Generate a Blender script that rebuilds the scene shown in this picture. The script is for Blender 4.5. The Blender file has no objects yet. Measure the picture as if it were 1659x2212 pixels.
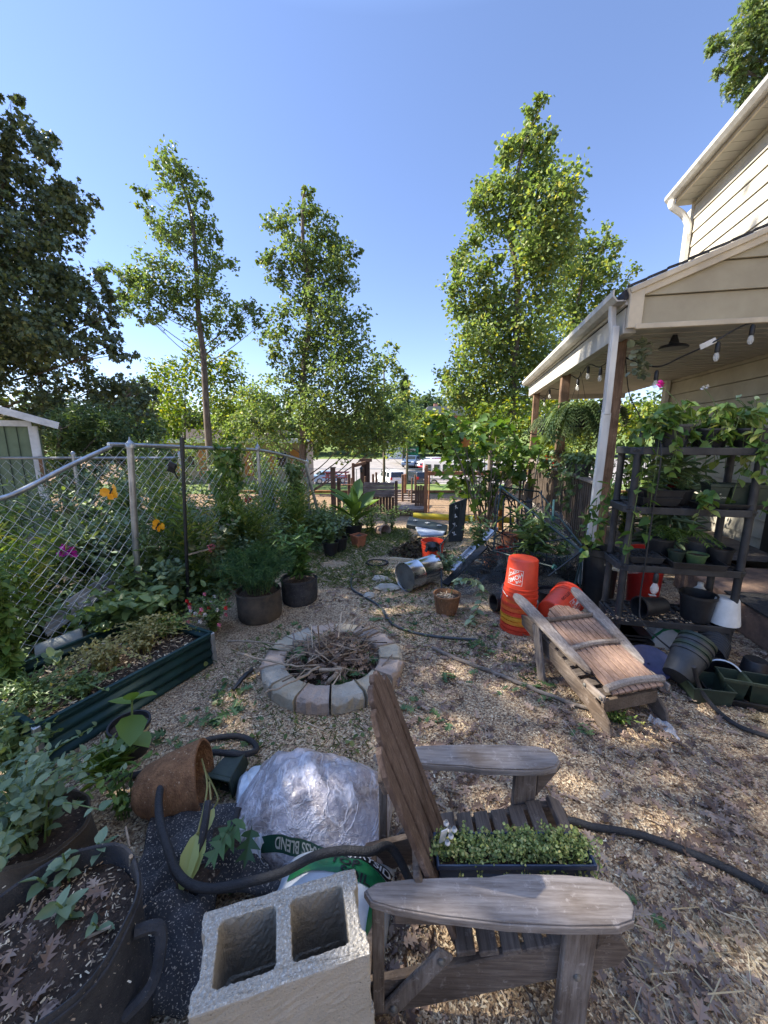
import bpy, math, random
import numpy as np
from mathutils import Vector, Matrix
rng = np.random.default_rng(7)
random.seed(7)
PI = math.pi
S = bpy.context.scene
COL = S.collection

# ------------------------------------------------------------------ camera
CAM_H = 1.75
TILT = math.atan(160 / 830)
cam_d = bpy.data.cameras.new('camera')
cam = bpy.data.objects.new('camera', cam_d)
COL.objects.link(cam)
cam.location = (0, 0, CAM_H)
cam.rotation_euler = (PI / 2 - TILT, 0, 0)
cam_d.sensor_fit = 'HORIZONTAL'
cam_d.sensor_width = 36
cam_d.lens = 18.0
cam_d.clip_start = 0.02
cam_d.clip_end = 2000
S.camera = cam

# ------------------------------------------------------------------ sky, sun, exposure
SUN_EL = math.radians(40)
SUN_AZ = math.radians(-84)          # measured from +Y, clockwise positive
w = bpy.data.worlds.new('World')
S.world = w
w.use_nodes = True
wn = w.node_tree
bg = wn.nodes['Background']
sky = wn.nodes.new('ShaderNodeTexSky')
sky.sky_type = 'NISHITA'
sky.sun_disc = False
sky.sun_elevation = SUN_EL
sky.sun_rotation = SUN_AZ
sky.air_density = 1.0
sky.dust_density = 0.05
sky.ozone_density = 3.0
tint = wn.nodes.new('ShaderNodeMix'); tint.data_type = 'RGBA'; tint.blend_type = 'MULTIPLY'; tint.inputs[0].default_value = 1
tint.inputs[7].default_value = (1.01, .92, .97, 1)
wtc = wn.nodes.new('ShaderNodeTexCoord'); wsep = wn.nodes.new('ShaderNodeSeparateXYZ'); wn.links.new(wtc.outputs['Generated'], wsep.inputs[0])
wr = wn.nodes.new('ShaderNodeValToRGB'); we = wr.color_ramp.elements; we[0].position = 0; we[0].color = (.60, .62, .70, 1); we[1].position = .66; we[1].color = (.80, .80, .81, 1); we.new(1.0).color = (2.8, 2.6, 2.35, 1)  # added elevation gain: dims the horizon, brightens the unseen overhead sky to fill shade
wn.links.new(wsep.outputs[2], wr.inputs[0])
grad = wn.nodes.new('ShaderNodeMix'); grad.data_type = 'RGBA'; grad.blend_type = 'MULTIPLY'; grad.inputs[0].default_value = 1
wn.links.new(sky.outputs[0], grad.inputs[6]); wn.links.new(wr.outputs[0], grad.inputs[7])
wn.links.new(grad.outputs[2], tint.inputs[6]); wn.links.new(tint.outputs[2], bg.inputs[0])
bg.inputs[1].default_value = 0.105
sd = bpy.data.lights.new('sun', 'SUN')
sd.energy = 4.1
sd.angle = math.radians(0.53)
sd.color = (1.0, 0.93, 0.80)
sun = bpy.data.objects.new('sun', sd)
COL.objects.link(sun)
sdir = Vector((math.sin(SUN_AZ) * math.cos(SUN_EL), math.cos(SUN_AZ) * math.cos(SUN_EL), math.sin(SUN_EL)))
sun.rotation_euler = (-sdir).to_track_quat('-Z', 'Y').to_euler()
sun.location = (-20, 15, 25)
S.view_settings.view_transform = 'Standard'
S.view_settings.look = 'None'
S.view_settings.exposure = 1.85
S.view_settings.gamma = 1.0
S.render.engine = 'CYCLES'
S.cycles.max_bounces = 8
S.cycles.transparent_max_bounces = 16
S.cycles.use_denoising = True

# ------------------------------------------------------------------ helpers: survey of the place
def ray(u, v):
    a = (u - 830) / 830; b = (v - 1106) / 830
    c, s = math.cos(TILT), math.sin(TILT)
    return Vector((a, c - b * s, -s - b * c))
def G(u, v, z=0.0):
    r = ray(u, v); k = (z - CAM_H) / r.z
    return Vector((r.x * k, r.y * k, z))
def D(u, v, y):
    r = ray(u, v); k = y / r.y
    return Vector((r.x * k, y, CAM_H + r.z * k))
ZK = [(-30, 0), (6.3, 0), (8, -.12), (11, -.62), (13, -.85), (20, -1.15), (27, -1.5), (34, -2.3), (42, -3.6), (48, -3.6), (58, -2.3), (75, -1.2), (100, 2.0), (160, 8), (320, 20), (900, 30)]
def zg(y):
    return float(np.interp(y, [k[0] for k in ZK], [k[1] for k in ZK]))

# ------------------------------------------------------------------ helpers: materials
def _nt(name):
    m = bpy.data.materials.new(name); m.use_nodes = True
    nt = m.node_tree
    return m, nt, nt.nodes, nt.links, nt.nodes['Principled BSDF']
def c4(c): return (c[0], c[1], c[2], 1)
def mul(c, k): return tuple(min(1, x * k) for x in c)
def mat(name, c, c2=None, rough=.75, scale=12, detail=6, bump=.15, bscale=60, metal=0, spec=.4, speck=None, stretch=(1, 1, 1), lo=.35, hi=.65, coord='Object'):
    m, nt, N, L, b = _nt(name)
    if c2 is None: c2 = mul(c, .72)
    tc = N.new('ShaderNodeTexCoord'); mp = N.new('ShaderNodeMapping')
    mp.inputs['Scale'].default_value = stretch
    L.new(tc.outputs[coord], mp.inputs[0])
    n = N.new('ShaderNodeTexNoise'); n.inputs['Scale'].default_value = scale; n.inputs['Detail'].default_value = detail; n.inputs['Roughness'].default_value = .65
    L.new(mp.outputs[0], n.inputs['Vector'])
    r = N.new('ShaderNodeValToRGB')
    r.color_ramp.elements[0].position = lo; r.color_ramp.elements[1].position = hi
    r.color_ramp.elements[0].color = c4(c2); r.color_ramp.elements[1].color = c4(c)
    L.new(n.outputs['Fac'], r.inputs[0])
    out = r.outputs[0]
    if speck:
        sc, th, sw = speck
        n3 = N.new('ShaderNodeTexNoise'); n3.inputs['Scale'].default_value = sc; n3.inputs['Detail'].default_value = 3
        L.new(mp.outputs[0], n3.inputs['Vector'])
        r3 = N.new('ShaderNodeValToRGB'); r3.color_ramp.elements[0].position = th; r3.color_ramp.elements[1].position = th + .06
        L.new(n3.outputs['Fac'], r3.inputs[0])
        mx = N.new('ShaderNodeMix'); mx.data_type = 'RGBA'
        L.new(r3.outputs[0], mx.inputs[0]); L.new(out, mx.inputs[6]); mx.inputs[7].default_value = c4(sw)
        out = mx.outputs[2]
    L.new(out, b.inputs['Base Color'])
    b.inputs['Roughness'].default_value = rough
    b.inputs['Metallic'].default_value = metal
    b.inputs['Specular IOR Level'].default_value = spec
    if bump:
        n2 = N.new('ShaderNodeTexNoise'); n2.inputs['Scale'].default_value = bscale; n2.inputs['Detail'].default_value = 5
        L.new(mp.outputs[0], n2.inputs['Vector'])
        bp = N.new('ShaderNodeBump'); bp.inputs['Strength'].default_value = bump; bp.inputs['Distance'].default_value = .01
        L.new(n2.outputs['Fac'], bp.inputs['Height']); L.new(bp.outputs[0], b.inputs['Normal'])
    return m
def wood(name, c, c2, axis=0, rough=.85, grain=1.0, patch=None):
    """weathered timber with the grain running along one axis"""
    m, nt, N, L, b = _nt(name)
    tc = N.new('ShaderNodeTexCoord'); mp = N.new('ShaderNodeMapping')
    st = [85 * grain] * 3; st[axis] = 6.0 * grain
    mp.inputs['Scale'].default_value = st
    L.new(tc.outputs['Object'], mp.inputs[0])
    n = N.new('ShaderNodeTexNoise'); n.inputs['Scale'].default_value = 1.0; n.inputs['Detail'].default_value = 7; n.inputs['Roughness'].default_value = .7
    L.new(mp.outputs[0], n.inputs['Vector'])
    r = N.new('ShaderNodeValToRGB')
    e = r.color_ramp.elements
    e[0].position = .3; e[1].position = .72
    e[0].color = c4(c2); e[1].color = c4(c)
    L.new(n.outputs['Fac'], r.inputs[0])
    n2 = N.new('ShaderNodeTexNoise'); n2.inputs['Scale'].default_value = 5; n2.inputs['Detail'].default_value = 6
    L.new(tc.outputs['Object'], n2.inputs['Vector'])
    r2 = N.new('ShaderNodeValToRGB'); r2.color_ramp.elements[0].position = .42; r2.color_ramp.elements[1].position = .66
    L.new(n2.outputs['Fac'], r2.inputs[0])
    mx = N.new('ShaderNodeMix'); mx.data_type = 'RGBA'
    L.new(r2.outputs[0], mx.inputs[0]); L.new(r.outputs[0], mx.inputs[6])
    mx2 = N.new('ShaderNodeMix'); mx2.data_type = 'RGBA'; mx2.blend_type = 'MULTIPLY'; mx2.inputs[0].default_value = 1
    L.new(r.outputs[0], mx2.inputs[6]); mx2.inputs[7].default_value = c4(patch or (.62, .6, .58))
    L.new(mx2.outputs[2], mx.inputs[7])
    n3 = N.new('ShaderNodeTexNoise'); n3.inputs['Scale'].default_value = 28; n3.inputs['Detail'].default_value = 8; n3.inputs['Roughness'].default_value = .75
    L.new(tc.outputs['Object'], n3.inputs['Vector'])
    r3 = N.new('ShaderNodeValToRGB'); r3.color_ramp.elements[0].position = .57; r3.color_ramp.elements[1].position = .68; r3.color_ramp.elements[1].color = (.45, .45, .45, 1)
    L.new(n3.outputs['Fac'], r3.inputs[0])
    mx3 = N.new('ShaderNodeMix'); mx3.data_type = 'RGBA'
    L.new(r3.outputs[0], mx3.inputs[0]); L.new(mx.outputs[2], mx3.inputs[6]); mx3.inputs[7].default_value = c4(tuple(min(.6, x * 1.2 + .10) for x in c))
    L.new(mx3.outputs[2], b.inputs['Base Color'])
    b.inputs['Roughness'].default_value = rough
    b.inputs['Specular IOR Level'].default_value = .25
    bp = N.new('ShaderNodeBump'); bp.inputs['Strength'].default_value = .5; bp.inputs['Distance'].default_value = .004
    L.new(n.outputs['Fac'], bp.inputs['Height']); L.new(bp.outputs[0], b.inputs['Normal'])
    return m
def island(name, stops, rough=.6, trans=0.0, tcol=None, spec=.4, bump=0):
    """every loose leaf / chip takes its own colour from the ramp"""
    m, nt, N, L, b = _nt(name)
    g = N.new('ShaderNodeNewGeometry')
    r = N.new('ShaderNodeValToRGB')
    e = r.color_ramp.elements
    while len(e) < len(stops): e.new(.5)
    for i, (p, c) in enumerate(stops):
        e[i].position = p; e[i].color = c4(c)
    L.new(g.outputs['Random Per Island'], r.inputs[0])
    L.new(r.outputs[0], b.inputs['Base Color'])
    b.inputs['Roughness'].default_value = rough
    b.inputs['Specular IOR Level'].default_value = spec
    if trans:
        t = N.new('ShaderNodeBsdfTranslucent')
        mx = N.new('ShaderNodeMix'); mx.data_type = 'RGBA'; mx.blend_type = 'MULTIPLY'; mx.inputs[0].default_value = 1
        L.new(r.outputs[0], mx.inputs[6]); mx.inputs[7].default_value = c4(tcol or (1, 1, .5))
        L.new(mx.outputs[2], t.inputs[0])
        ms = N.new('ShaderNodeMixShader'); ms.inputs[0].default_value = trans
        L.new(b.outputs[0], ms.inputs[1]); L.new(t.outputs[0], ms.inputs[2])
        L.new(ms.outputs[0], N['Material Output'].inputs[0])
    return m
def leafmat(name, dark, mid, light, trans=.35, tcol=(1.0, 1.0, .35), rough=.45, yellow=None):
    st = [(0, dark), (.45, mid), (.9, light)]
    if yellow: st = [(0, dark), (.4, mid), (.8, light), (.96, yellow)]
    return island(name, st, rough=rough, trans=trans, tcol=tcol)
def plain(name, c, rough=.4, metal=0, spec=.5): return mat(name, c, mul(c, .85), rough=rough, metal=metal, spec=spec, bump=0, scale=6)
def glassy(name, c, alpha=.3, rough=.05):
    m, nt, N, L, b = _nt(name)
    b.inputs['Base Color'].default_value = c4(c); b.inputs['Roughness'].default_value = rough
    t = N.new('ShaderNodeBsdfTransparent')
    ms = N.new('ShaderNodeMixShader'); ms.inputs[0].default_value = alpha
    L.new(t.outputs[0], ms.inputs[1]); L.new(b.outputs[0], ms.inputs[2]); L.new(ms.outputs[0], N['Material Output'].inputs[0])
    return m

# ------------------------------------------------------------------ helpers: objects
def wmat(o):
    m = o.matrix_basis.copy()
    while o.parent: o = o.parent; m = o.matrix_basis @ m
    return m
def thing(name, label, cat, loc=(0, 0, 0), rotz=0, group=None):
    o = bpy.data.objects.new(name, None); COL.objects.link(o)
    o.location = loc; o.rotation_euler = (0, 0, rotz); o.empty_display_size = .1
    o['label'] = label; o['category'] = cat
    if group: o['group'] = group
    return o
def tag(o, label=None, cat=None, group=None, kind=None):
    if label: o['label'] = label
    if cat: o['category'] = cat
    if group: o['group'] = group
    if kind: o['kind'] = kind
    return o
def dup(root, loc, rotz=None, label=None, group=None, scale=None):
    r = root.copy(); COL.objects.link(r); r.location = loc
    if rotz is not None: r.rotation_euler = (0, 0, rotz)
    if scale: r.scale = (scale,) * 3
    if label: r['label'] = label
    if group: r['group'] = group
    for ch in list(root.children):
        c = ch.copy(); COL.objects.link(c); c.parent = r
        for g in ch.children:
            d = g.copy(); COL.objects.link(d); d.parent = c
    return r
def mesh_np(name, V, loops, sizes, m, parent=None, local=False, smooth=False):
    me = bpy.data.meshes.new(name)
    V = np.asarray(V, dtype=np.float32); loops = np.asarray(loops, dtype=np.int32); sizes = np.asarray(sizes, dtype=np.int32)
    me.vertices.add(len(V)); me.vertices.foreach_set('co', V.ravel())
    me.loops.add(len(loops)); me.loops.foreach_set('vertex_index', loops)
    me.polygons.add(len(sizes))
    st = np.zeros(len(sizes), dtype=np.int32); st[1:] = np.cumsum(sizes)[:-1]
    me.polygons.foreach_set('loop_start', st); me.polygons.foreach_set('loop_total', sizes)
    if smooth: me.polygons.foreach_set('use_smooth', np.ones(len(sizes), dtype=bool))
    me.update(calc_edges=True); me.validate()
    if m: me.materials.append(m)
    o = bpy.data.objects.new(name, me); COL.objects.link(o)
    if parent:
        o.parent = parent
        if not local: me.transform(wmat(parent).inverted())
    return o
def basis(z, x=None):
    z = Vector(z).normalized()
    x = Vector(x) if x is not None else (Vector((1, 0, 0)) if abs(z.x) < .9 else Vector((0, 1, 0)))
    y = z.cross(x).normalized(); x = y.cross(z)
    m = Matrix((x, y, z)).transposed()
    return m.to_4x4()
class MB:
    def __init__(s): s.v = []; s.f = []
    def add(s, vs, fs):
        o = len(s.v); s.v += [tuple(p) for p in vs]; s.f += [tuple(i + o for i in f) for f in fs]; return s
    def box(s, c, size, m=None):
        x, y, z = [k / 2 for k in size]
        vs = [Vector((sx * x, sy * y, sz * z)) for sz in (-1, 1) for sy in (-1, 1) for sx in (-1, 1)]
        if m is not None: vs = [m @ p for p in vs]
        c = Vector(c); vs = [p + c for p in vs]
        return s.add(vs, [(0, 2, 3, 1), (4, 5, 7, 6), (0, 1, 5, 4), (2, 6, 7, 3), (0, 4, 6, 2), (1, 3, 7, 5)])
    def bar(s, p, q, wd, th, up=(0, 0, 1)):
        """a board from p to q, wd across, th along up"""
        p = Vector(p); q = Vector(q); d = (q - p); L = d.length; d.normalize()
        side = d.cross(Vector(up)); 
        if side.length < 1e-4: side = d.cross(Vector((1, 0, 0)))
        side.normalize(); upv = side.cross(d)
        m = Matrix((d, side, upv)).transposed().to_4x4()
        return s.box((p + q) / 2, (L, wd, th), m)
    def tube(s, pts, r, n=6, cap=True):
        pts = [Vector(p) for p in pts]; k = len(pts)
        rs = r if hasattr(r, '__len__') else [r] * k
        base = len(s.v); prev = None; vs = []
        for i, p in enumerate(pts):
            d = (pts[min(i + 1, k - 1)] - pts[max(i - 1, 0)])
            if d.length < 1e-9: d = Vector((0, 0, 1))
            d.normalize()
            if prev is None:
                x = d.orthogonal().normalized()
            else:
                x = prev - d * prev.dot(d)
                x = x.normalized() if x.length > 1e-6 else d.orthogonal().normalized()
            prev = x; y = d.cross(x)
            for j in range(n):
                t = 2 * PI * j / n
                vs.append(p + (x * math.cos(t) + y * math.sin(t)) * rs[i])
        fs = [(i * n + j, i * n + (j + 1) % n, (i + 1) * n + (j + 1) % n, (i + 1) * n + j) for i in range(k - 1) for j in range(n)]
        if cap: fs += [tuple(range(n - 1, -1, -1)), tuple((k - 1) * n + j for j in range(n))]
        return s.add(vs, fs)
    def lathe(s, prof, c=(0, 0, 0), n=24, m=None, wob=0, close=False, cap=True):
        """prof: list of (radius, z); open profile revolved round z"""
        c = Vector(c); vs = []; k = len(prof)
        for (r, z) in prof:
            for j in range(n):
                t = 2 * PI * j / n
                rr = r * (1 + wob * math.sin(3 * t + z * 9) + wob * .6 * math.sin(7 * t + 1 + z * 23))
                p = Vector((rr * math.cos(t), rr * math.sin(t), z))
                vs.append((m @ p if m is not None else p) + c)
        fs = [(i * n + j, i * n + (j + 1) % n, (i + 1) * n + (j + 1) % n, (i + 1) * n + j) for i in range(k - 1) for j in range(n)]
        if cap: fs.append(tuple(range(n - 1, -1, -1)))
        if close: fs.append(tuple((k - 1) * n + j for j in range(n)))
        return s.add(vs, fs)
    def prism(s, out, m, th):
        """2-D outline (x, y) extruded th along local z, placed by matrix m"""
        k = len(out)
        vs = [m @ Vector((x, y, 0)) for x, y in out] + [m @ Vector((x, y, th)) for x, y in out]
        fs = [tuple(range(k - 1, -1, -1)), tuple(range(k, 2 * k))] + [(i, (i + 1) % k, k + (i + 1) % k, k + i) for i in range(k)]
        return s.add(vs, fs)
    def build(s, name, m, parent=None, local=False, smooth=False, bevel=0, seg=1):
        me = bpy.data.meshes.new(name); me.from_pydata(s.v, [], s.f); me.update()
        if m: me.materials.append(m)
        if smooth: me.polygons.foreach_set('use_smooth', [True] * len(me.polygons))
        o = bpy.data.objects.new(name, me); COL.objects.link(o)
        if parent:
            o.parent = parent
            if not local: me.transform(wmat(parent).inverted())
        if bevel:
            b = o.modifiers.new('bevel', 'BEVEL'); b.width = bevel; b.segments = seg; b.limit_method = 'ANGLE'; b.angle_limit = math.radians(40)
        if smooth:
            try: me.set_sharp_from_angle(angle=math.radians(42))
            except Exception: pass
        return o
def spline(pts, n=8):
    P = [Vector(p) for p in pts]; out = []
    for i in range(len(P) - 1):
        p0 = P[max(i - 1, 0)]; p1 = P[i]; p2 = P[i + 1]; p3 = P[min(i + 2, len(P) - 1)]
        for k in range(n):
            t = k / n
            out.append(.5 * ((2 * p1) + (p2 - p0) * t + (2 * p0 - 5 * p1 + 4 * p2 - p3) * t * t + (3 * p1 - p0 - 3 * p2 + p3) * t ** 3))
    out.append(P[-1]); return out

# ------------------------------------------------------------------ helpers: leaves
def half(out, fold=.12, droop=.15):
    """symmetric leaf from its right-hand outline [(x, y) ...] base -> tip, folded along the midrib"""
    n = len(out)
    V = [(0, 0, 0)] + [(x, y, fold * x * 1.0 - droop * y * y) for x, y in out] + [(0, 1, -droop)] + [(-x, y, fold * x - droop * y * y) for x, y in out]
    R = [0] + list(range(1, n + 1)) + [n + 1]
    Lf = [0, n + 1] + list(range(2 * n + 1, n + 1, -1))
    return np.array(V, dtype=float), [R, Lf]
T = {
    'diamond': half([(.34, .42)], .3, .2),
    'ovate': half([(.22, .12), (.33, .36), (.24, .68), (.08, .9)], .25, .22),
    'heart': half([(.2, -.12), (.42, .04), (.44, .32), (.26, .66), (.1, .88)], .2, .28),
    'lance': half([(.07, .1), (.13, .4), (.09, .75)], .3, .3),
    'blade': half([(.03, .1), (.035, .5), (.02, .85)], .5, .45),
    'tulip': half([(.28, .08), (.42, .3), (.27, .52), (.34, .84), (.16, .92)], .2, .15),
    'maple': half([(.22, .05), (.55, .1), (.36, .32), (.6, .62), (.24, .6), (.14, .85)], .15, .2),
    'oak': half([(.02, .14), (.19, .2), (.26, .3), (.06, .33), (.2, .46), (.34, .6), (.07, .57), (.16, .7), (.27, .86), (.06, .8)], .1, .25),
    'fig': half([(.25, -.05), (.5, .12), (.34, .34), (.44, .66), (.2, .62), (.12, .86)], .15, .3),
    'round': half([(.3, .1), (.46, .45), (.3, .82)], .15, .12),
    'petal': half([(.3, .25), (.42, .6), (.25, .92)], .3, -.1),
    'chip': (np.array([(-.5, 0, 0), (.5, 0, 0), (.42, 1, .06), (-.4, 1, .02)], float), [[0, 1, 2, 3]]),
}
def orient(A, roll):
    """rotation frames: leaf axis A (N,3); roll about it"""
    A = A / np.maximum(np.linalg.norm(A, axis=1, keepdims=True), 1e-9)
    up = np.tile(np.array([[0, 0, 1.0]]), (len(A), 1))
    bad = np.abs(A[:, 2]) > .97
    up[bad] = (1, 0, 0)
    X = np.cross(A, up); X /= np.linalg.norm(X, axis=1, keepdims=True)
    Z = np.cross(X, A)
    c = np.cos(roll)[:, None]; s_ = np.sin(roll)[:, None]
    X2 = X * c + Z * s_; Z2 = -X * s_ + Z * c
    return X2, A, Z2
class LB:
    """collects many leaves into one foliage mesh"""
    def __init__(s): s.V = []; s.Lp = []; s.Sz = []; s.n = 0
    def add(s, kind, P, A, size, roll=None, width=1.0):
        P = np.asarray(P, float); A = np.asarray(A, float); N = len(P)
        if N == 0: return s
        tv, tf = T[kind]
        if roll is None: roll = rng.normal(0, .5, N)
        X, Y, Z = orient(A, roll)
        sz = np.broadcast_to(np.asarray(size, float), (N,))[:, None, None]
        W = (tv[None, :, 0:1] * width * X[:, None, :] + tv[None, :, 1:2] * Y[:, None, :] + tv[None, :, 2:3] * Z[:, None, :]) * sz + P[:, None, :]
        k = len(tv)
        s.V.append(W.reshape(-1, 3))
        off = (np.arange(N) * k + s.n)[:, None]
        fl = np.concatenate([np.array(f) for f in tf])[None, :]
        s.Lp.append((fl + off).ravel())
        s.Sz.append(np.tile(np.array([len(f) for f in tf]), N))
        s.n += N * k
        return s
    def build(s, name, m, parent=None, local=False):
        return mesh_np(name, np.concatenate(s.V), np.concatenate(s.Lp), np.concatenate(s.Sz), m, parent, local)
def rdir(n, zb=0.0, zs=1.0):
    d = rng.normal(0, 1, (n, 3)); d[:, 2] = d[:, 2] * zs
    d /= np.linalg.norm(d, axis=1, keepdims=True)
    d[:, 2] += zb
    return d
def clump(c, r, n, per=14, tight=.22, shell=.55):
    """n points gathered in twigs-worth bunches through an ellipsoid"""
    k = max(1, n // per)
    d = rdir(k); rad = (rng.random(k) * (1 - shell ** 3) + shell ** 3) ** (1 / 3)
    few = rng.random(k) < .3; rad[few] *= rng.random(few.sum())
    C = d * rad[:, None]
    idx = rng.integers(0, k, n)
    P = C[idx] + rng.normal(0, tight, (n, 3))
    far = rng.random(n) < .08; P[far] *= rng.uniform(1.05, 1.4, (far.sum(), 1))
    return np.asarray(c)[None, :] + P * np.asarray(r)[None, :], idx
# ------------------------------------------------------------------ shared materials
M_bark = mat('bark', (.20, .16, .13), (.06, .05, .04), rough=.95, scale=9, bump=1.0, bscale=25, stretch=(1, 1, .25))
M_barkl = mat('bark_light', (.30, .24, .19), (.12, .09, .07), rough=.95, scale=9, bump=1.0, bscale=25, stretch=(1, 1, .25))
M_stem = mat('green_stem', (.14, .20, .06), (.08, .12, .03), rough=.6, bump=0)
M_soil = mat('soil', (.07, .045, .03), (.025, .017, .012), rough=1, scale=30, bump=1, bscale=90, speck=(70, .62, (.3, .23, .16)))
M_galv = mat('galvanised', (.52, .54, .56), (.36, .38, .40), rough=.42, metal=.85, scale=18, bump=.05)
M_black = mat('black_plastic', (.022, .023, .025), (.012, .012, .014), rough=.45, scale=15, bump=.1)
M_dust = mat('dusty_black_plastic', (.055, .054, .054), (.020, .020, .022), rough=.6, scale=7, bump=.15, lo=.4, hi=.75)
M_felt = mat('black_felt', (.060, .058, .060), (.030, .030, .033), rough=1, scale=14, bump=.6, bscale=220, speck=(110, .66, (.2, .17, .14)))
M_feltc = mat('chip_dusted_felt', (.055, .054, .058), (.028, .028, .031), rough=1, scale=14, bump=.6, bscale=220, speck=(160, .60, (.42, .36, .29)))
M_feltb = mat('brown_felt', (.11, .085, .06), (.05, .043, .037), rough=1, scale=8, bump=.6, bscale=200, speck=(90, .72, (.2, .15, .1)))
M_rubber = mat('hose_rubber', (.032, .032, .034), (.018, .018, .02), rough=.7, scale=60, bump=.5, bscale=200)
M_white = mat('white_paint', (.74, .73, .70), (.55, .54, .51), rough=.5, scale=5, bump=.05)
M_orange = mat('orange_plastic', (.72, .065, .028), (.56, .05, .022), rough=.38, scale=9, bump=.05)
M_yellowp = mat('yellow_plastic', (.72, .34, .03), (.6, .25, .02), rough=.45, scale=9, bump=.05)
M_redp = mat('red_plastic', (.42, .02, .015), (.3, .015, .012), rough=.4, scale=9, bump=.05)
M_greenp = mat('dark_green_plastic', (.032, .048, .032), (.018, .028, .02), rough=.5, scale=12, bump=.1)
M_terra = mat('terracotta', (.42, .17, .09), (.30, .11, .06), rough=.9, scale=9, bump=.2)
L_tulip = leafmat('poplar_leaf', (.12, .175, .065), (.20, .27, .095), (.29, .35, .14), trans=.55, tcol=(.92, 1, .45), yellow=(.46, .42, .07))
L_tulip2 = leafmat('poplar_leaf_deep', (.095, .145, .06), (.165, .23, .085), (.245, .305, .125), trans=.52, tcol=(.92, 1, .48), yellow=(.22, .22, .04))
L_bright = leafmat('bright_leaf', (.06, .11, .02), (.13, .20, .035), (.22, .29, .05), trans=.45, tcol=(1, 1, .25), yellow=(.46, .42, .05))
L_dark = leafmat('dark_leaf', (.055, .08, .05), (.10, .135, .07), (.17, .205, .09), trans=.22, tcol=(1, 1, .3))
L_far = leafmat('far_leaf', (.05, .085, .05), (.09, .14, .07), (.14, .19, .08), trans=.3)
L_garden = leafmat('garden_leaf', (.075, .125, .042), (.13, .195, .065), (.20, .27, .10), trans=.3)
L_blue = leafmat('blue_green_leaf', (.09, .145, .08), (.15, .22, .12), (.23, .30, .18), trans=.25)
L_lime = leafmat('lime_leaf', (.08, .15, .03), (.15, .24, .05), (.26, .36, .10), trans=.35, yellow=(.38, .36, .08))
L_straw = leafmat('straw_leaf', (.18, .17, .05), (.30, .27, .09), (.40, .34, .14), trans=.25)
L_fern = leafmat('fern_leaf', (.055, .105, .042), (.105, .165, .065), (.17, .23, .095), trans=.3)
L_pothos = leafmat('pothos_leaf', (.05, .11, .025), (.10, .19, .04), (.20, .28, .06), trans=.35, yellow=(.36, .38, .12))
L_basil = leafmat('basil_leaf', (.05, .10, .022), (.10, .18, .035), (.17, .26, .06), trans=.35)

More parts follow.
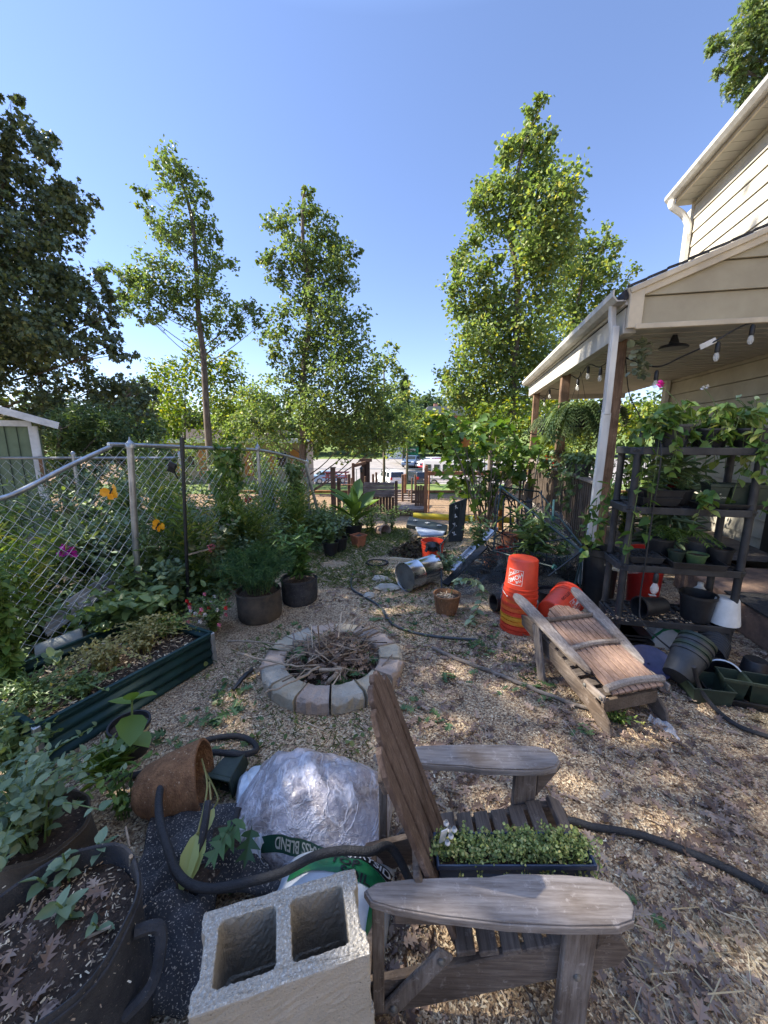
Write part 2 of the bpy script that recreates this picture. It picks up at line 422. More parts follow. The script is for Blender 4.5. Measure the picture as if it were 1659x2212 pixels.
# ------------------------------------------------------------------ ground
def ymesh(name, m, xs, ys, lift=0.0, kind='structure', warp=None):
    """a sheet following the fall of the land"""
    V = []; F = []
    for y in ys:
        for x in xs:
            xx = x if warp is None else warp(x, y)
            V.append((xx, y, zg(y) + lift))
    n = len(xs)
    for j in range(len(ys) - 1):
        for i in range(n - 1):
            F.append((j * n + i, j * n + i + 1, (j + 1) * n + i + 1, (j + 1) * n + i))
    b = MB().add(V, F); o = b.build(name, m); o['kind'] = kind
    return o
def ground_mat():
    m, nt, N, L, b = _nt('mulch_ground')
    tc = N.new('ShaderNodeTexCoord')
    def noise(sc, det=5):
        n = N.new('ShaderNodeTexNoise'); n.inputs['Scale'].default_value = sc; n.inputs['Detail'].default_value = det; n.inputs['Roughness'].default_value = .7
        L.new(tc.outputs['Object'], n.inputs['Vector']); return n
    def ramp(src, st):
        r = N.new('ShaderNodeValToRGB'); e = r.color_ramp.elements
        while len(e) < len(st): e.new(.5)
        for i, (p, c) in enumerate(st): e[i].position = p; e[i].color = c4(c)
        L.new(src, r.inputs[0]); return r
    def mix(f, a, bb):
        x = N.new('ShaderNodeMix'); x.data_type = 'RGBA'
        L.new(f, x.inputs[0]); L.new(a, x.inputs[6]); L.new(bb, x.inputs[7]); return x.outputs[2]
    v = N.new('ShaderNodeTexVoronoi'); v.inputs['Scale'].default_value = 105
    L.new(tc.outputs['Object'], v.inputs['Vector'])
    sep = N.new('ShaderNodeSeparateColor'); L.new(v.outputs['Color'], sep.inputs[0])
    chips = ramp(sep.outputs[0], [(0, (.12, .078, .05)), (.3, (.30, .205, .13)), (.6, (.48, .35, .22)), (.85, (.62, .48, .31)), (1, (.74, .62, .43))])
    soil = ramp(noise(40).outputs[0], [(.3, (.07, .05, .04)), (.7, (.20, .15, .115))])
    pm = ramp(noise(1.1, 6).outputs[0], [(.46, (0, 0, 0)), (.62, (.5, .5, .5))])
    base = mix(pm.outputs[0], chips.outputs[0], soil.outputs[0])
    grass = ramp(noise(90).outputs[0], [(.3, (.03, .05, .015)), (.7, (.10, .14, .04))])
    gm = ramp(noise(.75, 7).outputs[0], [(.56, (0, 0, 0)), (.70, (.6, .6, .6))])
    base = mix(gm.outputs[0], base, grass.outputs[0])
    # the play yard beyond the garden is raked tan mulch
    xyz = N.new('ShaderNodeSeparateXYZ'); L.new(tc.outputs['Object'], xyz.inputs[0])
    yr = N.new('ShaderNodeMapRange'); yr.inputs[1].default_value = 8.5; yr.inputs[2].default_value = 10.5
    L.new(xyz.outputs[1], yr.inputs[0])
    tan = ramp(noise(6, 8).outputs[0], [(.3, (.20, .13, .08)), (.7, (.36, .25, .16))])
    base = mix(yr.outputs[0], base, tan.outputs[0])
    L.new(base, b.inputs['Base Color']); b.inputs['Roughness'].default_value = 1; b.inputs['Specular IOR Level'].default_value = .15
    bp = N.new('ShaderNodeBump'); bp.inputs['Strength'].default_value = .9; bp.inputs['Distance'].default_value = .012
    ad = N.new('ShaderNodeMath'); ad.operation = 'ADD'; L.new(v.outputs['Distance'], ad.inputs[0]); L.new(noise(45).outputs[0], ad.inputs[1])
    L.new(ad.outputs[0], bp.inputs['Height']); L.new(bp.outputs[0], b.inputs['Normal'])
    return m
YS = [-30, -5, 0, 2, 4, 6.3, 7, 8, 9, 10, 11, 12, 13, 15, 17, 20, 22, 24, 27, 29, 31, 34, 38, 42, 44, 46, 48, 52, 58, 66, 75, 88, 100, 130, 160, 240, 320, 600, 900]
ymesh('ground', ground_mat(), [-600, -120, -40, -15, -5, 0, 5, 15, 40, 120, 600], YS)
M_lawn = mat('lawn_grass', (.17, .22, .05), (.08, .13, .03), rough=1, scale=3, detail=9, bump=.8, bscale=60)
M_tar = mat('pale_asphalt', (.30, .27, .25), (.22, .20, .19), rough=.95, scale=.8, bump=.2, bscale=30)
seg = lambda a, b: [y for y in YS if a <= y <= b]
ymesh('lawn', M_lawn, [-60, -30, -12, -6, -2, 4, 20], seg(20, 34), .02)
ymesh('parking_lot', M_tar, [-14, -5, 0, 8, 30, 70], seg(42, 66), .02)
ymesh('grass_bank', M_lawn, [-200, -60, -20, 0, 30, 100, 300], seg(66, 320), .02)

# ------------------------------------------------------------------ trees
def tree(name, label, y, trunk, r0, blobs, nper, kind, size, lm, bm, group=None, cat='tree', deep=.85, droop=-.35, base_z=None, limb=True, per=26, tight=.17, jit=.5, grow=1.0):
    tp = [D(u, v, y) for u, v in trunk]
    bz = zg(y) if base_z is None else base_z
    base = Vector((tp[0].x, tp[0].y, bz - .1))
    t = thing(name, label, cat, (base.x, base.y, bz), 0, group)
    pts = spline([base] + tp, 5)
    k = len(pts)
    b = MB(); b.tube(pts, [r0 * (1.25 if i == 0 else 1) * (1 - .85 * i / k) + .01 for i in range(k)], 9)
    lb = LB()
    for (u, v, rp) in blobs:
        rp *= grow; c = D(u, v, y); r = rp * (y / ray(u, v).y) / 830
        c.y += random.uniform(-jit, jit) * r * 1.6
        n = int(nper * 1.75 * (rp / 45) ** 2)
        P, idx = clump(c, (r, r * deep, r * .92), n, per, tight)
        A = rdir(n); A[:, 2] = A[:, 2] * .6 + droop
        lb.add(kind, P, A, size * rng.uniform(.7, 1.25, n), rng.normal(0, .8, n))
        if limb:
            low = [p for p in pts if p.z < c.z - .25 * r] or [pts[0]]
            q = min(low, key=lambda p: (p - c).length + abs(p.z - (c.z - .8 * abs(c.x - p.x) - .4)) * .6)
            rr = max(.012, r0 * .22 * (1 - pts.index(q) / k))
            mid = q.lerp(c, .5) + Vector((0, random.uniform(-.1, .1), -.12 * r))
            b.tube(spline([q, mid, c + Vector((0, 0, .3 * r))], 4), np.linspace(rr, rr * .25, 9), 5, cap=False)
            for _ in range(4):
                e = c + Vector(rdir(1)[0]) * r * .8
                b.tube([mid.lerp(c, random.random()), c.lerp(e, .5) + Vector((0, 0, .1 * r)), e], [rr * .35, rr * .22, .006], 4, cap=False)
    b.build('trunk', bm, t, smooth=True)
    lb.build('crown', lm, t)
    return t

tree('poplar_tree', 'slender poplar with a long bare limb reaching out over the fence left of centre', 22,
     [(452, 960), (446, 880), (440, 770), (430, 690), (424, 580), (416, 480), (395, 400), (372, 345)], .21,
     [(362, 350, 26), (385, 385, 40), (420, 415, 42), (350, 395, 26), (318, 425, 24), (315, 458, 22), (448, 425, 20), (345, 490, 36), (395, 480, 44), (375, 525, 38), (440, 490, 34), (470, 510, 20), (440, 555, 38), (480, 575, 32), (345, 600, 46), (270, 595, 30), (238, 580, 22), (215, 572, 12), (265, 640, 24), (300, 610, 36), (395, 610, 52), (455, 615, 44), (305, 650, 40), (355, 655, 46), (410, 670, 44), (470, 660, 44), (515, 680, 34), (552, 680, 28), (568, 705, 18), (540, 655, 20), (330, 695, 22), (440, 720, 34), (500, 715, 28)],
     330, 'tulip', .145, L_tulip2, M_bark)
tree('poplar_tree', 'broad leafy poplar with a dark trunk in the middle of the photo', 20,
     [(655, 1000), (655, 900), (657, 800), (668, 700), (668, 620), (655, 520), (655, 440), (660, 400)], .20,
     [(662, 415, 18), (655, 450, 34), (690, 470, 36), (610, 500, 34), (650, 510, 44), (705, 520, 40), (590, 555, 32), (570, 560, 18), (640, 555, 44), (700, 565, 44), (750, 560, 30), (768, 540, 14), (600, 600, 28), (690, 615, 52), (740, 610, 38), (650, 650, 40), (620, 690, 34), (700, 680, 56), (745, 690, 48), (605, 735, 34), (650, 745, 48), (710, 755, 60), (760, 750, 50), (590, 765, 26), (640, 800, 52), (720, 830, 62), (780, 820, 54), (810, 860, 40), (700, 890, 60), (770, 890, 60), (840, 900, 46), (640, 870, 46), (590, 880, 40), (860, 940, 28), (760, 945, 50), (690, 950, 44), (820, 945, 40), (600, 930, 40), (545, 910, 34)],
     380, 'tulip', .14, L_tulip2, M_bark)
tree('poplar_tree', 'tallest poplar, its dark trunk running to a thin top left of the porch roof', 18,
     [(1108, 900), (1112, 800), (1117, 700), (1118, 600), (1102, 500), (1110, 420), (1128, 330), (1140, 290)], .19,
     [(1172, 222, 13), (1150, 240, 16), (1160, 275, 30), (1195, 285, 16), (1105, 320, 24), (1140, 310, 26), (1085, 345, 16), (1165, 350, 32), (1150, 400, 34), (1065, 400, 34), (1035, 430, 26), (1100, 420, 34), (1200, 420, 38), (1235, 430, 22), (1060, 470, 36), (1110, 480, 34), (1165, 470, 50), (1215, 480, 40), (1130, 540, 44), (1185, 540, 48), (1010, 520, 20), (990, 560, 22), (1030, 590, 28), (985, 620, 26), (1070, 570, 22), (1040, 640, 38), (1000, 660, 26), (1090, 640, 46), (1150, 610, 40), (1060, 700, 46), (1125, 700, 48), (1180, 640, 30), (1020, 740, 40), (1085, 760, 54), (1150, 750, 50), (970, 810, 20), (1000, 810, 40), (1055, 830, 48), (1120, 840, 54), (1180, 780, 40), (980, 850, 30), (1030, 890, 44)],
     400, 'tulip', .15, L_tulip, M_bark, tight=.24, per=16, grow=1.16)
tree('poplar_tree', 'shorter poplar crown standing behind the porch gutter', 21,
     [(1225, 900), (1228, 800), (1240, 700), (1255, 620), (1275, 540)], .14,
     [(1270, 510, 22), (1310, 520, 26), (1240, 545, 28), (1280, 555, 40), (1330, 560, 18), (1225, 600, 34), (1270, 610, 44), (1315, 610, 34), (1210, 660, 44), (1265, 670, 44), (1310, 660, 26), (1190, 720, 40), (1240, 730, 46), (1210, 790, 48), (1280, 740, 40), (1330, 700, 26), (1180, 850, 40), (1250, 820, 44)],
     400, 'tulip', .15, L_tulip, M_bark, grow=1.15)
# big dark tree on the left, shading the yard; it reaches out of the picture
tree('shade_tree', 'huge dark leafy tree towering behind the green shed', 13,
     [(-60, 1000), (-60, 800), (-50, 600), (0, 400), (30, 260)], .3,
     [(30, 225, 22), (45, 265, 36), (15, 320, 50), (75, 315, 44), (100, 330, 24), (40, 390, 60), (120, 410, 50), (160, 420, 26), (170, 475, 28), (110, 480, 56), (30, 480, 70), (130, 550, 48), (60, 580, 70), (-20, 560, 80), (150, 610, 50), (205, 615, 34), (90, 660, 70), (10, 680, 80), (175, 680, 60), (235, 690, 40), (110, 750, 74), (190, 760, 60), (255, 760, 40), (30, 780, 80), (250, 830, 50), (180, 840, 60), (300, 850, 34), (100, 850, 70), (320, 900, 40), (240, 900, 54), (160, 920, 60), (80, 930, 60), (280, 945, 44), (340, 940, 24), (-60, 400, 70), (-90, 700, 90), (-120, 520, 90), (-40, 880, 80), (-150, 850, 90)],
     300, 'maple', .12, L_dark, M_bark, droop=-.55, deep=1.3, jit=.9, tight=.13, per=34)
# unseen trees set left of the frame to shade the yard
def unseen_tree(x, y, h, rad, n, label):
    t = thing('shade_tree', label, 'tree', (x, y, 0), 0, 'unseen trees left of the yard')
    b = MB(); b.tube([(x, y, -.1), (x + .1, y, h * .5), (x, y + .1, h * .9)], [.22, .15, .04], 9)
    lb = LB()
    for k in range(n):
        a = k * 2.4; f = (k + .5) / n
        c = Vector((x + math.cos(a) * rad * .7 * (1.15 - f * .75), y + math.sin(a) * rad * .7 * (1.15 - f * .75), h * (.28 + .7 * f)))
        b.tube([(x, y, c.z - .8), c], [.05, .015], 5, cap=False)
        r = rad * .42
        P, _ = clump(c, (r, r, r * .8), 250, 16, .2)
        A = rdir(250); A[:, 2] -= .5
        lb.add('maple', P, A, .2 * rng.uniform(.7, 1.2, 250))
    b.build('trunk', M_bark, t, smooth=True); lb.build('crown', L_dark, t)
unseen_tree(-11.8, 5.6, 19, 3.6, 40, 'tall dark unseen tree beyond the left edge, set to shade the yard')
unseen_tree(-11.8, .8, 15, 3.0, 26, 'dark unseen shading tree beyond the left edge, nearest the camera')
unseen_tree(-15.2, 12.6, 15, 3.4, 26, 'dark unseen shading tree beyond the left edge, behind the shed')

def mound(name, label, y, blobs, n, kind, size, lm, group=None, cat='tree', droop=-.2, trunk=None, jit=.8):
    u0, v0, _ = blobs[0]
    tr = trunk or [(u0, 985), (u0, v0 + 20)]
    return tree(name, label, y, tr, .12, blobs, n, kind, size, lm, M_bark, group, cat, 1.0, droop, jit=jit, per=18)
mound('leafy_tree', 'round sunlit yellow-green tree behind the slender poplar', 27, [(400, 830, 60), (340, 800, 34), (330, 860, 50), (390, 890, 54), (450, 870, 60), (470, 800, 44), (420, 770, 36), (500, 830, 38), (505, 900, 50), (360, 920, 40), (500, 780, 24), (450, 930, 44), (310, 830, 22)], 330, 'ovate', .22, L_bright)
mound('leafy_tree', 'small rounded tree between the two middle poplars', 25, [(560, 870, 40), (540, 850, 30), (590, 850, 34), (560, 920, 44), (520, 920, 36), (600, 920, 36), (575, 820, 20)], 300, 'ovate', .19, L_tulip)
mound('leafy_tree', 'pale tree rising on the right flank of the broad poplar', 26, [(830, 770, 26), (845, 740, 16), (815, 800, 28), (850, 790, 24), (835, 840, 36), (870, 860, 34), (800, 880, 40), (870, 910, 40), (850, 950, 36), (885, 945, 22)], 300, 'tulip', .19, L_tulip)
mound('leafy_tree', 'dark low tree hanging over the car park', 30, [(880, 900, 30), (870, 945, 30), (850, 930, 30), (820, 960, 24), (780, 965, 24), (885, 930, 20)], 320, 'ovate', .2, L_tulip2)
def conifer(u, vtop, y, wpx, label):
    top = D(u, vtop, y); z0 = zg(y); h = top.z - z0
    t = thing('conifer', label, 'tree', (top.x, y, z0))
    b = MB(); b.tube([(top.x, y, z0 - .1), top], [.22, .02], 7); lb = LB()
    R = wpx * y / 830
    n = 2600
    f = rng.random(n) ** .7; a = rng.random(n) * 2 * PI; f = np.round(f * 16) / 16 + rng.normal(0, .008, n)
    r = R * (1 - f) * rng.uniform(.3, 1.05, n) + .1
    P = np.stack([top.x + r * np.cos(a), y + r * np.sin(a), z0 + h * (.12 + .88 * f) - r * .12], 1)
    A = np.stack([np.cos(a), np.sin(a), np.full(n, -.3)], 1) + rng.normal(0, .3, (n, 3))
    lb.add('lance', P, A, rng.uniform(.4, .8, n), width=1.6)
    b.build('trunk', M_bark, t); lb.build('crown', L_far, t)
mound('leafy_tree', 'row of green trees closing the view behind the tan building', 74, [(300 + 42 * i, 905 + 14 * (i % 3), 34) for i in range(14)] + [(320 + 60 * i, 940, 32) for i in range(9)], 900, 'ovate', .8, L_tulip2)
conifer(874, 812, 60, 26, 'tall spire-shaped conifer on the skyline right of the broad poplar')
# skyline woods
lb = LB()
for (u, v, rp) in [(900, 880, 22), (925, 872, 20), (950, 880, 22), (975, 885, 22), (1005, 880, 26), (890, 900, 20), (940, 905, 16), (910, 910, 20), (1040, 880, 30), (1080, 880, 34), (1130, 880, 40), (1180, 885, 40), (860, 885, 24), (600, 890, 40), (480, 900, 40), (360, 900, 40), (240, 900, 40), (100, 890, 40), (1260, 900, 40), (1340, 890, 40), (1420, 890, 40)]:
    y = random.uniform(105, 135); c = D(u, v, y); r = rp * y / 830
    P, _ = clump(c, (r, r, r * .9), 420, 16, .25)
    lb.add('ovate', P, rdir(420), rng.uniform(.8, 1.4, 420), width=1.5)
tag(lb.build('skyline_woods', L_far), kind='stuff')
# hedge and scrub below the trees across the play yard, right
mound('scrub_bush', 'low leafy scrub in front of the tan building', 23, [(330 + 46 * i, 968 + 10 * (i % 2), 26) for i in range(7)], 300, 'ovate', .15, L_tulip2, cat='bush')
mound('scrub_bush', 'sunlit bush behind the dumpster across the car park', 70, [(925, 935, 26), (900, 925, 22), (945, 950, 24), (960, 925, 24), (985, 950, 30), (1010, 930, 30), (915, 955, 20), (1040, 945, 30), (935, 915, 24), (965, 905, 20)], 1000, 'ovate', .8, L_bright, cat='bush')
mound('leafy_tree', 'dark green trees closing the view behind the car park', 80, [(870, 905, 26), (890, 895, 24), (850, 900, 30), (910, 905, 24), (880, 930, 26), (900, 925, 22), (860, 940, 24), (840, 925, 30)], 1000, 'ovate', .8, L_tulip2)
mound('scrub_bush', 'sunlit scrub filling the gap below the tallest poplar', 15, [(1060, 900, 40), (1120, 910, 46), (1180, 930, 46), (1090, 960, 44), (1150, 980, 44), (1220, 960, 46), (1040, 950, 30), (1290, 930, 44), (1200, 890, 40), (1270, 880, 40), (1340, 920, 50), (1420, 900, 50)], 300, 'ovate', .15, L_bright, cat='bush')
mound('scrub_bush', 'dark shrub between the shed and the big shade tree', 10, [(130, 900, 40), (180, 940, 44), (230, 960, 40), (140, 960, 44), (290, 970, 34), (200, 900, 34), (330, 970, 30), (110, 930, 40), (260, 920, 40), (300, 935, 34), (240, 990, 34), (160, 1000, 34), (200, 1030, 34), (270, 1020, 34), (330, 1010, 30), (370, 990, 26), (130, 1040, 34)], 520, 'lance', .13, L_fern, cat='bush', droop=-.1)
# oak bough over the house, top right
tree('oak_tree', 'oak whose boughs hang over the house roof at the top right corner', 13,
     [(1800, 900), (1790, 500), (1760, 260), (1710, 100), (1690, -40)], .25,
     [(1640, 20, 40), (1600, 75, 34), (1650, 90, 46), (1560, 85, 20), (1575, 130, 26), (1545, 100, 12), (1625, 140, 36), (1670, 160, 44), (1550, 160, 12), (1590, 165, 18), (1620, 205, 22), (1650, 210, 20), (1595, 245, 18), (1580, 262, 10), (1625, 232, 16), (1700, 40, 60), (1720, 160, 60), (1680, 240, 40), (1760, 300, 60), (1780, 80, 70)],
     430, 'oak', .15, L_tulip2, M_bark, tight=.2, per=26)
# ------------------------------------------------------------------ house and porch
PD = Vector((.206, .979, 0)).normalized(); PP = Vector((PD.y, -PD.x, 0))
PO = Vector((2.45, 4.3, 0))
def hp(s, e, z): return PO + PD * s + PP * e + Vector((0, 0, z))
HM = Matrix((PD, -PP, Vector((0, 0, 1)))).transposed().to_4x4()     # local x along the porch, y towards the yard
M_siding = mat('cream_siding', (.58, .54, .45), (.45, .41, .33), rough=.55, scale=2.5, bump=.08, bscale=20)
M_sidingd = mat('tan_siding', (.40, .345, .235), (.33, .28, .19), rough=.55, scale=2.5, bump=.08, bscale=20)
M_trim = mat('cream_trim', (.60, .51, .37), (.46, .39, .29), rough=.5, scale=4, bump=.05)
M_gutter = mat('gutter_metal', (.56, .54, .50), (.36, .34, .31), rough=.5, scale=5, bump=.05, stretch=(1, 1, 1))
M_fascia = mat('weathered_fascia', (.56, .53, .47), (.36, .34, .30), rough=.6, scale=3, bump=.08, stretch=(1, 1, .4), lo=.3, hi=.6)
M_shingle = mat('shingle', (.07, .065, .065), (.03, .03, .032), rough=1, scale=20, bump=.8, bscale=60)
M_soffit = mat('soffit_vinyl', (.42, .39, .33), (.34, .32, .27), rough=.6, scale=3, bump=.05)
M_deckw = wood('deck_timber', (.17, .13, .10), (.045, .034, .027), axis=2)
M_post = wood('porch_post_timber', (.30, .19, .12), (.10, .06, .04), axis=2)
M_rail = wood('rail_cap_timber', (.33, .28, .23), (.12, .10, .08), axis=1)
M_stone = mat('stone_footing', (.32, .29, .25), (.16, .14, .12), rough=1, scale=5, bump=.8, bscale=25)
M_glass = mat('dark_glass', (.02, .025, .03), (.01, .012, .015), rough=.08, bump=0)

house = thing('house', 'cream two-storey house on the right with lap siding and an eave gutter', 'house', hp(0, 2.35, 0))
EW = 2.35; SC = 4.1; EV = 5.95
def lap(b, s0, s1, z0, z1, e, step=.235, face=1):
    z = z0; k = 0
    while z < z1 - .01:
        h = min(step, z1 - z)
        # one lapped board: lower edge stands proud
        p = [hp(s0, e - .026, z + .009), hp(s1, e - .026, z + .009), hp(s1, e - .004, z + h), hp(s0, e - .004, z + h), hp(s0, e + .03, z + .009), hp(s1, e + .03, z + .009), hp(s1, e + .03, z + h), hp(s0, e + .03, z + h)]
        b.add(p, [(0, 1, 2, 3), (4, 7, 6, 5), (0, 4, 5, 1), (3, 2, 6, 7), (0, 3, 7, 4), (1, 5, 6, 2)])
        z += step
b = MB(); lap(b, -7, SC, .2, EV, EW)
b.build('wall', M_siding, house)
b = MB(); b.box(hp(-1.5 + SC / 2 - 1.45, EW + 3.03, EV / 2), (SC + 7 - .1, 5.9, EV), HM); b.build('wall_core', M_siding, house)
b = MB(); b.box(hp(SC + .01, EW + .02, EV / 2 + .1), (.09, .09, EV - .2), HM); b.build('corner_board', M_trim, house)
b = MB()                                                       # eave: soffit boards, fascia
for i in range(56): b.box(hp(-7 + i * .2 + .1, EW - .15, EV - .02), (.19, .33, .02), HM)
b.build('soffit', M_soffit, house)
b = MB(); b.box(hp(-1.55, EW - .325, EV + .06), (11.2, .025, .2), HM); b.build('fascia', M_trim, house)
b = MB()
gp = [(0, 0), (-.08, 0), (-.125, .05), (-.125, .11), (-.11, .115), (-.11, .06), (-.075, .012), (0, .012)]
vs = [hp(s, EW - .34 + x, EV + .02 + z) for s in (-7.2, SC + .1) for x, z in gp]; n = len(gp)
b.add(vs, [(i, (i + 1) % n, n + (i + 1) % n, n + i) for i in range(n)] + [tuple(range(n))[::-1], tuple(range(n, 2 * n))])
b.build('gutter', M_gutter, house)
b = MB()
b.add([hp(-7.3, EW - .4, EV + .19), hp(SC + .06, EW - .4, EV + .19), hp(SC + .06, EW + 3.2, EV + 1.7), hp(-7.3, EW + 3.2, EV + 1.7), hp(-7.3, EW - .4, EV + .15), hp(SC + .06, EW - .4, EV + .15), hp(SC + .06, EW + 3.2, EV + 1.66), hp(-7.3, EW + 3.2, EV + 1.66)],
      [(0, 1, 2, 3), (7, 6, 5, 4), (0, 4, 5, 1), (1, 5, 6, 2), (2, 6, 7, 3), (3, 7, 4, 0)])
b.build('roof', M_shingle, house)
b = MB(); pts = spline([hp(SC - .06, EW - .40, EV + .0), hp(SC - .06, EW - .39, EV - .10), hp(SC - .05, EW - .2, EV - .24), hp(SC - .05, EW - .09, EV - .42), hp(SC - .05, EW - .08, EV - .6)], 6)
b.tube(pts, .055, 10); b.box(hp(SC - .05, EW - .08, (EV - .58) / 2 + .15), (.1, .075, EV - .7), HM); b.build('downspout', M_white, house, bevel=.01)
b = MB(); b.box(hp(.55, EW - .035, 1.25), (.95, .05, 2.05), HM); dr = b.build('door', mat('dark_door', (.035, .03, .028), rough=.5), house)
b = MB(); b.box(hp(.55, EW - .07, 1.55), (.6, .02, 1.1), HM); b.build('pane', M_glass, dr)

porch = thing('porch', 'open timber porch with a shed roof, white fascia and vinyl ceiling', 'porch', hp(3, 1.1, 0))
PE = 6.35; PZ = 3.15; CZ = 2.84
b = MB()                                                       # roof slab, from the gutter up to the house wall
for (e0, e1) in ((-.02, EW - .03),):
    zz = lambda e: PZ + .06 + .40 * e
    t_ = .1
    b.add([hp(-.12, e0, zz(e0)), hp(PE + .05, e0, zz(e0)), hp(PE + .05, e1, zz(e1)), hp(-.12, e1, zz(e1)), hp(-.12, e0, zz(e0) - t_), hp(PE + .05, e0, zz(e0) - t_), hp(PE + .05, e1, zz(e1) - t_), hp(-.12, e1, zz(e1) - t_)],
          [(0, 1, 2, 3), (7, 6, 5, 4), (0, 4, 5, 1), (1, 5, 6, 2), (2, 6, 7, 3), (3, 7, 4, 0)])
b.build('roof', M_shingle, porch)
b = MB()                                                       # drip edge along the rake: ragged shingle butts
for i in range(14):
    e = i * .168
    b.bar(hp(-.135, e, zz(e) + .014 + random.uniform(0, .008)), hp(-.135 + random.uniform(-.01, .01), e + .16, zz(e + .16) + .01), .03, .02)
b.build('shingle_edge', M_shingle, porch)
b = MB()
b.bar(hp(-.14, .02, zz(.02) - .07), hp(-.14, EW - .05, zz(EW - .05) - .07), .03, .12)
b.bar(hp(-.16, .02, zz(.02) - .04), hp(-.16, EW - .05, zz(EW - .05) - .04), .03, .05)
b.build('rake_board', M_trim, porch, bevel=.004)
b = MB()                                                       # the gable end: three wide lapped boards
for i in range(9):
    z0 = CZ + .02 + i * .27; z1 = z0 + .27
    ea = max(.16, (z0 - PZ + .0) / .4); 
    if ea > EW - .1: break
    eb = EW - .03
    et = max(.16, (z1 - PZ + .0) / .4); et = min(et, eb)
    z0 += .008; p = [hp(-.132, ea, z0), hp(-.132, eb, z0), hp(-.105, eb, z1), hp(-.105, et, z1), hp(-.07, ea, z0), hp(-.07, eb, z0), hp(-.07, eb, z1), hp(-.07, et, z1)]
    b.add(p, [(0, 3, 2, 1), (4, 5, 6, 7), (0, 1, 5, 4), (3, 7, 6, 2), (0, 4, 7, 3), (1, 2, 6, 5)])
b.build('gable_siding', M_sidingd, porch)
b = MB(); b.box(hp(-.135, .09, (CZ + PZ) / 2 + .02), (.05, .13, .36), HM); b.box(hp(-.14, EW / 2 + .05, CZ + .005), (.06, EW - .1, .05), HM); b.build('gable_trim', M_trim, porch, bevel=.005)
b = MB()
for i in range(62): b.box(hp(-.06 + i * .103 + .05, EW / 2 + .06, CZ + (i % 2) * .006), (.088, EW - .2, .014), HM)
b.build('ceiling', M_soffit, porch)
b = MB(); b.box(hp(PE / 2 - .05, .1, CZ + .1), (PE - .05, .12, .25), HM); b.build('beam', M_fascia, porch, bevel=.004)
b = MB(); b.box(hp(PE - .1, EW / 2 + .1, CZ + .04), (.12, EW - .3, .3), HM); b.build('end_beam', M_soffit, porch)
b = MB(); b.box(hp(PE / 2 - .05, .02, PZ - .0), (PE + .1, .025, .16), HM); b.build('fascia', M_fascia, porch)
b = MB()
vs = [hp(s, .0 + x, PZ - .05 + z) for s in (-.12, PE + .08) for x, z in gp]
b.add(vs, [(i, (i + 1) % n, n + (i + 1) % n, n + i) for i in range(n)] + [tuple(range(n))[::-1], tuple(range(n, 2 * n))])
b.build('gutter', M_gutter, porch)
b = MB(); b.add([hp(0, -.06, PZ - .05), hp(0, -.06, PZ - .05)], [])
b = MB()
b.tube(spline([hp(.06, -.06, PZ - .02), hp(.06, -.05, PZ - .2), hp(.04, -.02, PZ - .34)], 4), .042, 4)
b.box(hp(.04, -.02, 2.45), (.085, .065, .9), HM)
b.bar(hp(.04, -.02, 2.02), hp(.0, -.06, .42), .085, .065, up=PD)
b.bar(hp(.0, -.06, .44), hp(-.04, -.12, .06), .085, .065, up=PD)
for k in (-.02, .02): b.box(hp(.04 + k, -.056, 2.45), (.012, .012, .9), HM)
b.build('downspout', mat('chalky_white_metal', (.70, .68, .63), (.45, .42, .38), rough=.55, scale=4, bump=.1, stretch=(1, 1, .3), lo=.3, hi=.6), porch, bevel=.006)
for s_ in (.42, 2.85, 5.75):
    b = MB(); b.box(hp(s_, .15, (CZ + .1) / 2), (.14, .14, CZ - .1), HM); b.build('post', M_post, porch, bevel=.006)
DZ = .32
b = MB(); b.box(hp(3.5, EW / 2 + .1, DZ - .04), (5.6, EW - .25, .07), HM); b.build('deck', wood('deck_boards', (.26, .22, .19), (.10, .085, .07), axis=0), porch)
b = MB(); b.box(hp(3.5, .15, .11), (5.5, .2, .3), HM); b.build('footing', M_stone, porch, bevel=.02)
b = MB()
for (s0, s1) in ((.52, 2.78), (2.94, 5.66)):
    b.box(hp((s0 + s1) / 2, .12, 1.2), (s1 - s0, .14, .035), HM)
b.build('handrail', M_rail, porch, bevel=.004)
b = MB()
s_ = .58
while s_ < 5.65:
    if not 2.75 < s_ < 2.96:
        bb = MB(); bb.box(hp(s_, .10 + random.uniform(-.004, .004), .72 + random.uniform(-.01, .01)), (.055, .03, .93), HM); bb.build('baluster', M_deckw, porch)
    s_ += .098
b.box(hp(3.1, .135, .36), (5.1, .035, .08), HM); b.box(hp(3.1, .135, 1.12), (5.1, .035, .08), HM)
b.build('rail', M_deckw, porch)
# cardboard, brick apron behind the rack
M_card = mat('cardboard', (.42, .29, .17), (.34, .23, .13), rough=.9, scale=4, bump=.05)
b = MB(); b.box(hp(-1.35, 1.55, .75), (.45, .5, .9), HM)
cb = thing('cardboard_box', 'tall brown cardboard box at the right edge beside the plant rack', 'box', hp(-1.35, 1.55, .3))
b = MB(); b.box(hp(-1.3, 1.28, .78), (.5, .06, 1.0), HM); b.box(hp(-1.3, 1.5, .72), (.46, .36, .86), HM); b.build('carton', M_card, cb, bevel=.008)
b = MB(); b.box(hp(-1.3, 1.247, .38), (.1, .004, .07), HM); b.build('label_patch', M_redp, cb)
b = MB(); b.box(hp(-1.2, 1.75, .14), (3.0, 1.5, .28), HM)
tag(b.build('brick_step', mat('brick_step', (.30, .19, .13), (.13, .09, .07), rough=1, scale=7, bump=.8, bscale=30), None, bevel=.012), 'low worn brick step at the house wall behind the rack', 'step')
b = MB(); b.box(hp(-1.3, 1.3, .292), (1.4, .62, .014), HM)
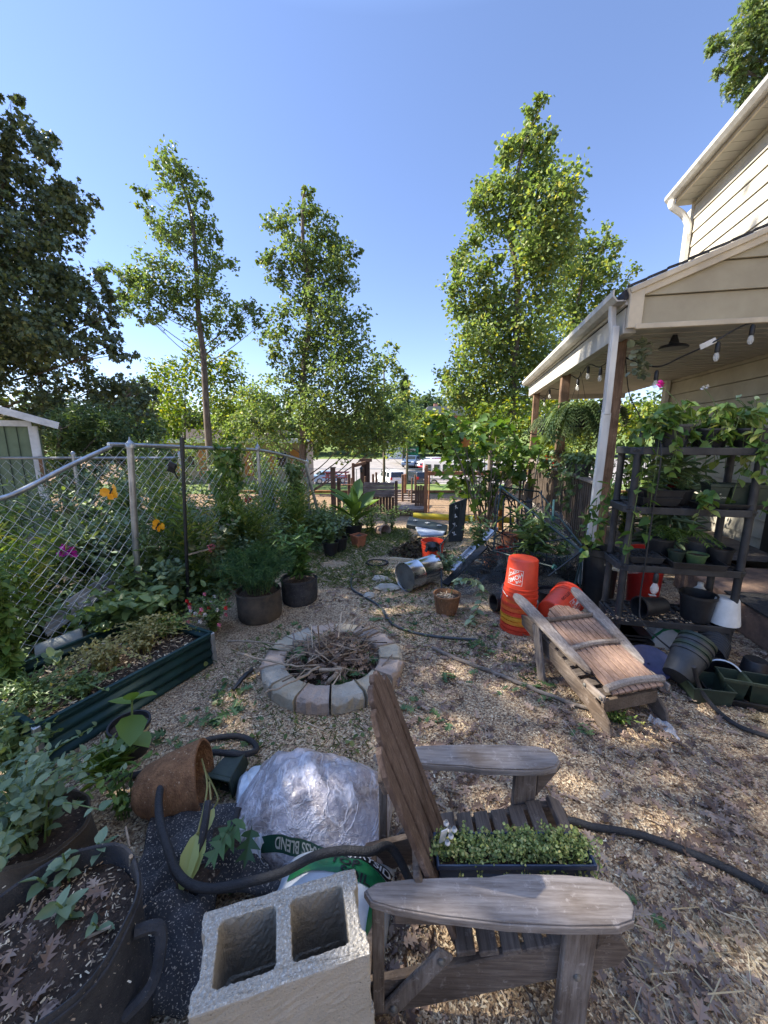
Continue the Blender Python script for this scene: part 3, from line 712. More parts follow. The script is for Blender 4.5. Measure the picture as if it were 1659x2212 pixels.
tag(b.build('doormat', mat('mat_rubber', (.06, .055, .05), (.02, .02, .02), rough=1, scale=40, bump=1, bscale=60)), 'dark rubber doormat on the brick step', 'doormat')
for i, (s_, e_, tl) in enumerate(((-.45, 1.9, .25), (-.62, 1.98, .32))):
    b = MB(); b.bar(hp(s_, e_, .3), hp(s_ - .25, e_ + tl, 1.05), .16, .03, up=PD)
    tag(b.build('board', wood('pine_board%s' % ('' if i == 0 else '_pale'), (.55, .36, .18), (.36, .22, .1), axis=2)), ('fresh pine board leaning at the house door, nearest the rack', 'second pine board leaning deeper behind the rack')[i], 'board', 'pine boards by the door')

# string lights under the porch ceiling
sl = thing('string_lights', 'black cord of glass bulb lights looped under the porch ceiling', 'string lights', hp(.2, 1, CZ - .1))
b = MB(); wire = []
wire += spline([D(1655, 688, 3.9), D(1600, 706, 3.95), D(1540, 740, 4.0), D(1475, 770, 4.15), D(1422, 792, 4.3), D(1372, 780, 4.55), D(1352, 772, 4.65)], 6)
b.tube(wire, .008, 6)
w2 = spline([D(1656, 694, 4.2), D(1560, 702, 4.2), D(1470, 712, 4.3), D(1400, 716, 4.5)], 6); b.tube(w2, .007, 6)
w3 = spline([hp(.6, .25, CZ - .05), hp(1.2, .22, CZ - .15), hp(1.7, .2, CZ - .04), hp(2.3, .22, CZ - .14), hp(2.8, .2, CZ - .03), hp(3.6, .25, CZ - .16), hp(4.4, .2, CZ - .05), hp(5.2, .25, CZ - .15), hp(5.7, .2, CZ - .05)], 6); b.tube(w3, .008, 6)
w4 = spline([D(1352, 772, 4.65), D(1360, 850, 4.62), D(1383, 900, 4.55), D(1385, 935, 4.5)], 6); b.tube(w4, .006, 6)
b.build('cord', M_black, sl)
Mb = glassy('bulb_glass', (.85, .85, .8), .35, .08)
for q, k in ((D(1628, 700, 3.93), 1), (D(1553, 738, 4.0), 1), (D(1420, 800, 4.3), 1), (hp(1.7, .2, CZ - .06), .8), (hp(1.2, .22, CZ - .16), .8), (hp(2.3, .22, CZ - .15), .8), (hp(3.6, .25, CZ - .17), .8), (hp(4.4, .2, CZ - .07), .8), (hp(5.2, .25, CZ - .17), .8), (D(1386, 935, 4.5), .8)):
    b = MB(); b.lathe([(.012, 0), (.02, -.02), (.022, -.09), (.018, -.1)], q, 12, close=True); so = b.build('socket', M_black, sl, smooth=True)
    b = MB(); b.lathe([(.014, -.1), (.02, -.115), (.026, -.14), (.026, -.155), (.016, -.178), (.004, -.185)], q, 14, close=True); b.build('bulb', Mb, so, smooth=True)
b = MB(); b.box(D(1530, 742, 4.0), (.16, .01, .05), Matrix.Rotation(-.45, 4, 'Y')); b.build('tag', M_white, sl)
b = MB(); q = D(1455, 753, 4.4); b.lathe([(.13, 0), (.14, .012), (.12, .03), (.05, .05), (.02, CZ - q.z)], q, 28, close=True)
tag(b.build('ceiling_speaker_disc', M_black, smooth=True), 'flat round black fixture hanging below the porch ceiling', 'fixture')
# ------------------------------------------------------------------ shed
shed = thing('garden_shed', 'pale green garden shed with white trim at the left edge', 'shed', (D(98, 905, 7).x - .25, 7.06, -.1), math.radians(0))
M_shed = mat('sage_siding', (.20, .25, .15), (.15, .19, .11), rough=.8, scale=4, bump=.1)
ex = D(98, 905, 7).x - .25
b = MB(); b.prism([(-2.5, -.1), (0, -.1), (0, 2.0), (-1.25, 2.42), (-2.5, 2.0)], Matrix.Translation((ex, 7.06, -.1)) @ Matrix.Rotation(PI / 2, 4, 'X') @ Matrix.Scale(-1, 4, (0, 0, 1)), 2.6)
b.build('wall', M_shed, shed)
b = MB()
for i in range(16): b.box((ex - .1 - i * .155, 7.045, 1.0), (.012, .012, 2.0))
b.build('siding_groove', mat('groove', (.05, .065, .04), rough=1, bump=0), shed)
b = MB(); b.box((ex - .05, 7.035, .93), (.11, .03, 2.05)); b.box((ex + .012, 7.1, .93), (.025, .1, 2.05)); b.box((ex - 1.2, 7.03, 2.0), (2.3, .025, .1)); b.build('corner_trim', M_white, shed)
b = MB()
for sx in (1, -1):
    p = [Vector((ex - 1.25, 6.88, 2.52)), Vector((ex - 1.25 + sx * 1.55, 6.88, 1.99))]
    b.bar(p[0] + Vector((0, 1.4, 0)), p[1] + Vector((0, 1.4, 0)), 2.85, .05)
b.build('roof', M_shingle, shed)
b = MB()
for sx in (1, -1): b.bar((ex - 1.25, 6.86, 2.50), (ex - 1.25 + sx * 1.57, 6.86, 1.965), .03, .12)
b.build('bargeboard', M_white, shed, bevel=.004)
b = MB(); b.box((ex - .01, 6.98, 1.15), (.05, .03, .55)); b.build('door_edge', wood('raw_board', (.35, .2, .1), (.2, .1, .05), axis=2), shed)
shed.rotation_euler = (0, 0, math.radians(40))

# ------------------------------------------------------------------ chain-link fences
FA = Vector((-2.40, 3.5, 0)); FB = Vector((-1.33, 6.7, 0))
def fence_pt(s): return FA.lerp(FB, s)
TOP = [(-1.2, 1.30), (-.55, 1.30), (-.36, 1.31), (-.27, 1.33), (-.22, 1.38), (-.13, 1.52), (-.02, 1.67), (0, 1.69), (.3, 1.64), (.6, 1.585), (.8, 1.48), (1.0, 1.34)]
def ftop(s): return float(np.interp(s, [t[0] for t in TOP], [t[1] for t in TOP]))
M_wire = mat('fence_wire', (.62, .63, .62), (.48, .49, .49), rough=.7, metal=0, scale=20, bump=0)
M_pipe = mat('fence_pipe', (.44, .455, .46), (.27, .28, .29), rough=.38, metal=.8, scale=9, bump=.05)
def chain(b, P0, P1, top, bot, pitch=.052, r=.0019, wob=.012):
    L = (P1 - P0).length; d = (P1 - P0) / L; nrm = Vector((d.y, -d.x, 0)); n = int(L / pitch)
    ph = pitch
    for i in range(n):
        s0 = i * pitch
        for par in (0,):
            pts = []; z = bot; k = 0
            zt = top(s0 / L)
            while z < zt:
                off = (pitch * .52 if (k + i) % 2 else -pitch * .52) + pitch * .5
                wv = wob * math.sin(s0 * 2.1 + z * 3.0)
                p = P0 + d * (s0 + off + .02 * math.sin(z * 5 + s0)) + nrm * (wv + (.003 if k % 2 else -.003)) + Vector((0, 0, z))
                pts.append(p); z += ph * 1.02; k += 1
            if len(pts) > 2: b.tube(pts, r, 5, cap=False)
fen = thing('chain_link_fence', 'galvanised chain-link fence whose top rail sweeps up to a tall post', 'fence', FA)
b = MB(); P0 = fence_pt(-1.1)
chain(b, P0, FB, lambda t: ftop(-1.1 + 2.1 * t) - .01, .03)
b.build('wire_mesh', M_wire, fen)
b = MB(); b.tube(spline([fence_pt(s) + Vector((0, 0, z)) for s, z in TOP], 4), .0205, 10); b.build('top_rail', M_pipe, fen, smooth=True)
def fpost(s, r=.022, lean=.0, extra=.04):
    b = MB(); p = fence_pt(s); b.tube([p + Vector((0, 0, -.1)), p + Vector((lean, 0, ftop(s) + extra))], r, 10)
    q = p + Vector((lean, 0, ftop(s) + extra)); b.lathe([(r + .01, -.03), (r + .012, .0), (r * .9, .025), (.008, .045), (.004, .07)], q, 12, close=True)
    return b.build('post', M_pipe, fen, smooth=True)
fpost(0, .029, .12, .0); fpost(.6, .022); fpost(1.0, .022, extra=.0); fpost(-.95, .022)
b = MB(); b.tube([fence_pt(1.0) + Vector((-.02, -.05, 1.3)), fence_pt(1.0) + Vector((.16, .1, .35))], .028, 8); b.build('brace', M_pipe, fen, smooth=True)
back = thing('chain_link_fence', 'low straight chain-link fence in front of the green shed', 'fence', (-4.5, 6.2, 0))
b = MB(); Q0 = Vector((-7.2, 6.3, 0)); Q1 = Vector((-3.3, 6.3, 0)); Q2 = Vector((-3.1, 9, 0))
chain(b, Q0, Q1, lambda t: 1.42, .0, pitch=.085, r=.0020)
b.build('wire_mesh', M_wire, back)
b = MB(); b.tube([Q0 + Vector((0, 0, 1.43)), Q1 + Vector((0, 0, 1.43))], .022, 8); b.build('top_rail', M_pipe, back, smooth=True)
for x in (-5.05, -3.32):
    b = MB(); b.tube([(x, 6.3, -.1), (x, 6.3, 1.5)], .027, 8); b.lathe([(.034, 0), (.03, .03), (.01, .05)], (x, 6.3, 1.49), 10, close=True); b.build('post', M_pipe, back, smooth=True)
# black stake in front of the fence
p = G(408, 1330); b = MB(); b.bar(p, D(395, 985, p.y), .022, .03, up=(0, 1, 0))
b.bar(D(395, 990, p.y), D(393, 945, p.y), .03, .034, up=(0, 1, 0))
tag(b.build('garden_stake', M_black, None, bevel=.003), 'tall black metal stake standing against the chain-link fence', 'stake')
b = MB(); q = D(372, 1010, p.y + .3); b.box(q, (.07, .05, .09), Matrix.Rotation(.5, 4, 'Y') @ Matrix.Rotation(.4, 4, 'Z')); b.box(q + Vector((.02, -.03, .03)), (.075, .02, .05), Matrix.Rotation(.5, 4, 'Y')); b.tube([q, q + Vector((.02, .05, -.12))], .008, 6)
tag(b.build('solar_lamp', M_black, None, bevel=.006), 'small black solar lamp clipped to the fence wire', 'lamp')
# butterfly ornaments
for i, (u, v, sc, lb_) in enumerate(((241, 1064, 1.0, 'yellow butterfly ornament hung on the fence near the tall post'), (342, 1136, .85, 'yellow butterfly ornament lower on the fence, left of the black stake'))):
    s_ = (-.04, .055)[i]; q = D(u, v, fence_pt(s_).y - .05)
    t = thing('butterfly_ornament', lb_, 'ornament', q, 0, 'yellow butterflies on the fence')
    lb = LB(); tilt = (.5, -.6)[i]
    for a, wd in ((.5, 1), (-1.0, .8), (2.5, 1), (4.0, .75)):
        lb.add('petal', [q], [(math.cos(a + tilt), -.35, math.sin(a + tilt))], .085 * sc * wd, np.array([PI / 2]), 1.15)
    lb.build('wings', mat('butterfly_yellow%s' % ('' if i == 0 else '_pale'), (.85, .42, .02), (.75, .30, .01), rough=.5, bump=0, scale=30), t)
    b = MB(); b.tube([q + Vector((-.02, -.012, -.03 * sc)), q + Vector((.02, -.012, .04 * sc))], .006, 6); b.build('body', M_black, t)
b = MB(); q = D(535, 1080, 5.9); b.lathe([(.02, -.05), (.035, -.02), (.03, .02), (.015, .05), (.02, .06), (.008, .08)], q, 10, close=True); b.box(q + Vector((0, .02, 0)), (.1, .02, .06))
tag(b.build('bird_ornament', M_redp, smooth=True), 'small dark red cardinal ornament on the far fence', 'ornament')
# green netting hung on the far end of the fence
b = MB(); pts = []
P = [D(480, 1110, 6.2), D(470, 1200, 6.0), D(560, 1190, 6.0), D(545, 1100, 6.2)]
for i in range(13):
    for j in range(13):
        a = P[0].lerp(P[1], j / 12); c = P[3].lerp(P[2], j / 12); q = a.lerp(c, i / 12); pts.append(q + Vector((0, .06 * math.sin(i * 1.3) * math.cos(j * .8), .02 * math.sin(j * 2.1 + i))))
b.add(pts, [(i * 13 + j, i * 13 + j + 1, (i + 1) * 13 + j + 1, (i + 1) * 13 + j) for i in range(12) for j in range(12)])
tag(b.build('green_netting', glassy('green_net', (.10, .38, .24), .45, .5), smooth=True), 'sheer green garden netting draped on the far fence', 'netting')

# ------------------------------------------------------------------ timber play structure
ps = thing('play_structure', 'low brown timber play structure with a plank counter and bridge', 'playset', D(800, 1112, 12.8))
M_play = wood('play_timber', (.25, .15, .095), (.09, .05, .033), axis=2, grain=.5)
M_playr = wood('play_timber_orange', (.46, .22, .11), (.24, .10, .05), axis=2, grain=.5)
M_playg = wood('play_plank_grey', (.34, .27, .23), (.16, .12, .10), axis=0, grain=.5)
CX = lambda c: 630.4 + c * .2
CY = lambda c: 929 + c * .2
def ppost(cx0, cx1, cy0, cy1, y, m=M_play, cap=False):
    u = CX((cx0 + cx1) / 2); p0 = D(u, CY(cy1), y); p1 = D(u, CY(cy0), y); wd = (cx1 - cx0) * .2 / 830 * y
    b = MB(); x = (p0.x + p1.x) / 2; zb = min(p0.z, zg(y) - .05) if cy1 > 700 else p0.z
    b.box((x, y, (zb + p1.z) / 2), (wd, wd, p1.z - zb))
    if cap:
        b.box((x, y, p1.z - .1), (wd * 1.15, wd * 1.15, .05)); b.box((x, y, p1.z + .03), (wd * .8, wd * .8, .06))
    return b.build('post', m, ps, bevel=.012)
for a in ((425, 475, 400, 860, 12.9), (492, 530, 515, 860, 13.3), (555, 572, 720, 880, 13.6), (605, 637, 475, 730, 14.6), (640, 660, 515, 720, 15), (652, 682, 355, 740, 15), (742, 778, 400, 870, 12.8), (785, 805, 500, 620, 15.2), (868, 892, 475, 600, 15.5), (903, 926, 455, 600, 15.8), (1187, 1212, 480, 775, 14), (1290, 1308, 515, 860, 13.6), (1326, 1340, 480, 700, 15.5), (1260, 1275, 650, 770, 14.5)): ppost(*a)
ppost(1112, 1146, 550, 935, 12.4); ppost(1432, 1468, 400, 930, 12.4, M_playr, True); ppost(1476, 1492, 485, 860, 13.6, M_playr); ppost(1212, 1240, 475, 680, 15, M_playr); ppost(1335, 1350, 495, 690, 15.6, M_playr)
for (c0, y0, c1, y1, z0, z1, th, m) in ((1468, 12.5, 2600, 12.8, 468, 470, .13, M_playr), (680, 15, 800, 15.3, 385, 350, .12, M_play), (640, 12.9, 745, 12.9, 738, 690, .07, M_play), (540, 14, 740, 14.5, 590, 590, .03, M_playr)):
    b = MB(); b.bar(D(CX(c0), CY(z0), y0), D(CX(c1), CY(z1), y1), .09, th); b.build('beam', m, ps, bevel=.01)
for c in (770, 812):                                             # dark arbour posts
    b = MB(); p1 = D(CX(c + 8), CY(305), 15.4); b.box((p1.x, 15.4, p1.z - .8), (.18, .1, 1.6)); b.build('arbor_post', mat('dark_timber_%s' % ('a' if c < 800 else 'b'), (.06, .04, .03), rough=.9), ps)
b = MB(); b.box(D(CX(800), CY(325), 15.4), (.5, .2, .12)); b.build('arbor_cap', M_play, ps)
# counter front: four sloping grey planks over upright brown boards
b = MB()
for i in range(4):
    z0 = CY(718 - i * 39); z1 = CY(718 - i * 39 - 36); yy = 12.6 + i * .05
    p0 = D(CX(778), z0, yy); p1 = D(CX(1110), z1, yy); b.box(((p0.x + p1.x) / 2, yy, (p0.z + p1.z) / 2), (p1.x - p0.x, .04, p1.z - p0.z))
b.build('counter_top', M_playg, ps, bevel=.008)
b = MB()
for i in range(10):
    p0 = D(CX(782 + i * 33), CY(890), 12.75); p1 = D(CX(782 + i * 33 + 30), CY(722), 12.75)
    b.box(((p0.x + p1.x) / 2, 12.75, (p0.z + p1.z) / 2), (p1.x - p0.x, .03, p1.z - p0.z + random.uniform(-.02, .02)))
b.build('counter_front', M_play, ps, bevel=.006)
b = MB(); p0 = D(CX(1030), CY(905), 12.4); p1 = D(CX(1450), CY(925), 12.4)
b.box(((p0.x + p1.x) / 2, 12.38, zg(12.4) + .12), (p1.x - p0.x, .06, .16))
b.build('deck_rim', M_play, ps, bevel=.01)
b = MB()
for i in range(9):
    x = D(CX(1160 + i * 31), CY(880), 12.9).x; b.box((x, 13.0, zg(12.4) + .22), (.115, 1.2, .035))
b.build('deck', M_playg, ps, bevel=.008); b = MB()
for i in range(6): b.box((D(CX(1220), CY(800), 14).x, 13.9 + i * .3, zg(13) + .28 + i * .05), (.9, .25, .035))
b.build('step', M_playg, ps, bevel=.008); b = MB()
for i in range(6): b.box((D(CX(700), CY(780), 13.3).x, 13.0 + i * .3, zg(13) + .2), (1.0, .25, .035))
b.build('deck', M_playg, ps, bevel=.008)
for i in range(4):
    b = MB(); x = D(CX(1342 + i * 26), CY(800), 13.0).x; b.box((x, 13.0, zg(13) + .62), (.075, .03, .82 - .05 * (i % 2))); b.build('picket', M_play, ps, bevel=.006)
    b = MB(); x = D(CX(680 + i * 20), CY(800), 15.2).x; b.box((x, 15.2, zg(13) + .55), (.06, .03, .5)); b.build('picket', M_play, ps, bevel=.006)
b = MB()
for zz_ in (.45, .78): b.box((D(CX(1380), CY(800), 13).x, 13.02, zg(13) + zz_), (.5, .03, .08))
b.build('gate_rail', M_play, ps, bevel=.006); b = MB(); b.box((D(CX(712), CY(800), 15.2).x, 15.22, zg(13) + .6), (.4, .03, .06))
b.build('gate_rail', M_play, ps, bevel=.006)
b = MB(); q = D(CX(752), CY(430), 12.7); b.lathe([(.035, -.09), (.045, -.06), (.045, .04), (.06, .05), (.01, .12)], q, 8, close=True); b.build('lantern', M_black, ps)

# low rails and stakes in the play yard, red picnic table on the lawn
pt = thing('picnic_table', 'red picnic table on the lawn beyond the play yard', 'picnic table', D(727, 1045, 27))
M_pic = mat('faded_red_paint', (.55, .12, .11), (.45, .09, .08), rough=.7, scale=5, bump=.05)
q = D(727, 1020, 27)
b = MB()
for i in range(4): b.box(q + Vector((0, -.3 + i * .2, 0)), (1.8, .18, .05))
b.build('table_top', M_pic, pt, bevel=.01)
for sy in (-1, 1):
    b = MB()
    for i in range(2): b.box(q + Vector((0, sy * .7 + (i - .5) * .16, -.3)), (1.8, .14, .05))
    b.build('bench', M_pic, pt, bevel=.01)
for sx in (-.65, .65):
    b = MB()
    for sy in (-1, 1): b.bar(q + Vector((sx, sy * .25, -.02)), q + Vector((sx, sy * .75, q.z * 0 - .72)), .05, .1)
    b.box(q + Vector((sx, 0, -.34)), (.05, 1.6, .1)); b.build('leg', M_pic, pt)

# long low building behind the trees
bl = thing('school_building', 'long low tan building with orange doors behind the fence', 'building', D(520, 1010, 30))
M_bt = mat('tan_brick', (.42, .33, .25), (.33, .25, .19), rough=.9, scale=10, bump=.2)
x0 = D(300, 1000, 31).x; x1 = D(648, 1000, 31).x; zt = D(500, 952, 31).z
b = MB(); b.box(((x0 + x1) / 2, 34, zt - 2.2), (x1 - x0, 6, 4.2)); b.build('wall', M_bt, bl)
b = MB(); b.box(((x0 + x1) / 2, 33.6, zt), (x1 - x0 + .8, 7.4, .3)); b.build('roof', M_white, bl)
b = MB(); b.box(((x0 + x1) / 2 - 1, 34, zt + .55), (5, 3, .8)); b.box(((x0 + x1) / 2 + 3.4, 34, zt + .5), (2.2, 3, .7)); b.build('roof_unit', mat('roof_unit_brown', (.25, .2, .17), rough=.8), bl)
for i in range(7):
    cx = x0 + (i + .5) * (x1 - x0) / 7
    b = MB(); b.box((cx - .5, 30.96, zt - 1.5), (.9, .06, 1.3)); wf = b.build('window', M_white, bl)
    b = MB(); b.box((cx - .5, 30.91, zt - 1.5), (.78, .05, 1.16)); b.build('pane', M_glass, wf)
    b = MB(); b.box((cx + .55, 30.97, zt - 1.75), (.7, .05, 2.1)); b.build('door', mat('orange_door_%s' % 'abcdefg'[i], (.50, .20, .07), (.42, .16, .05), rough=.6), bl)
# carport roof lines and pale house across the lot
ch = thing('pale_house', 'small pale blue-white house beyond the car park', 'house', D(855, 985, 66))
b = MB(); q = D(853, 968, 66); b.box(q + Vector((0, 1, -.5)), (3.0, 2, 3.2)); b.build('wall', mat('pale_wall', (.62, .66, .74), (.55, .58, .66), rough=.7), ch)
b = MB(); b.prism([(-1.8, 0), (1.8, 0), (0, 1.1)], Matrix.Translation(q + Vector((0, 2.2, 1.1))) @ Matrix.Rotation(PI / 2, 4, 'X'), 2.4); b.build('roof', M_shingle, ch)
rh = thing('brick_house', 'red brick house on the hill behind the big-leaved shrub', 'house', D(965, 930, 100))
q = D(975, 916, 100); b = MB(); b.box(q, (5.5, 4, 4)); b.build('wall', mat('red_brick', (.42, .14, .11), (.32, .1, .08), rough=.9, scale=8), rh)
b = MB(); b.box(q + Vector((-5.2, .4, -.3)), (5, 3.6, 3.2)); b.build('side_wall', mat('cream_render', (.7, .62, .52), rough=.8), rh)
b = MB(); b.prism([(-6, 0), (7, 0), (4.5, 2.2), (-3.5, 2.2)], Matrix.Translation(q + Vector((-2.5, 2.4, 2.0))) @ Matrix.Rotation(PI / 2, 4, 'X'), 4.8); rf = b.build('roof', mat('grey_roof', (.30, .28, .28), (.22, .21, .21), rough=.9), rh)
b = MB(); b.box(q + Vector((-4, .3, 4.2)), (.9, .9, 1.6)); b.build('chimney', mat('chimney_brick', (.4, .2, .15), rough=.9), rf)
for i in range(2):
    b = MB(); b.box(q + Vector((-1.2 + i * 2.4, -2.03, .2)), (1.1, .06, 1.5)); b.build('window', M_glass, rh)
# dumpster
dm = thing('dumpster', 'green dumpster with a pale label beyond the blue car', 'dumpster', D(890, 1000, 62))
q = D(891, 976, 62); b = MB(); b.prism([(-.9, -1.0), (.9, -1.0), (.95, .75), (-.95, .75)], Matrix.Translation(q + Vector((0, .8, 0))) @ Matrix.Rotation(PI / 2, 4, 'X'), 1.5); b.build('bin', mat('dumpster_green', (.03, .28, .12), (.02, .2, .09), rough=.6), dm)
b = MB(); b.box(q + Vector((0, 0, .8)), (2.0, 1.7, .12)); b.build('lid', M_greenp, dm)
b = MB(); b.box(q + Vector((0, -.74, .25)), (.9, .02, .5)); b.build('label_panel', M_white, dm)

# ------------------------------------------------------------------ vehicles
M_tyre = mat('tyre', (.03, .03, .03), rough=.9, bump=0)
M_rim = mat('wheel_rim', (.45, .46, .48), rough=.35, metal=.7, bump=0)
M_wind = mat('car_window', (.03, .04, .05), (.02, .025, .03), rough=.08, bump=0, spec=.7)
M_lampr = mat('tail_lamp', (.45, .02, .02), rough=.2, bump=0)
M_lampw = mat('head_lamp', (.75, .78, .8), rough=.15, bump=0)
def paint(name, c): return mat(name, c, mul(c, .9), rough=.22, scale=3, bump=0, spec=.6)
def car(name, label, loc, rotz, c, L=4.8, W=1.9, Hh=1.78, suv=True, lights='both', group=None):
    t = thing(name, label, 'car' if name == 'car' else 'suv', loc, rotz, group)
    M = paint(name + '_paint_' + label.split()[0], c)
    l = L / 2
    # side profile of the lower body and of the cabin, x forwards
    body = [(-l, .42), (-l + .03, .75), (-l + .05, 1.02), (l - 1.35, 1.05), (l - .35, .95), (l - .06, .78), (l, .45), (l - .1, .3), (-l + .1, .3)]
    cab = [(-l + .08, 1.02), (-l + .3, Hh - .06), (-l + .6, Hh), (l - 2.2, Hh), (l - 1.25, 1.05)] if suv else [(-l + .6, 1.02), (-l + 1.3, Hh), (l - 2.1, Hh), (l - 1.2, 1.03)]
    R = Matrix.Rotation(PI / 2, 4, 'X')
    def slab(out, w, sh=1.0):
        b = MB(); k = len(out); zmid = 1.0
        vs = []
        for sy in (-1, 1):
            for x, z in out:
                ww = w / 2 * (1 - sh * max(0, z - 1.03) * .22)
                vs.append((x, sy * ww, z))
        b.add(vs, [tuple(range(k - 1, -1, -1)), tuple(range(k, 2 * k))] + [(i, (i + 1) % k, k + (i + 1) % k, k + i) for i in range(k)])
        return b
    slab(body, W).build('body', M, t, True, bevel=.07, seg=3)
    slab(cab, W - .1).build('cabin', M, t, True, bevel=.05, seg=2)
    sc = 1.006
    xs = [p[0] for p in cab]; x0 = min(xs); x1 = max(xs)
    for sy in (-1, 1):
        for (a, bb) in ((.10, .34), (.37, .60), (.63, .84)):
            b = MB(); xa = x0 + (x1 - x0) * a; xb = x0 + (x1 - x0) * bb
            za, zb = 1.1, Hh - .16; wa = (W - .1) / 2 * (1 - (za - 1.03) * .22) + .006; wb = (W - .1) / 2 * (1 - (zb - 1.03) * .22) + .006
            sk = .3 if bb > .8 else 0
            b.add([(xa, sy * wa, za), (xb + sk * .6, sy * wa, za), (xb - sk * .8, sy * wb, zb), (xa + (.12 if a < .2 else 0), sy * wb, zb)], [(0, 1, 2, 3)]); b.build('window', M_wind, t, True)
    p = cab[-2]; q = cab[-1]
    def screen(nm, pa, pb):
        b = MB(); fs = []
        for f, s_ in ((.12, 1), (.88, 1)):
            x = pa[0] + (pb[0] - pa[0]) * f; z = pa[1] + (pb[1] - pa[1]) * f; ww = (W - .1) / 2 * (1 - max(0, z - 1.03) * .22) - .09
            fs += [(x, -ww, z), (x, ww, z)]
        off = Vector((pb[1] - pa[1], 0, -(pb[0] - pa[0]))).normalized() * .012
        if off.x * (1 if pa[0] > 0 or nm == 'windscreen' else -1) < 0: off = -off
        b.add([Vector(v) + off for v in (fs[0], fs[1], fs[3], fs[2])], [(0, 1, 2, 3)]); b.build(nm, M_wind, t, True)
    screen('windscreen', q, p); screen('rear_window', cab[0], cab[1])
    b = MB(); b.box((l - .02, 0, .52), (.1, W - .12, .2)); b.box((-l + .02, 0, .5), (.1, W - .12, .22)); b.build('bumper', M_rim if not suv else M, t, True, bevel=.03)
    b = MB(); b.box((l - .015, 0, .78), (.05, .9, .16)); b.build('grille', M_black, t, True)
    for sy in (-1, 1):
        b = MB(); b.box((l - .1, sy * (W / 2 - .26), .82), (.2, .38, .14)); b.build('headlight', M_lampw, t, True, bevel=.02)
        b = MB(); b.box((-l + .06, sy * (W / 2 - .16), .98), (.1, .24, .3)); b.build('tail_light', M_lampr, t, True, bevel=.02)
        b = MB(); b.box((x1 - .45, sy * (W / 2 + .1), 1.12), (.12, .2, .14)); b.build('mirror', M, t, True, bevel=.02)
        for sx in (-1, 1):
            b = MB(); m = Matrix.Rotation(PI / 2, 4, 'X'); c_ = Vector((sx * l * .62, sy * (W / 2 - .1), .36))
            b.lathe([(.2, -.11), (.34, -.11), (.36, -.07), (.36, .07), (.34, .11), (.2, .11)], c_, 20, m, close=True); wl = b.build('wheel', M_tyre, t, True, smooth=True)
            b = MB(); b.lathe([(.05, -.125), (.23, -.118), (.23, .118), (.05, .125)], c_, 14, m, close=True); b.build('rim', M_rim, wl, True)
    b = MB(); b.box((-l - .01, 0, .82), (.02, .34, .12)); b.build('number_plate', M_white, t, True)
    return t
def park(u, v, y): p = D(u, v, y); return (p.x, y, zg(y) + .02)
G_cars = 'vehicles in the car park'
car('suv', 'white SUV seen from behind in the car park', park(842, 1047, 44), math.radians(112), (.78, .78, .76), group=G_cars)
car('suv', 'charcoal SUV parked beside the white SUV', park(897, 1047, 44.5), math.radians(112), (.035, .04, .05), 4.6, 1.9, 1.66, group=G_cars)
car('car', 'blue car facing the camera in the middle of the car park', park(889, 1003, 57), math.radians(-107), (.10, .15, .24), 4.6, 1.9, 1.62, group=G_cars)
car('car', 'white and red car half hidden by the bus', park(928, 1003, 56), math.radians(-150), (.75, .73, .72), 4.6, 1.85, 1.55, group=G_cars)
car('car', 'dark red car beside the white bus', park(938, 1006, 55), math.radians(-150), (.35, .03, .04), 4.5, 1.8, 1.5, group=G_cars)
car('car', 'pale blue car parked under the trees left of the play structure', park(712, 1010, 46), math.radians(20), (.25, .36, .50), 4.5, 1.8, 1.5, False, group=G_cars)
bus = thing('bus', 'white minibus behind the play structure beam', 'bus', park(985, 1047, 43), math.radians(-14), G_cars)
M_bus = paint('bus_white', (.80, .80, .80))
b = MB(); b.prism([(-3.6, .45), (3.6, .45), (3.6, 1.5), (3.0, 2.9), (-3.55, 2.95), (-3.6, 2.8)], Matrix.Rotation(PI / 2, 4, 'X') @ Matrix.Translation((0, 0, -1.1)), 2.2); b.build('body', M_bus, bus, True, bevel=.09, seg=3)
for i in range(6):
    b = MB(); b.box((-3.0 + i * .95, -1.105, 2.05), (.62, .03, .85)); b.build('window', M_wind, bus, True)
for i in range(2):
    b = MB(); b.box((-3.605, -.5 + i, 2.1), (.03, .75, .9)); b.build('rear_window', M_wind, bus, True)
b = MB(); b.box((0, -1.11, .9), (7.0, .02, .12)); b.build('stripe', mat('bus_stripe', (.3, .31, .33), rough=.5), bus, True)
for sx in (-1, 1):
    for sy in (-1, 1):
        b = MB(); c_ = Vector((sx * 2.3, sy * .98, .42)); m = Matrix.Rotation(PI / 2, 4, 'X')
        b.lathe([(.2, -.13), (.4, -.13), (.42, -.08), (.42, .08), (.4, .13), (.2, .13)], c_, 20, m, close=True); wl = b.build('wheel', M_tyre, bus, True, smooth=True)
        b = MB(); b.lathe([(.05, -.145), (.25, -.138), (.25, .138), (.05, .145)], c_, 14, m, close=True); b.build('rim', M_rim, wl, True)
# sagging wire fence of the play yard
pf = thing('wire_fence', 'low wire fence with thin posts along the far edge of the play yard', 'fence', (0, 34, zg(34)))
for i in range(12):
    b = MB(); x = -9 + i * 2.2; b.tube([(x, 33.5, zg(33.5) - .1), (x, 33.5, zg(33.5) + 1.35)], .035, 6); b.build('post', M_pipe, pf)
b = MB(); b.tube([(-9.5, 33.5, zg(33.5) + 1.35), (16, 33.5, zg(33.5) + 1.35)], .025, 6); b.tube([(-9.5, 33.5, zg(33.5) + .15), (16, 33.5, zg(33.5) + .15)], .015, 5); b.build('rail', M_pipe, pf)
b = MB(); b.bar((-9, 20.4, zg(20) + .08), (14, 20.4, zg(20) + .08), .12, .14); tag(b.build('landscape_timber', M_playr, bevel=.02), 'long timber edging between the mulch play yard and the lawn', 'edging')
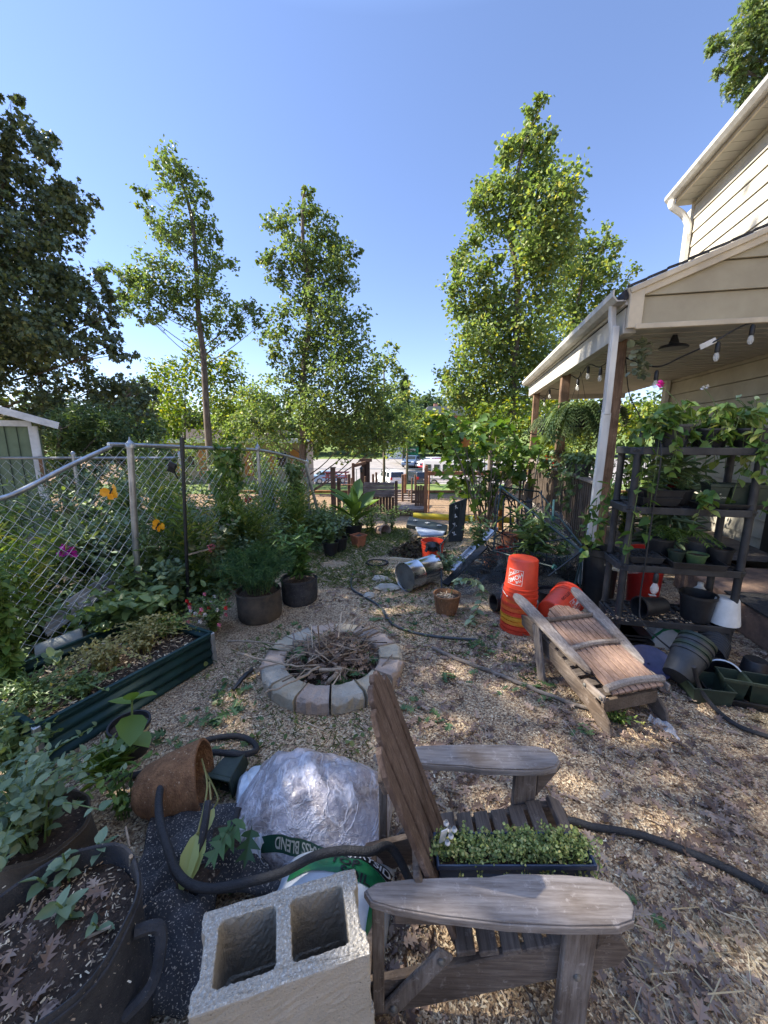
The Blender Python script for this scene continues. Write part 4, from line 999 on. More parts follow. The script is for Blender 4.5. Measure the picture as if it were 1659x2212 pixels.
# ------------------------------------------------------------------ fire pit
FC = Vector((-.395, 2.70, 0)); FR = .52
def pit_block(r0, r1, h, da, m, seed):
    rr = random.Random(seed); b = MB(); n = 7; vs = []
    for ring, (rad, z) in enumerate(((r1, 0), (r1 + .004, h * .80), (r1 - .022, h), (r0 + .012, h), (r0, h * .85), (r0, 0))):
        for i in range(n):
            a = -da / 2 + da * i / (n - 1)
            ch = rr.uniform(-.010, .010) if ring in (1, 2) else rr.uniform(-.004, .004)
            zz = z + (rr.uniform(-.006, .004) if ring in (2, 3) else (rr.uniform(-.018, .012) if ring == 1 else 0))
            vs.append(((rad + ch) * math.cos(a), (rad + ch) * math.sin(a), zz))
    fs = [(r * n + i, r * n + i + 1, ((r + 1) % 6) * n + i + 1, ((r + 1) % 6) * n + i) for r in range(6) for i in range(n - 1)]
    fs += [tuple(r * n for r in range(5, -1, -1)), tuple(r * n + n - 1 for r in range(6))]
    b.add(vs, fs); return b
PITM = [mat('pit_stone_' + nm, c, c2, rough=1, scale=7, bump=.9, bscale=70, speck=(110, .64, mul(c, .55)), lo=.3, hi=.7) for nm, c, c2 in (('tan', (.46, .39, .28), (.29, .245, .175)), ('rose', (.43, .335, .265), (.28, .215, .17)), ('grey', (.41, .37, .30), (.25, .225, .18)))]
M_soot = mat('sooty_stone', (.30, .25, .21), (.20, .16, .13), rough=1, scale=9, bump=.9, bscale=70, speck=(22, .58, (.02, .02, .02)))
NB = 14
for i in range(NB):
    a = 2 * PI * i / NB + .1
    sooty = (i == 2)
    b = pit_block(.36, .53, .108, 2 * PI / NB - .035, None, i)
    o = b.build('retaining_block', M_soot if sooty else PITM[i % 3], None, bevel=.006, seg=2)
    o.location = (FC.x + .004 * math.sin(i * 5), FC.y + .004 * math.cos(i * 3), 0); o.rotation_euler = (0, 0, a)
    tag(o, 'soot blackened concrete block in the back right of the fire pit ring' if sooty else 'rough tan concrete block set in the fire pit ring', 'block', 'blocks of the fire pit ring')
b = MB(); b.lathe([(.34, .004), (.2, .03), (.05, .05)], FC, 24, close=True); o = b.build('ash_bed', M_soil); tag(o, kind='stuff')
L_brown = island('dead_leaf', [(0, (.10, .065, .05)), (.4, (.20, .14, .11)), (.75, (.31, .22, .17)), (1, (.42, .32, .24))], rough=.75, trans=.12, tcol=(1, .8, .5))
L_green_oak = island('fallen_green_leaf', [(0, (.03, .075, .03)), (.5, (.07, .14, .05)), (1, (.14, .20, .08))], rough=.5, trans=.2)
lb = LB()
n = 420; a = rng.random(n) * 2 * PI; r = .3 * rng.random(n) ** .6
P = np.stack([FC.x + r * np.cos(a), FC.y + r * np.sin(a), .04 + .19 * (1 - (r / .34) ** 2) * rng.uniform(.5, 1, n)], 1)
lb.add('oak', P, rdir(n, 0, .5), rng.uniform(.05, .09, n), rng.normal(0, 1.2, n))
tag(lb.build('dry_leaf_pile', L_brown), kind='stuff')
lb = LB(); n = 260; a = rng.random(n) * 2 * PI; r = .3 * rng.random(n) ** .6; lb.add('chip', np.stack([FC.x + r * np.cos(a), FC.y + r * np.sin(a), .06 + .17 * (1 - (r / .34) ** 2)], 1), rdir(n, .05, .35), rng.uniform(.08, .26, n), rng.normal(0, 1, n), .03); tag(lb.build('kindling', island('kindling_twig', [(0, (.10, .07, .05)), (.5, (.26, .19, .13)), (1, (.46, .36, .25))], rough=.9)), kind='stuff')
lb = LB()
n = 90; a = rng.random(n) * 2 * PI; r = .2 + .11 * rng.random(n)
P = np.stack([FC.x + r * np.cos(a), FC.y + r * np.sin(a), .05 + .06 * rng.random(n)], 1)
lb.add('oak', P, rdir(n, .1, .5), rng.uniform(.08, .13, n), rng.normal(0, .7, n))
P = np.array([list(G(u, v, .13)) for u, v in ((605, 1405), (620, 1415), (640, 1410), (590, 1400), (700, 1395), (645, 1395))]); lb.add('oak', P, rdir(6, 0, .3), .12)
tag(lb.build('green_leaf_litter', L_green_oak), kind='stuff')
M_stick = mat('bare_stick', (.42, .33, .24), (.20, .15, .10), rough=.9, scale=25, bump=.3, stretch=(1, 1, 1))
M_twig = mat('grey_twig', (.24, .20, .17), (.12, .10, .08), rough=.95, scale=25, bump=.3)
for i, (pts, r, lab, m) in enumerate((
    ([(515, 1412, .10), (580, 1428, .16), (640, 1438, .17), (705, 1437, .14)], (.010, .005), 'pale peeled stick poking over the left rim of the fire pit', M_stick),
    ([(492, 1384, .03), (540, 1386, .10), (600, 1392, .15), (635, 1398, .14)], (.010, .006), 'broken stick with a pale end lying over the far left rim of the fire pit', M_stick),
    ([(575, 1497, .14), (640, 1470, .16), (690, 1440, .16)], (.006, .010), 'forked stick reaching over the front left rim of the fire pit', M_stick),
    ([(640, 1398, .16), (720, 1385, .17), (800, 1372, .15)], (.006, .004), 'thin bent stick across the far side of the fire pit', M_twig),
    ([(638, 1408, .10), (633, 1380, .16), (636, 1362, .20)], (.008, .006), 'short grey stick standing against the far rim of the fire pit', M_twig),
    ([(812, 1452, .08), (838, 1425, .13), (848, 1415, .14)], (.007, .005), 'dark twig leaning on the right rim of the fire pit', M_twig),
    ([(705, 1478, .06), (728, 1455, .16)], (.016, .016), 'short cut branch with a pale end in the fire pit', M_stick),
    ([(690, 1448, .14), (740, 1446, .16)], (.014, .010), 'stub of brown branch on the leaf heap in the fire pit', M_stick),
    ([(934, 1400, .02), (1000, 1428, .02), (1090, 1462, .02), (1180, 1500, .02), (1270, 1530, .02)], (.016, .012), 'long bare branch lying on the mulch toward the folded chair', M_twig),
    ([(505, 1490, .03), (528, 1462, .06), (545, 1446, .05)], (.014, .02), 'charred broken stump of wood left of the fire pit', M_black))):
    P = spline([G(*p) for p in pts], 5); k = len(P)
    P = [p + Vector((random.gauss(0, .004), random.gauss(0, .004), random.gauss(0, .003))) for p in P]
    b = MB(); b.tube(P, list(np.linspace(r[0], r[1], k)), 7)
    if i in (0, 2, 3): q = P[k // 2]; b.tube([q, q + Vector((.06, .05, .05)), q + Vector((.14, .06, .04))], [.005, .004, .002], 5)
    tag(b.build('stick', m, None, smooth=True), lab, 'stick', 'sticks and branches')

# ------------------------------------------------------------------ chairs
M_chair = wood('weathered_grey_timber', (.37, .325, .29), (.14, .112, .095), axis=0, patch=(.62, .56, .5))
M_chairz = wood('weathered_grey_upright', (.31, .27, .24), (.10, .075, .06), axis=2, patch=(.62, .56, .5))
M_back = wood('brown_slat_timber', (.175, .125, .10), (.065, .042, .032), axis=2, patch=(.6, .55, .5))
M_seat = wood('dark_seat_timber', (.21, .175, .15), (.07, .055, .048), axis=1, patch=(.6, .55, .5))
M_back2 = wood('sun_bleached_slat', (.40, .265, .195), (.15, .09, .065), axis=0, patch=(.55, .5, .46))
M_side = wood('dark_side_timber', (.22, .175, .14), (.075, .055, .045), axis=0, patch=(.6, .55, .5))
M_bolt = mat('dull_bolt', (.25, .24, .22), rough=.5, metal=.7, bump=0)
def arm_outline(side):
    # paddle arm: narrow rounded rear tip, wide front; outer edge bows, inner edge has a step
    o = [(0, .01), (.03, .035), (.12, .052), (.24, .062), (.34, .066), (.40, .08), (.55, .082), (.63, .076), (.68, .058), (.705, .02), (.705, -.02), (.685, -.055), (.64, -.072), (.52, -.078), (.36, -.075), (.2, -.06), (.08, -.04), (.02, -.022)]
    return [(x * 1.03, y * .78 * side) for x, y in o] if side > 0 else [(x * 1.03, y * .78 * side) for x, y in o][::-1]
def rail_outline():
    return [(-.06, .0), (-.03, .1), (.02, .125), (.76, .375), (.84, .365), (.85, .30), (.82, .25), (.04, .012), (0, -.0)]
R90 = Matrix.Rotation(PI / 2, 4, 'X')
ch1 = thing('adirondack_chair', 'weathered slatted garden chair in the foreground holding a window box of succulents', 'chair', (-.085, 1.075, 0), math.radians(-1.5))
for sy in (1, -1):
    b = MB(); ol = arm_outline(-sy)
    b.prism(ol, Matrix.Translation((.035, sy * .238, .497)), .023)
    b.prism([(x * .985 + .006, y * .93) for x, y in ol], Matrix.Translation((.035, sy * .238, .5205)), .005)
    b.build('armrest', M_chair, ch1, True, bevel=.0045, seg=2)
    b = MB(); b.bar((.12, sy * .25, .478), (.66, sy * .25, .478), .03, .036); b.build('arm_bearer', M_side, ch1, True, bevel=.003)
    b = MB(); b.prism([(-.09, .03), (-.06, .115), (0, .125), (.66, .345), (.76, .36), (.80, .30), (.77, .245), (.05, .005), (-.06, -.0)], Matrix.Translation((0, sy * .2 + .012, 0)) @ R90, .024)
    b.build('side_rail', M_side, ch1, True, bevel=.004)
    b = MB(); b.box((.635, sy * .232, .247), (.088, .024, .494)); lg = b.build('leg', M_chairz, ch1, True, bevel=.004)
    b = MB(); b.prism([(0, 0), (.0, .14), (.09, .14)], Matrix.Translation((.68, sy * .232 + .012, .352)) @ R90, .022); b.build('corbel', M_side, lg, True, bevel=.003)
    m = Matrix.Rotation(PI / 2 * sy, 4, 'X')
    for zz_ in (.26, .44): b = MB(); b.lathe([(.011, 0), (.010, .005), (.004, .008)], (.635, sy * .245, zz_), 12, Matrix.Rotation(-PI / 2 * -sy, 4, 'X') @ Matrix.Scale(-1, 4, (0, 0, 1)) if False else Matrix.Rotation(PI / 2 * (1 if sy < 0 else -1), 4, 'X'), close=True); b.build('bolt', M_bolt, lg, True, smooth=True)
    b = MB(); b.box((.075, sy * .228, .29), (.034, .022, .42)); b.build('rear_support', M_chairz, ch1, True, bevel=.003)
    b = MB(); b.bar((.10, sy * .224, .06), (.27, sy * .224, .30), .016, .055, up=(-.8, 0, .5)); lk = b.build('folding_link', M_chairz, ch1, True, bevel=.008, seg=2)
    for x, z in ((.12, .09), (.255, .28)): b = MB(); b.lathe([(.012, 0), (.011, .005), (.004, .009)], (x, sy * .233, z), 12, Matrix.Rotation(PI / 2 * (1 if sy < 0 else -1), 4, 'X'), close=True); b.build('bolt', M_bolt, lk, True, smooth=True)
# slatted backrest leaning towards the rear
LEAN = math.radians(-19.5)
BM = Matrix.Translation((.33, 0, .19)) @ Matrix.Rotation(LEAN, 4, 'Y')
b = MB(); tops = [.765, .83, .862, .865, .832, .768]; W1 = .060
for i in range(6):
    y = (i - 2.5) * .0705
    hh = tops[i]; nxt = tops[i - 1] if y > 0 else tops[i + 1] if i < 5 else hh
    lo = hh - .045 if abs(i - 2.5) > 1 else hh - .016
    yl, yh = y - W1 / 2, y + W1 / 2
    zl, zh = (hh, lo) if y > 0 else (lo, hh)
    xo = .003 * (i % 2)
    vs = [BM @ Vector((x + xo, yy, zz_)) for x in (-.009, .009) for yy, zz_ in ((yl * .86, 0), (yh * .86, 0), (yh, zh - .004), ((yl + yh) / 2, max(zl, zh)), (yl, zl - .004))]
    b.add(vs, [(0, 1, 2, 3, 4), (9, 8, 7, 6, 5), (0, 5, 6, 1), (1, 6, 7, 2), (2, 7, 8, 3), (3, 8, 9, 4), (4, 9, 5, 0)])
bk = b.build('backrest', M_back, ch1, True, bevel=.003)
for z in (.24, .36, .66): b = MB(); b.box(BM @ Vector((-.022, 0, z)), (.02, .42 if z < .5 else .36, .05), BM.to_3x3().to_4x4()); b.build('back_batten', M_side, bk, True, bevel=.003)
b = MB()
for i in range(7):
    t_ = i / 6; x = .33 + .40 * t_; z = .262 + .095 * t_ - .025 * math.sin(t_ * PI) + .012
    if i == 6: x += .01; z -= .012
    sl_ = -.23 if i < 6 else .5
    b.box((x, 0, z), (.056, .425, .02), Matrix.Rotation(sl_, 4, 'Y'))
b.build('seat', M_seat, ch1, True, bevel=.003)
b = MB(); b.box((.04, 0, .07), (.022, .40, .06)); b.build('rear_stretcher', M_side, ch1, True, bevel=.003)

F2 = Vector((-.242, .970, 0)); S2 = Vector((.970, .242, 0))
ch2 = thing('adirondack_chair', 'slatted garden chair folded flat with its back laid forward, beside the orange buckets', 'chair', (1.545, 2.11, 0), math.atan2(F2.y, F2.x))
# local x forward (away from the camera), local y to its left
for sy in (1, -1):
    b = MB(); ol = arm_outline(-sy)
    m = Matrix.Translation((.13, sy * (.225 if sy > 0 else .20), .285)) @ Matrix.Rotation(math.radians(4.5) * sy, 4, 'Z') @ Matrix.Rotation(math.radians(-16), 4, 'Y')
    b.prism([(x * 1.1, y * .8) for x, y in ol], m, .024); ar = b.build('armrest', M_chair, ch2, True, bevel=.005, seg=2)
    b = MB(); m2 = m @ Matrix.Translation((.1, -.012, -.032)); b.prism([(0, 0), (.55, 0), (.55, .024), (0, .024)], m2, .032); b.build('arm_bearer', M_side, ar, True)
    b = MB(); b.prism([(-.075, .0), (-.05, .075), (.0, .12), (.10, .16), (.80, .36), (.88, .34), (.86, .26), (.12, .055), (.02, 0)], Matrix.Translation((0, sy * .215 + .012, 0)) @ R90, .024); b.build('side_rail', M_side, ch2, True, bevel=.006)
    b = MB(); b.bar((.50, sy * .275, .0), (.60, sy * .285, .40), .024, .075, up=(0, 0, 1) if False else (1, 0, 0)); b.build('leg', M_chairz, ch2, True, bevel=.004)
    b = MB(); b.bar((-.02, sy * .242, .215), (.15, sy * .242, .225), .022, .05); lk = b.build('folding_link', M_chair, ch2, True, bevel=.01, seg=2)
    for x in (.0, .13): b = MB(); b.lathe([(.013, 0), (.012, .006), (.004, .01)], (x, sy * .254, .22), 12, Matrix.Rotation(PI / 2 * (1 if sy < 0 else -1), 4, 'X'), close=True); b.build('bolt', M_bolt, lk, True, smooth=True)
b = MB(); m = Matrix.Translation((-.02, 0, .235)) @ Matrix.Rotation(math.radians(-15), 4, 'Y')
tops2 = [.70, .755, .785, .80, .80, .782, .75, .695]
for i in range(8):
    y = (i - 3.5) * .0485; hw = .0205; hh = tops2[i]; lo = hh - (.035 if abs(i - 3.5) > 2 else .012)
    zl, zh = (hh, lo) if y > 0 else (lo, hh)
    vs = [m @ Vector((x, yy, zz_)) for zz_ in (0, .016) for x, yy in ((0, y - hw), (zl, y - hw), (zh, y + hw), (0, y + hw))]
    b.add(vs, [(3, 2, 1, 0), (4, 5, 6, 7), (0, 1, 5, 4), (1, 2, 6, 5), (2, 3, 7, 6), (3, 0, 4, 7)])
bk2 = b.build('backrest', M_back2, ch2, True, bevel=.002)
for x, rd, wd in ((.035, .022, .43), (.36, .018, .42), (.64, .017, .40)):
    b = MB(); pts = [m @ Vector((x + (.02 * math.cos(t * PI) if x < .5 else 0), (t) * wd, .026)) for t in (-.5, -.3, -.1, .1, .3, .5)]; b.tube(pts, rd, 8)
    b.build('back_batten', M_chair if x < .5 else M_side, bk2, True, smooth=True)
b = MB(); b.box((.03, 0, .135), (.024, .41, .085)); b.build('rear_stretcher', M_side, ch2, True, bevel=.003)
b = MB()
for i in range(9): b.box((.10 + i * .08, 0, .165 + i * .022), (.055, .43, .016), Matrix.Rotation(-.27, 4, 'Y'))
b.build('seat', M_seat, ch2, True)

# ------------------------------------------------------------------ concrete blocks
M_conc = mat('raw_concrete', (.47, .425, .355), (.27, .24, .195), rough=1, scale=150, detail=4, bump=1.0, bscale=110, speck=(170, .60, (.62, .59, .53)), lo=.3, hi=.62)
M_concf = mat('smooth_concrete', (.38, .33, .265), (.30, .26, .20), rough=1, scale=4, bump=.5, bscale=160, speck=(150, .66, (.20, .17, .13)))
def block_mesh():
    b = MB(); L, Wd, Hh = .195, .095, .1
    t_ = .032; cw = .018
    # outer prism with two tapered rounded cores, built as a quad shell
    def rr(x0, x1, y0, y1, r, n=4):
        o = []
        for cx, cy, a0 in ((x1 - r, y1 - r, 0), (x0 + r, y1 - r, 90), (x0 + r, y0 + r, 180), (x1 - r, y0 + r, 270)):
            for k in range(n): a = math.radians(a0 + 90 * k / (n - 1)); o.append((cx + r * math.cos(a), cy + r * math.sin(a)))
        return o
    return rr, L, Wd, Hh, t_, cw
def make_block(name):
    rr, L, Wd, Hh, t_, cw = block_mesh()
    bm_pts = []
    import bmesh
    bm = bmesh.new()
    vs = {}
    def ring(pts, z): return [bm.verts.new((x, y, z)) for x, y in pts]
    # end flanges: shallow recess on the two short ends
    out = [(-L, -Wd), (L, -Wd), (L, -.055), (L - .012, -.04), (L - .012, .04), (L, .055), (L, Wd), (-L, Wd), (-L, .055), (-L + .012, .04), (-L + .012, -.04), (-L, -.055)]
    def rough(pts, k):
        return pts
    ot = ring(out, Hh); ob = ring(out, -Hh)
    holes = []
    for x0, x1 in ((-L + t_ + .01, -.018), (.018, L - t_ - .01)):
        a = ring(rr(x0 + .0, x1 - .0, -Wd + t_, Wd - t_, .013), Hh); c = ring(rr(x0 - .006, x1 + .006, -Wd + t_ - .006, Wd - t_ + .006, .022), -Hh)
        holes.append((a, c))
    n = len(out)
    for i in range(n): bm.faces.new((ob[i], ob[(i + 1) % n], ot[(i + 1) % n], ot[i]))
    for a, c in holes:
        k = len(a)
        for i in range(k): bm.faces.new((a[i], a[(i + 1) % k], c[(i + 1) % k], c[i]))
    for loops in ((ot, holes[0][0], holes[1][0]), (ob, holes[0][1], holes[1][1])):
        ed = []
        for lp in loops:
            for i in range(len(lp)):
                e = bm.edges.get((lp[i], lp[(i + 1) % len(lp)])) or bm.edges.new((lp[i], lp[(i + 1) % len(lp)])); ed.append(e)
        bmesh.ops.triangle_fill(bm, edges=ed, use_beauty=True)
    bmesh.ops.recalc_face_normals(bm, faces=bm.faces)
    me = bpy.data.meshes.new(name); bm.to_mesh(me); bm.free()
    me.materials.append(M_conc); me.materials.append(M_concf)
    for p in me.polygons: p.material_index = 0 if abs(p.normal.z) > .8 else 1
    return me
me_b = make_block('cinder_block')
c4p = [G(427, 2000, .57), G(765, 1878, .57), G(812, 2052, .57), G(411, 2163, .57)]
cen = (c4p[0] + c4p[1] + c4p[2] + c4p[3]) / 4
ang = math.atan2(((c4p[1] + c4p[2]) - (c4p[0] + c4p[3])).y, ((c4p[1] + c4p[2]) - (c4p[0] + c4p[3])).x)
for i, (z, lab) in enumerate(((.47, 'hollow two-core concrete block on top of the foreground stack'), (.27, 'concrete block second from the top under the hollow block'), (.08, 'lowest concrete block of the foreground stack, on the ground'))):
    o = bpy.data.objects.new('cinder_block', me_b); COL.objects.link(o)
    o.location = (cen.x + (.008 if i == 1 else 0), cen.y + .004 * i, z); o.rotation_euler = (0, 0, ang + .015 * i)
    if i == 2: o.location.z = .07
    tag(o, lab, 'block', 'stacked concrete blocks')
    bv = o.modifiers.new('bevel', 'BEVEL'); bv.width = .004; bv.segments = 2; bv.limit_method = 'ANGLE'
    dt = bpy.data.textures.get('block_grain') or bpy.data.textures.new('block_grain', 'CLOUDS'); dt.noise_scale = .009
    sb = o.modifiers.new('grain', 'SUBSURF'); sb.subdivision_type = 'SIMPLE'; sb.levels = 4; sb.render_levels = 4
    dp = o.modifiers.new('pits', 'DISPLACE'); dp.texture = dt; dp.strength = .007; dp.mid_level = .5

# ------------------------------------------------------------------ text helper
def text_geo(s, size, spacing=1.0):
    cu = bpy.data.curves.new('lettering', 'FONT'); cu.body = s; cu.size = size; cu.align_x = 'CENTER'; cu.align_y = 'CENTER'; cu.space_line = spacing; cu.offset = size * .018
    o = bpy.data.objects.new('lettering', cu); COL.objects.link(o)
    bpy.context.view_layer.update()
    me = o.to_mesh()
    v = [tuple(x.co) for x in me.vertices]; f = [tuple(p.vertices) for p in me.polygons]
    o.to_mesh_clear(); bpy.data.objects.remove(o); bpy.data.curves.remove(cu)
    return v, f
def subdiv_text(v, f, step):
    import bmesh
    bm = bmesh.new(); vs = [bm.verts.new(p) for p in v]
    for q in f:
        try: bm.faces.new([vs[i] for i in q])
        except ValueError: pass
    bmesh.ops.triangulate(bm, faces=bm.faces)
    for _ in range(3):
        ed = [e for e in bm.edges if e.calc_length() > step]
        if not ed: break
        bmesh.ops.subdivide_edges(bm, edges=ed, cuts=1); bmesh.ops.triangulate(bm, faces=bm.faces)
    bm.verts.index_update()
    r = [tuple(p.co) for p in bm.verts], [tuple(x.index for x in q.verts) for q in bm.faces]
    bm.free(); return r

# ------------------------------------------------------------------ bags of soil and mulch
def film_mat():
    m, nt, N, L, b = _nt('clear_film_over_mulch')
    tc = N.new('ShaderNodeTexCoord')
    def noise(sc, det, st=(1, 1, 1)):
        mp = N.new('ShaderNodeMapping'); mp.inputs['Scale'].default_value = st; mp.inputs['Rotation'].default_value = (0, 0, .7)
        L.new(tc.outputs['Object'], mp.inputs[0])
        n = N.new('ShaderNodeTexNoise'); n.inputs['Scale'].default_value = sc; n.inputs['Detail'].default_value = det; n.inputs['Roughness'].default_value = .6
        n.inputs['Distortion'].default_value = .6; L.new(mp.outputs[0], n.inputs['Vector']); return n.outputs['Fac']
    def ramp(src, st):
        r = N.new('ShaderNodeValToRGB'); e = r.color_ramp.elements
        while len(e) < len(st): e.new(.5)
        for i, (p, c) in enumerate(st): e[i].position = p; e[i].color = c4(c)
        L.new(src, r.inputs[0]); return r.outputs[0]
    def mix(f, a, bb):
        x = N.new('ShaderNodeMix'); x.data_type = 'RGBA'
        L.new(f, x.inputs[0]); L.new(a, x.inputs[6])
        if isinstance(bb, tuple): x.inputs[7].default_value = c4(bb)
        else: L.new(bb, x.inputs[7])
        return x.outputs[2]
    v = N.new('ShaderNodeTexVoronoi'); v.inputs['Scale'].default_value = 70; L.new(tc.outputs['Object'], v.inputs['Vector'])
    sp = N.new('ShaderNodeSeparateColor'); L.new(v.outputs['Color'], sp.inputs[0])
    col = ramp(sp.outputs[0], [(0, (.10, .07, .055)), (.5, (.24, .18, .145)), (1, (.44, .36, .30))])
    col = mix(ramp(noise(6, 6), [(.34, (.15, .15, .15)), (.64, (.70, .70, .70))]), col, (.50, .485, .55))  # lavender sheen of the film painted in as noise patches over the mulch
    cr = noise(11, 3, (1, .3, 1)); w1 = ramp(cr, [(.45, (0, 0, 0)), (.5, (.5, .5, .5)), (.55, (0, 0, 0))])
    cr2 = noise(26, 4, (.5, 1, 1)); w2 = ramp(cr2, [(.47, (0, 0, 0)), (.5, (.3, .3, .3)), (.53, (0, 0, 0))])
    col = mix(w1, col, (.74, .73, .78)); col = mix(w2, col, (.66, .64, .68))  # pale streaks painted along the wrinkles for a glossy look
    L.new(col, b.inputs['Base Color']); b.inputs['Roughness'].default_value = .3; b.inputs['Coat Weight'].default_value = .8; b.inputs['Coat Roughness'].default_value = .07
    ad = N.new('ShaderNodeMath'); ad.operation = 'ADD'; L.new(w1, ad.inputs[0]); L.new(w2, ad.inputs[1])
    ad2 = N.new('ShaderNodeMath'); ad2.operation = 'ADD'; L.new(ad.outputs[0], ad2.inputs[0]); L.new(noise(40, 6), ad2.inputs[1])
    bp = N.new('ShaderNodeBump'); bp.inputs['Strength'].default_value = .8; bp.inputs['Distance'].default_value = .006
    L.new(ad2.outputs[0], bp.inputs['Height']); L.new(bp.outputs[0], b.inputs['Normal']); L.new(bp.outputs[0], b.inputs['Coat Normal'])
    return m
M_film = film_mat()
from mathutils import noise as mnoise
def pillow(c, ax, ay, h, flat=.35, wr=.02, seed=0, n=40):
    """a slumped bag: c centre on the ground, ax / ay half-axis vectors"""
    vs = []
    def P(s, t):
        e = max(0, 1 - abs(s) ** 2.2) * max(0, 1 - abs(t) ** 2.2)
        top = h * e ** .62
        p = c + ax * s + ay * t
        nz = mnoise.noise(p * 6 + Vector((seed, 0, 0))) * wr * 1.6 + mnoise.noise(p * 15 + Vector((0, seed, 0))) * wr * .8
        rid = abs(mnoise.noise(Vector((p.x * 9 + p.y * 5, p.y * 3 - p.x * 2, seed)))) * wr * 1.6
        fw = (1 - abs(mnoise.noise(Vector((s * 2.2 + t * 1.1, t * .5, seed + 2)))) * 2.2) ** 3 if wr > .014 else 0
        an = math.atan2(t + 1.15, s + 1.25); rd_ = math.hypot(t + 1.15, s + 1.25)
        fw = max(fw, (max(0, math.sin(an * 17 + 2.2 * mnoise.noise(p * 5))) ** 3) * 2.2 * math.exp(-((rd_ - 1.1) / .75) ** 2)) if wr > .014 else 0
        fine = abs(mnoise.noise(p * 30)) * .22 + max(0, fw) * .5
        return p + Vector((0, 0, .01 + top + (nz + rid + wr * fine) * e ** .3))
    for i in range(n + 1):
        for j in range(n + 1): vs.append(P(-1 + 2 * i / n, -1 + 2 * j / n))
    m_ = n + 1
    fs = [(i * m_ + j, (i + 1) * m_ + j, (i + 1) * m_ + j + 1, i * m_ + j + 1) for i in range(n) for j in range(n)]
    base = len(vs); vs += [Vector((p.x, p.y, .004)) for p in vs[:]]
    rim = [(i, 0) for i in range(n)] + [(n, j) for j in range(n)] + [(n - i, n) for i in range(n)] + [(0, n - j) for j in range(n)]
    idx = [a * m_ + b_ for a, b_ in rim]; k = len(idx)
    fs += [(idx[i], idx[i] + base, idx[(i + 1) % k] + base, idx[(i + 1) % k]) for i in range(k)]
    return MB().add(vs, fs), P
# soil bag, white and green, under the clear bag
M_sack = mat('white_sack', (.62, .66, .70), (.48, .52, .56), rough=.35, scale=9, bump=.5, bscale=14)
M_sackg = mat('green_sack_print', (.015, .17, .06), (.01, .12, .045), rough=.35, scale=9, bump=.4, bscale=14)
M_sackk = mat('black_sack_print', (.02, .022, .022), rough=.35, bump=.4, bscale=14)
sb_ = thing('topsoil_bag', 'white and green bag of topsoil lying between the concrete block and clear bag', 'bag', G(690, 1900, .05))
sc = Vector((-.20, 1.13, .0)); sax = Vector((.22, -.03, 0)); say = Vector((.03, .17, 0))
bb, SP = pillow(sc, sax, say, .16, wr=.012, seed=3)
bb.build('sack', M_sack, sb_, smooth=True)
def on(Pf, pts, off):
    o = []
    for s, t in pts:
        p = Pf(s, t); o.append(p + Vector((0, -.3 * off, off)))
    return o
def patch(Pf, name, m, s0, s1, t0, t1, parent, off=.004, n=16, curve=0):
    g = []
    for i in range(n + 1):
        for j in range(n + 1):
            s = s0 + (s1 - s0) * i / n; t = t0 + (t1 - t0) * j / n + curve * (1 - (2 * i / n - 1) ** 2); g.append((s, t))
    k = n + 1; vs = on(Pf, g, off)
    return MB().add(vs, [(i * k + j, (i + 1) * k + j, (i + 1) * k + j + 1, i * k + j + 1) for i in range(n) for j in range(n)]).build(name, m, parent, smooth=True)
patch(SP, 'green_print', M_sackg, -.75, .95, .0, .44, sb_, .005, curve=.08)
patch(SP, 'black_band', M_sackk, -.2, .97, .46, .74, sb_, .005, curve=.05)
patch(SP, 'green_edge', M_sackg, .70, .9, -.9, -.1, sb_, .005)
def write(Pf, s, size, c, m, parent, off, ax=(1, 0), asp=1.0, step=.03):
    v, f = subdiv_text(*text_geo(s, size), step)
    ax = Vector(ax).normalized(); ay = Vector((-ax.y, ax.x))
    g = [(c[0] + (ax.x * x + ay.x * y * 1), c[1] + (ax.y * x + ay.y * y) * asp) for x, y, z in v]
    MB().add(on(Pf, g, off), f).build('lettering', m, parent)
write(SP, 'COUNTRYSIDE', .21, (.34, .61), M_white, sb_, .009, asp=1.1)
write(SP, 'TOP', .26, (.18, .36), M_sackk, sb_, .009, asp=1.0); write(SP, 'SOIL', .26, (.40, .14), M_sackk, sb_, .009, asp=1.0)
# clear bag of mulch
cb_ = thing('mulch_bag', 'big clear plastic bag of mulch slumped beside the foreground chair', 'bag', G(680, 1760, .02))
mc = Vector((-.325, 1.49, .02)); max_ = Vector((.315, -.05, 0)); may = Vector((.03, .205, 0))
bb, MP = pillow(mc, max_ * 1.12, may * 1.15, .25, wr=.017, seed=11, n=90)
bb.build('film', M_film, cb_, smooth=True)
patch(MP, 'green_band', mat('dark_green_print', (.015, .06, .04), rough=.3, bump=.2), -.55, .75, -.97, -.88, cb_, .006)
write(MP, 'GRASS BLEND', .095, (.05, -.925), mat('faded_print', (.42, .42, .36), rough=.5), cb_, .010, ax=(-1, 0), asp=.9)
patch(MP, 'barcode_panel', M_white, -.78, -.62, -.97, -.80, cb_, .007, n=4)
b = MB()
for i in range(9):
    s0 = -.77 + i * .016; vs = on(MP, [(s0, -.95), (s0 + random.choice((.005, .009)), -.95), (s0 + .007, -.82), (s0, -.82)], .0105); b.add(vs, [(0, 1, 2, 3)])
b.build('barcode', M_sackk, cb_)
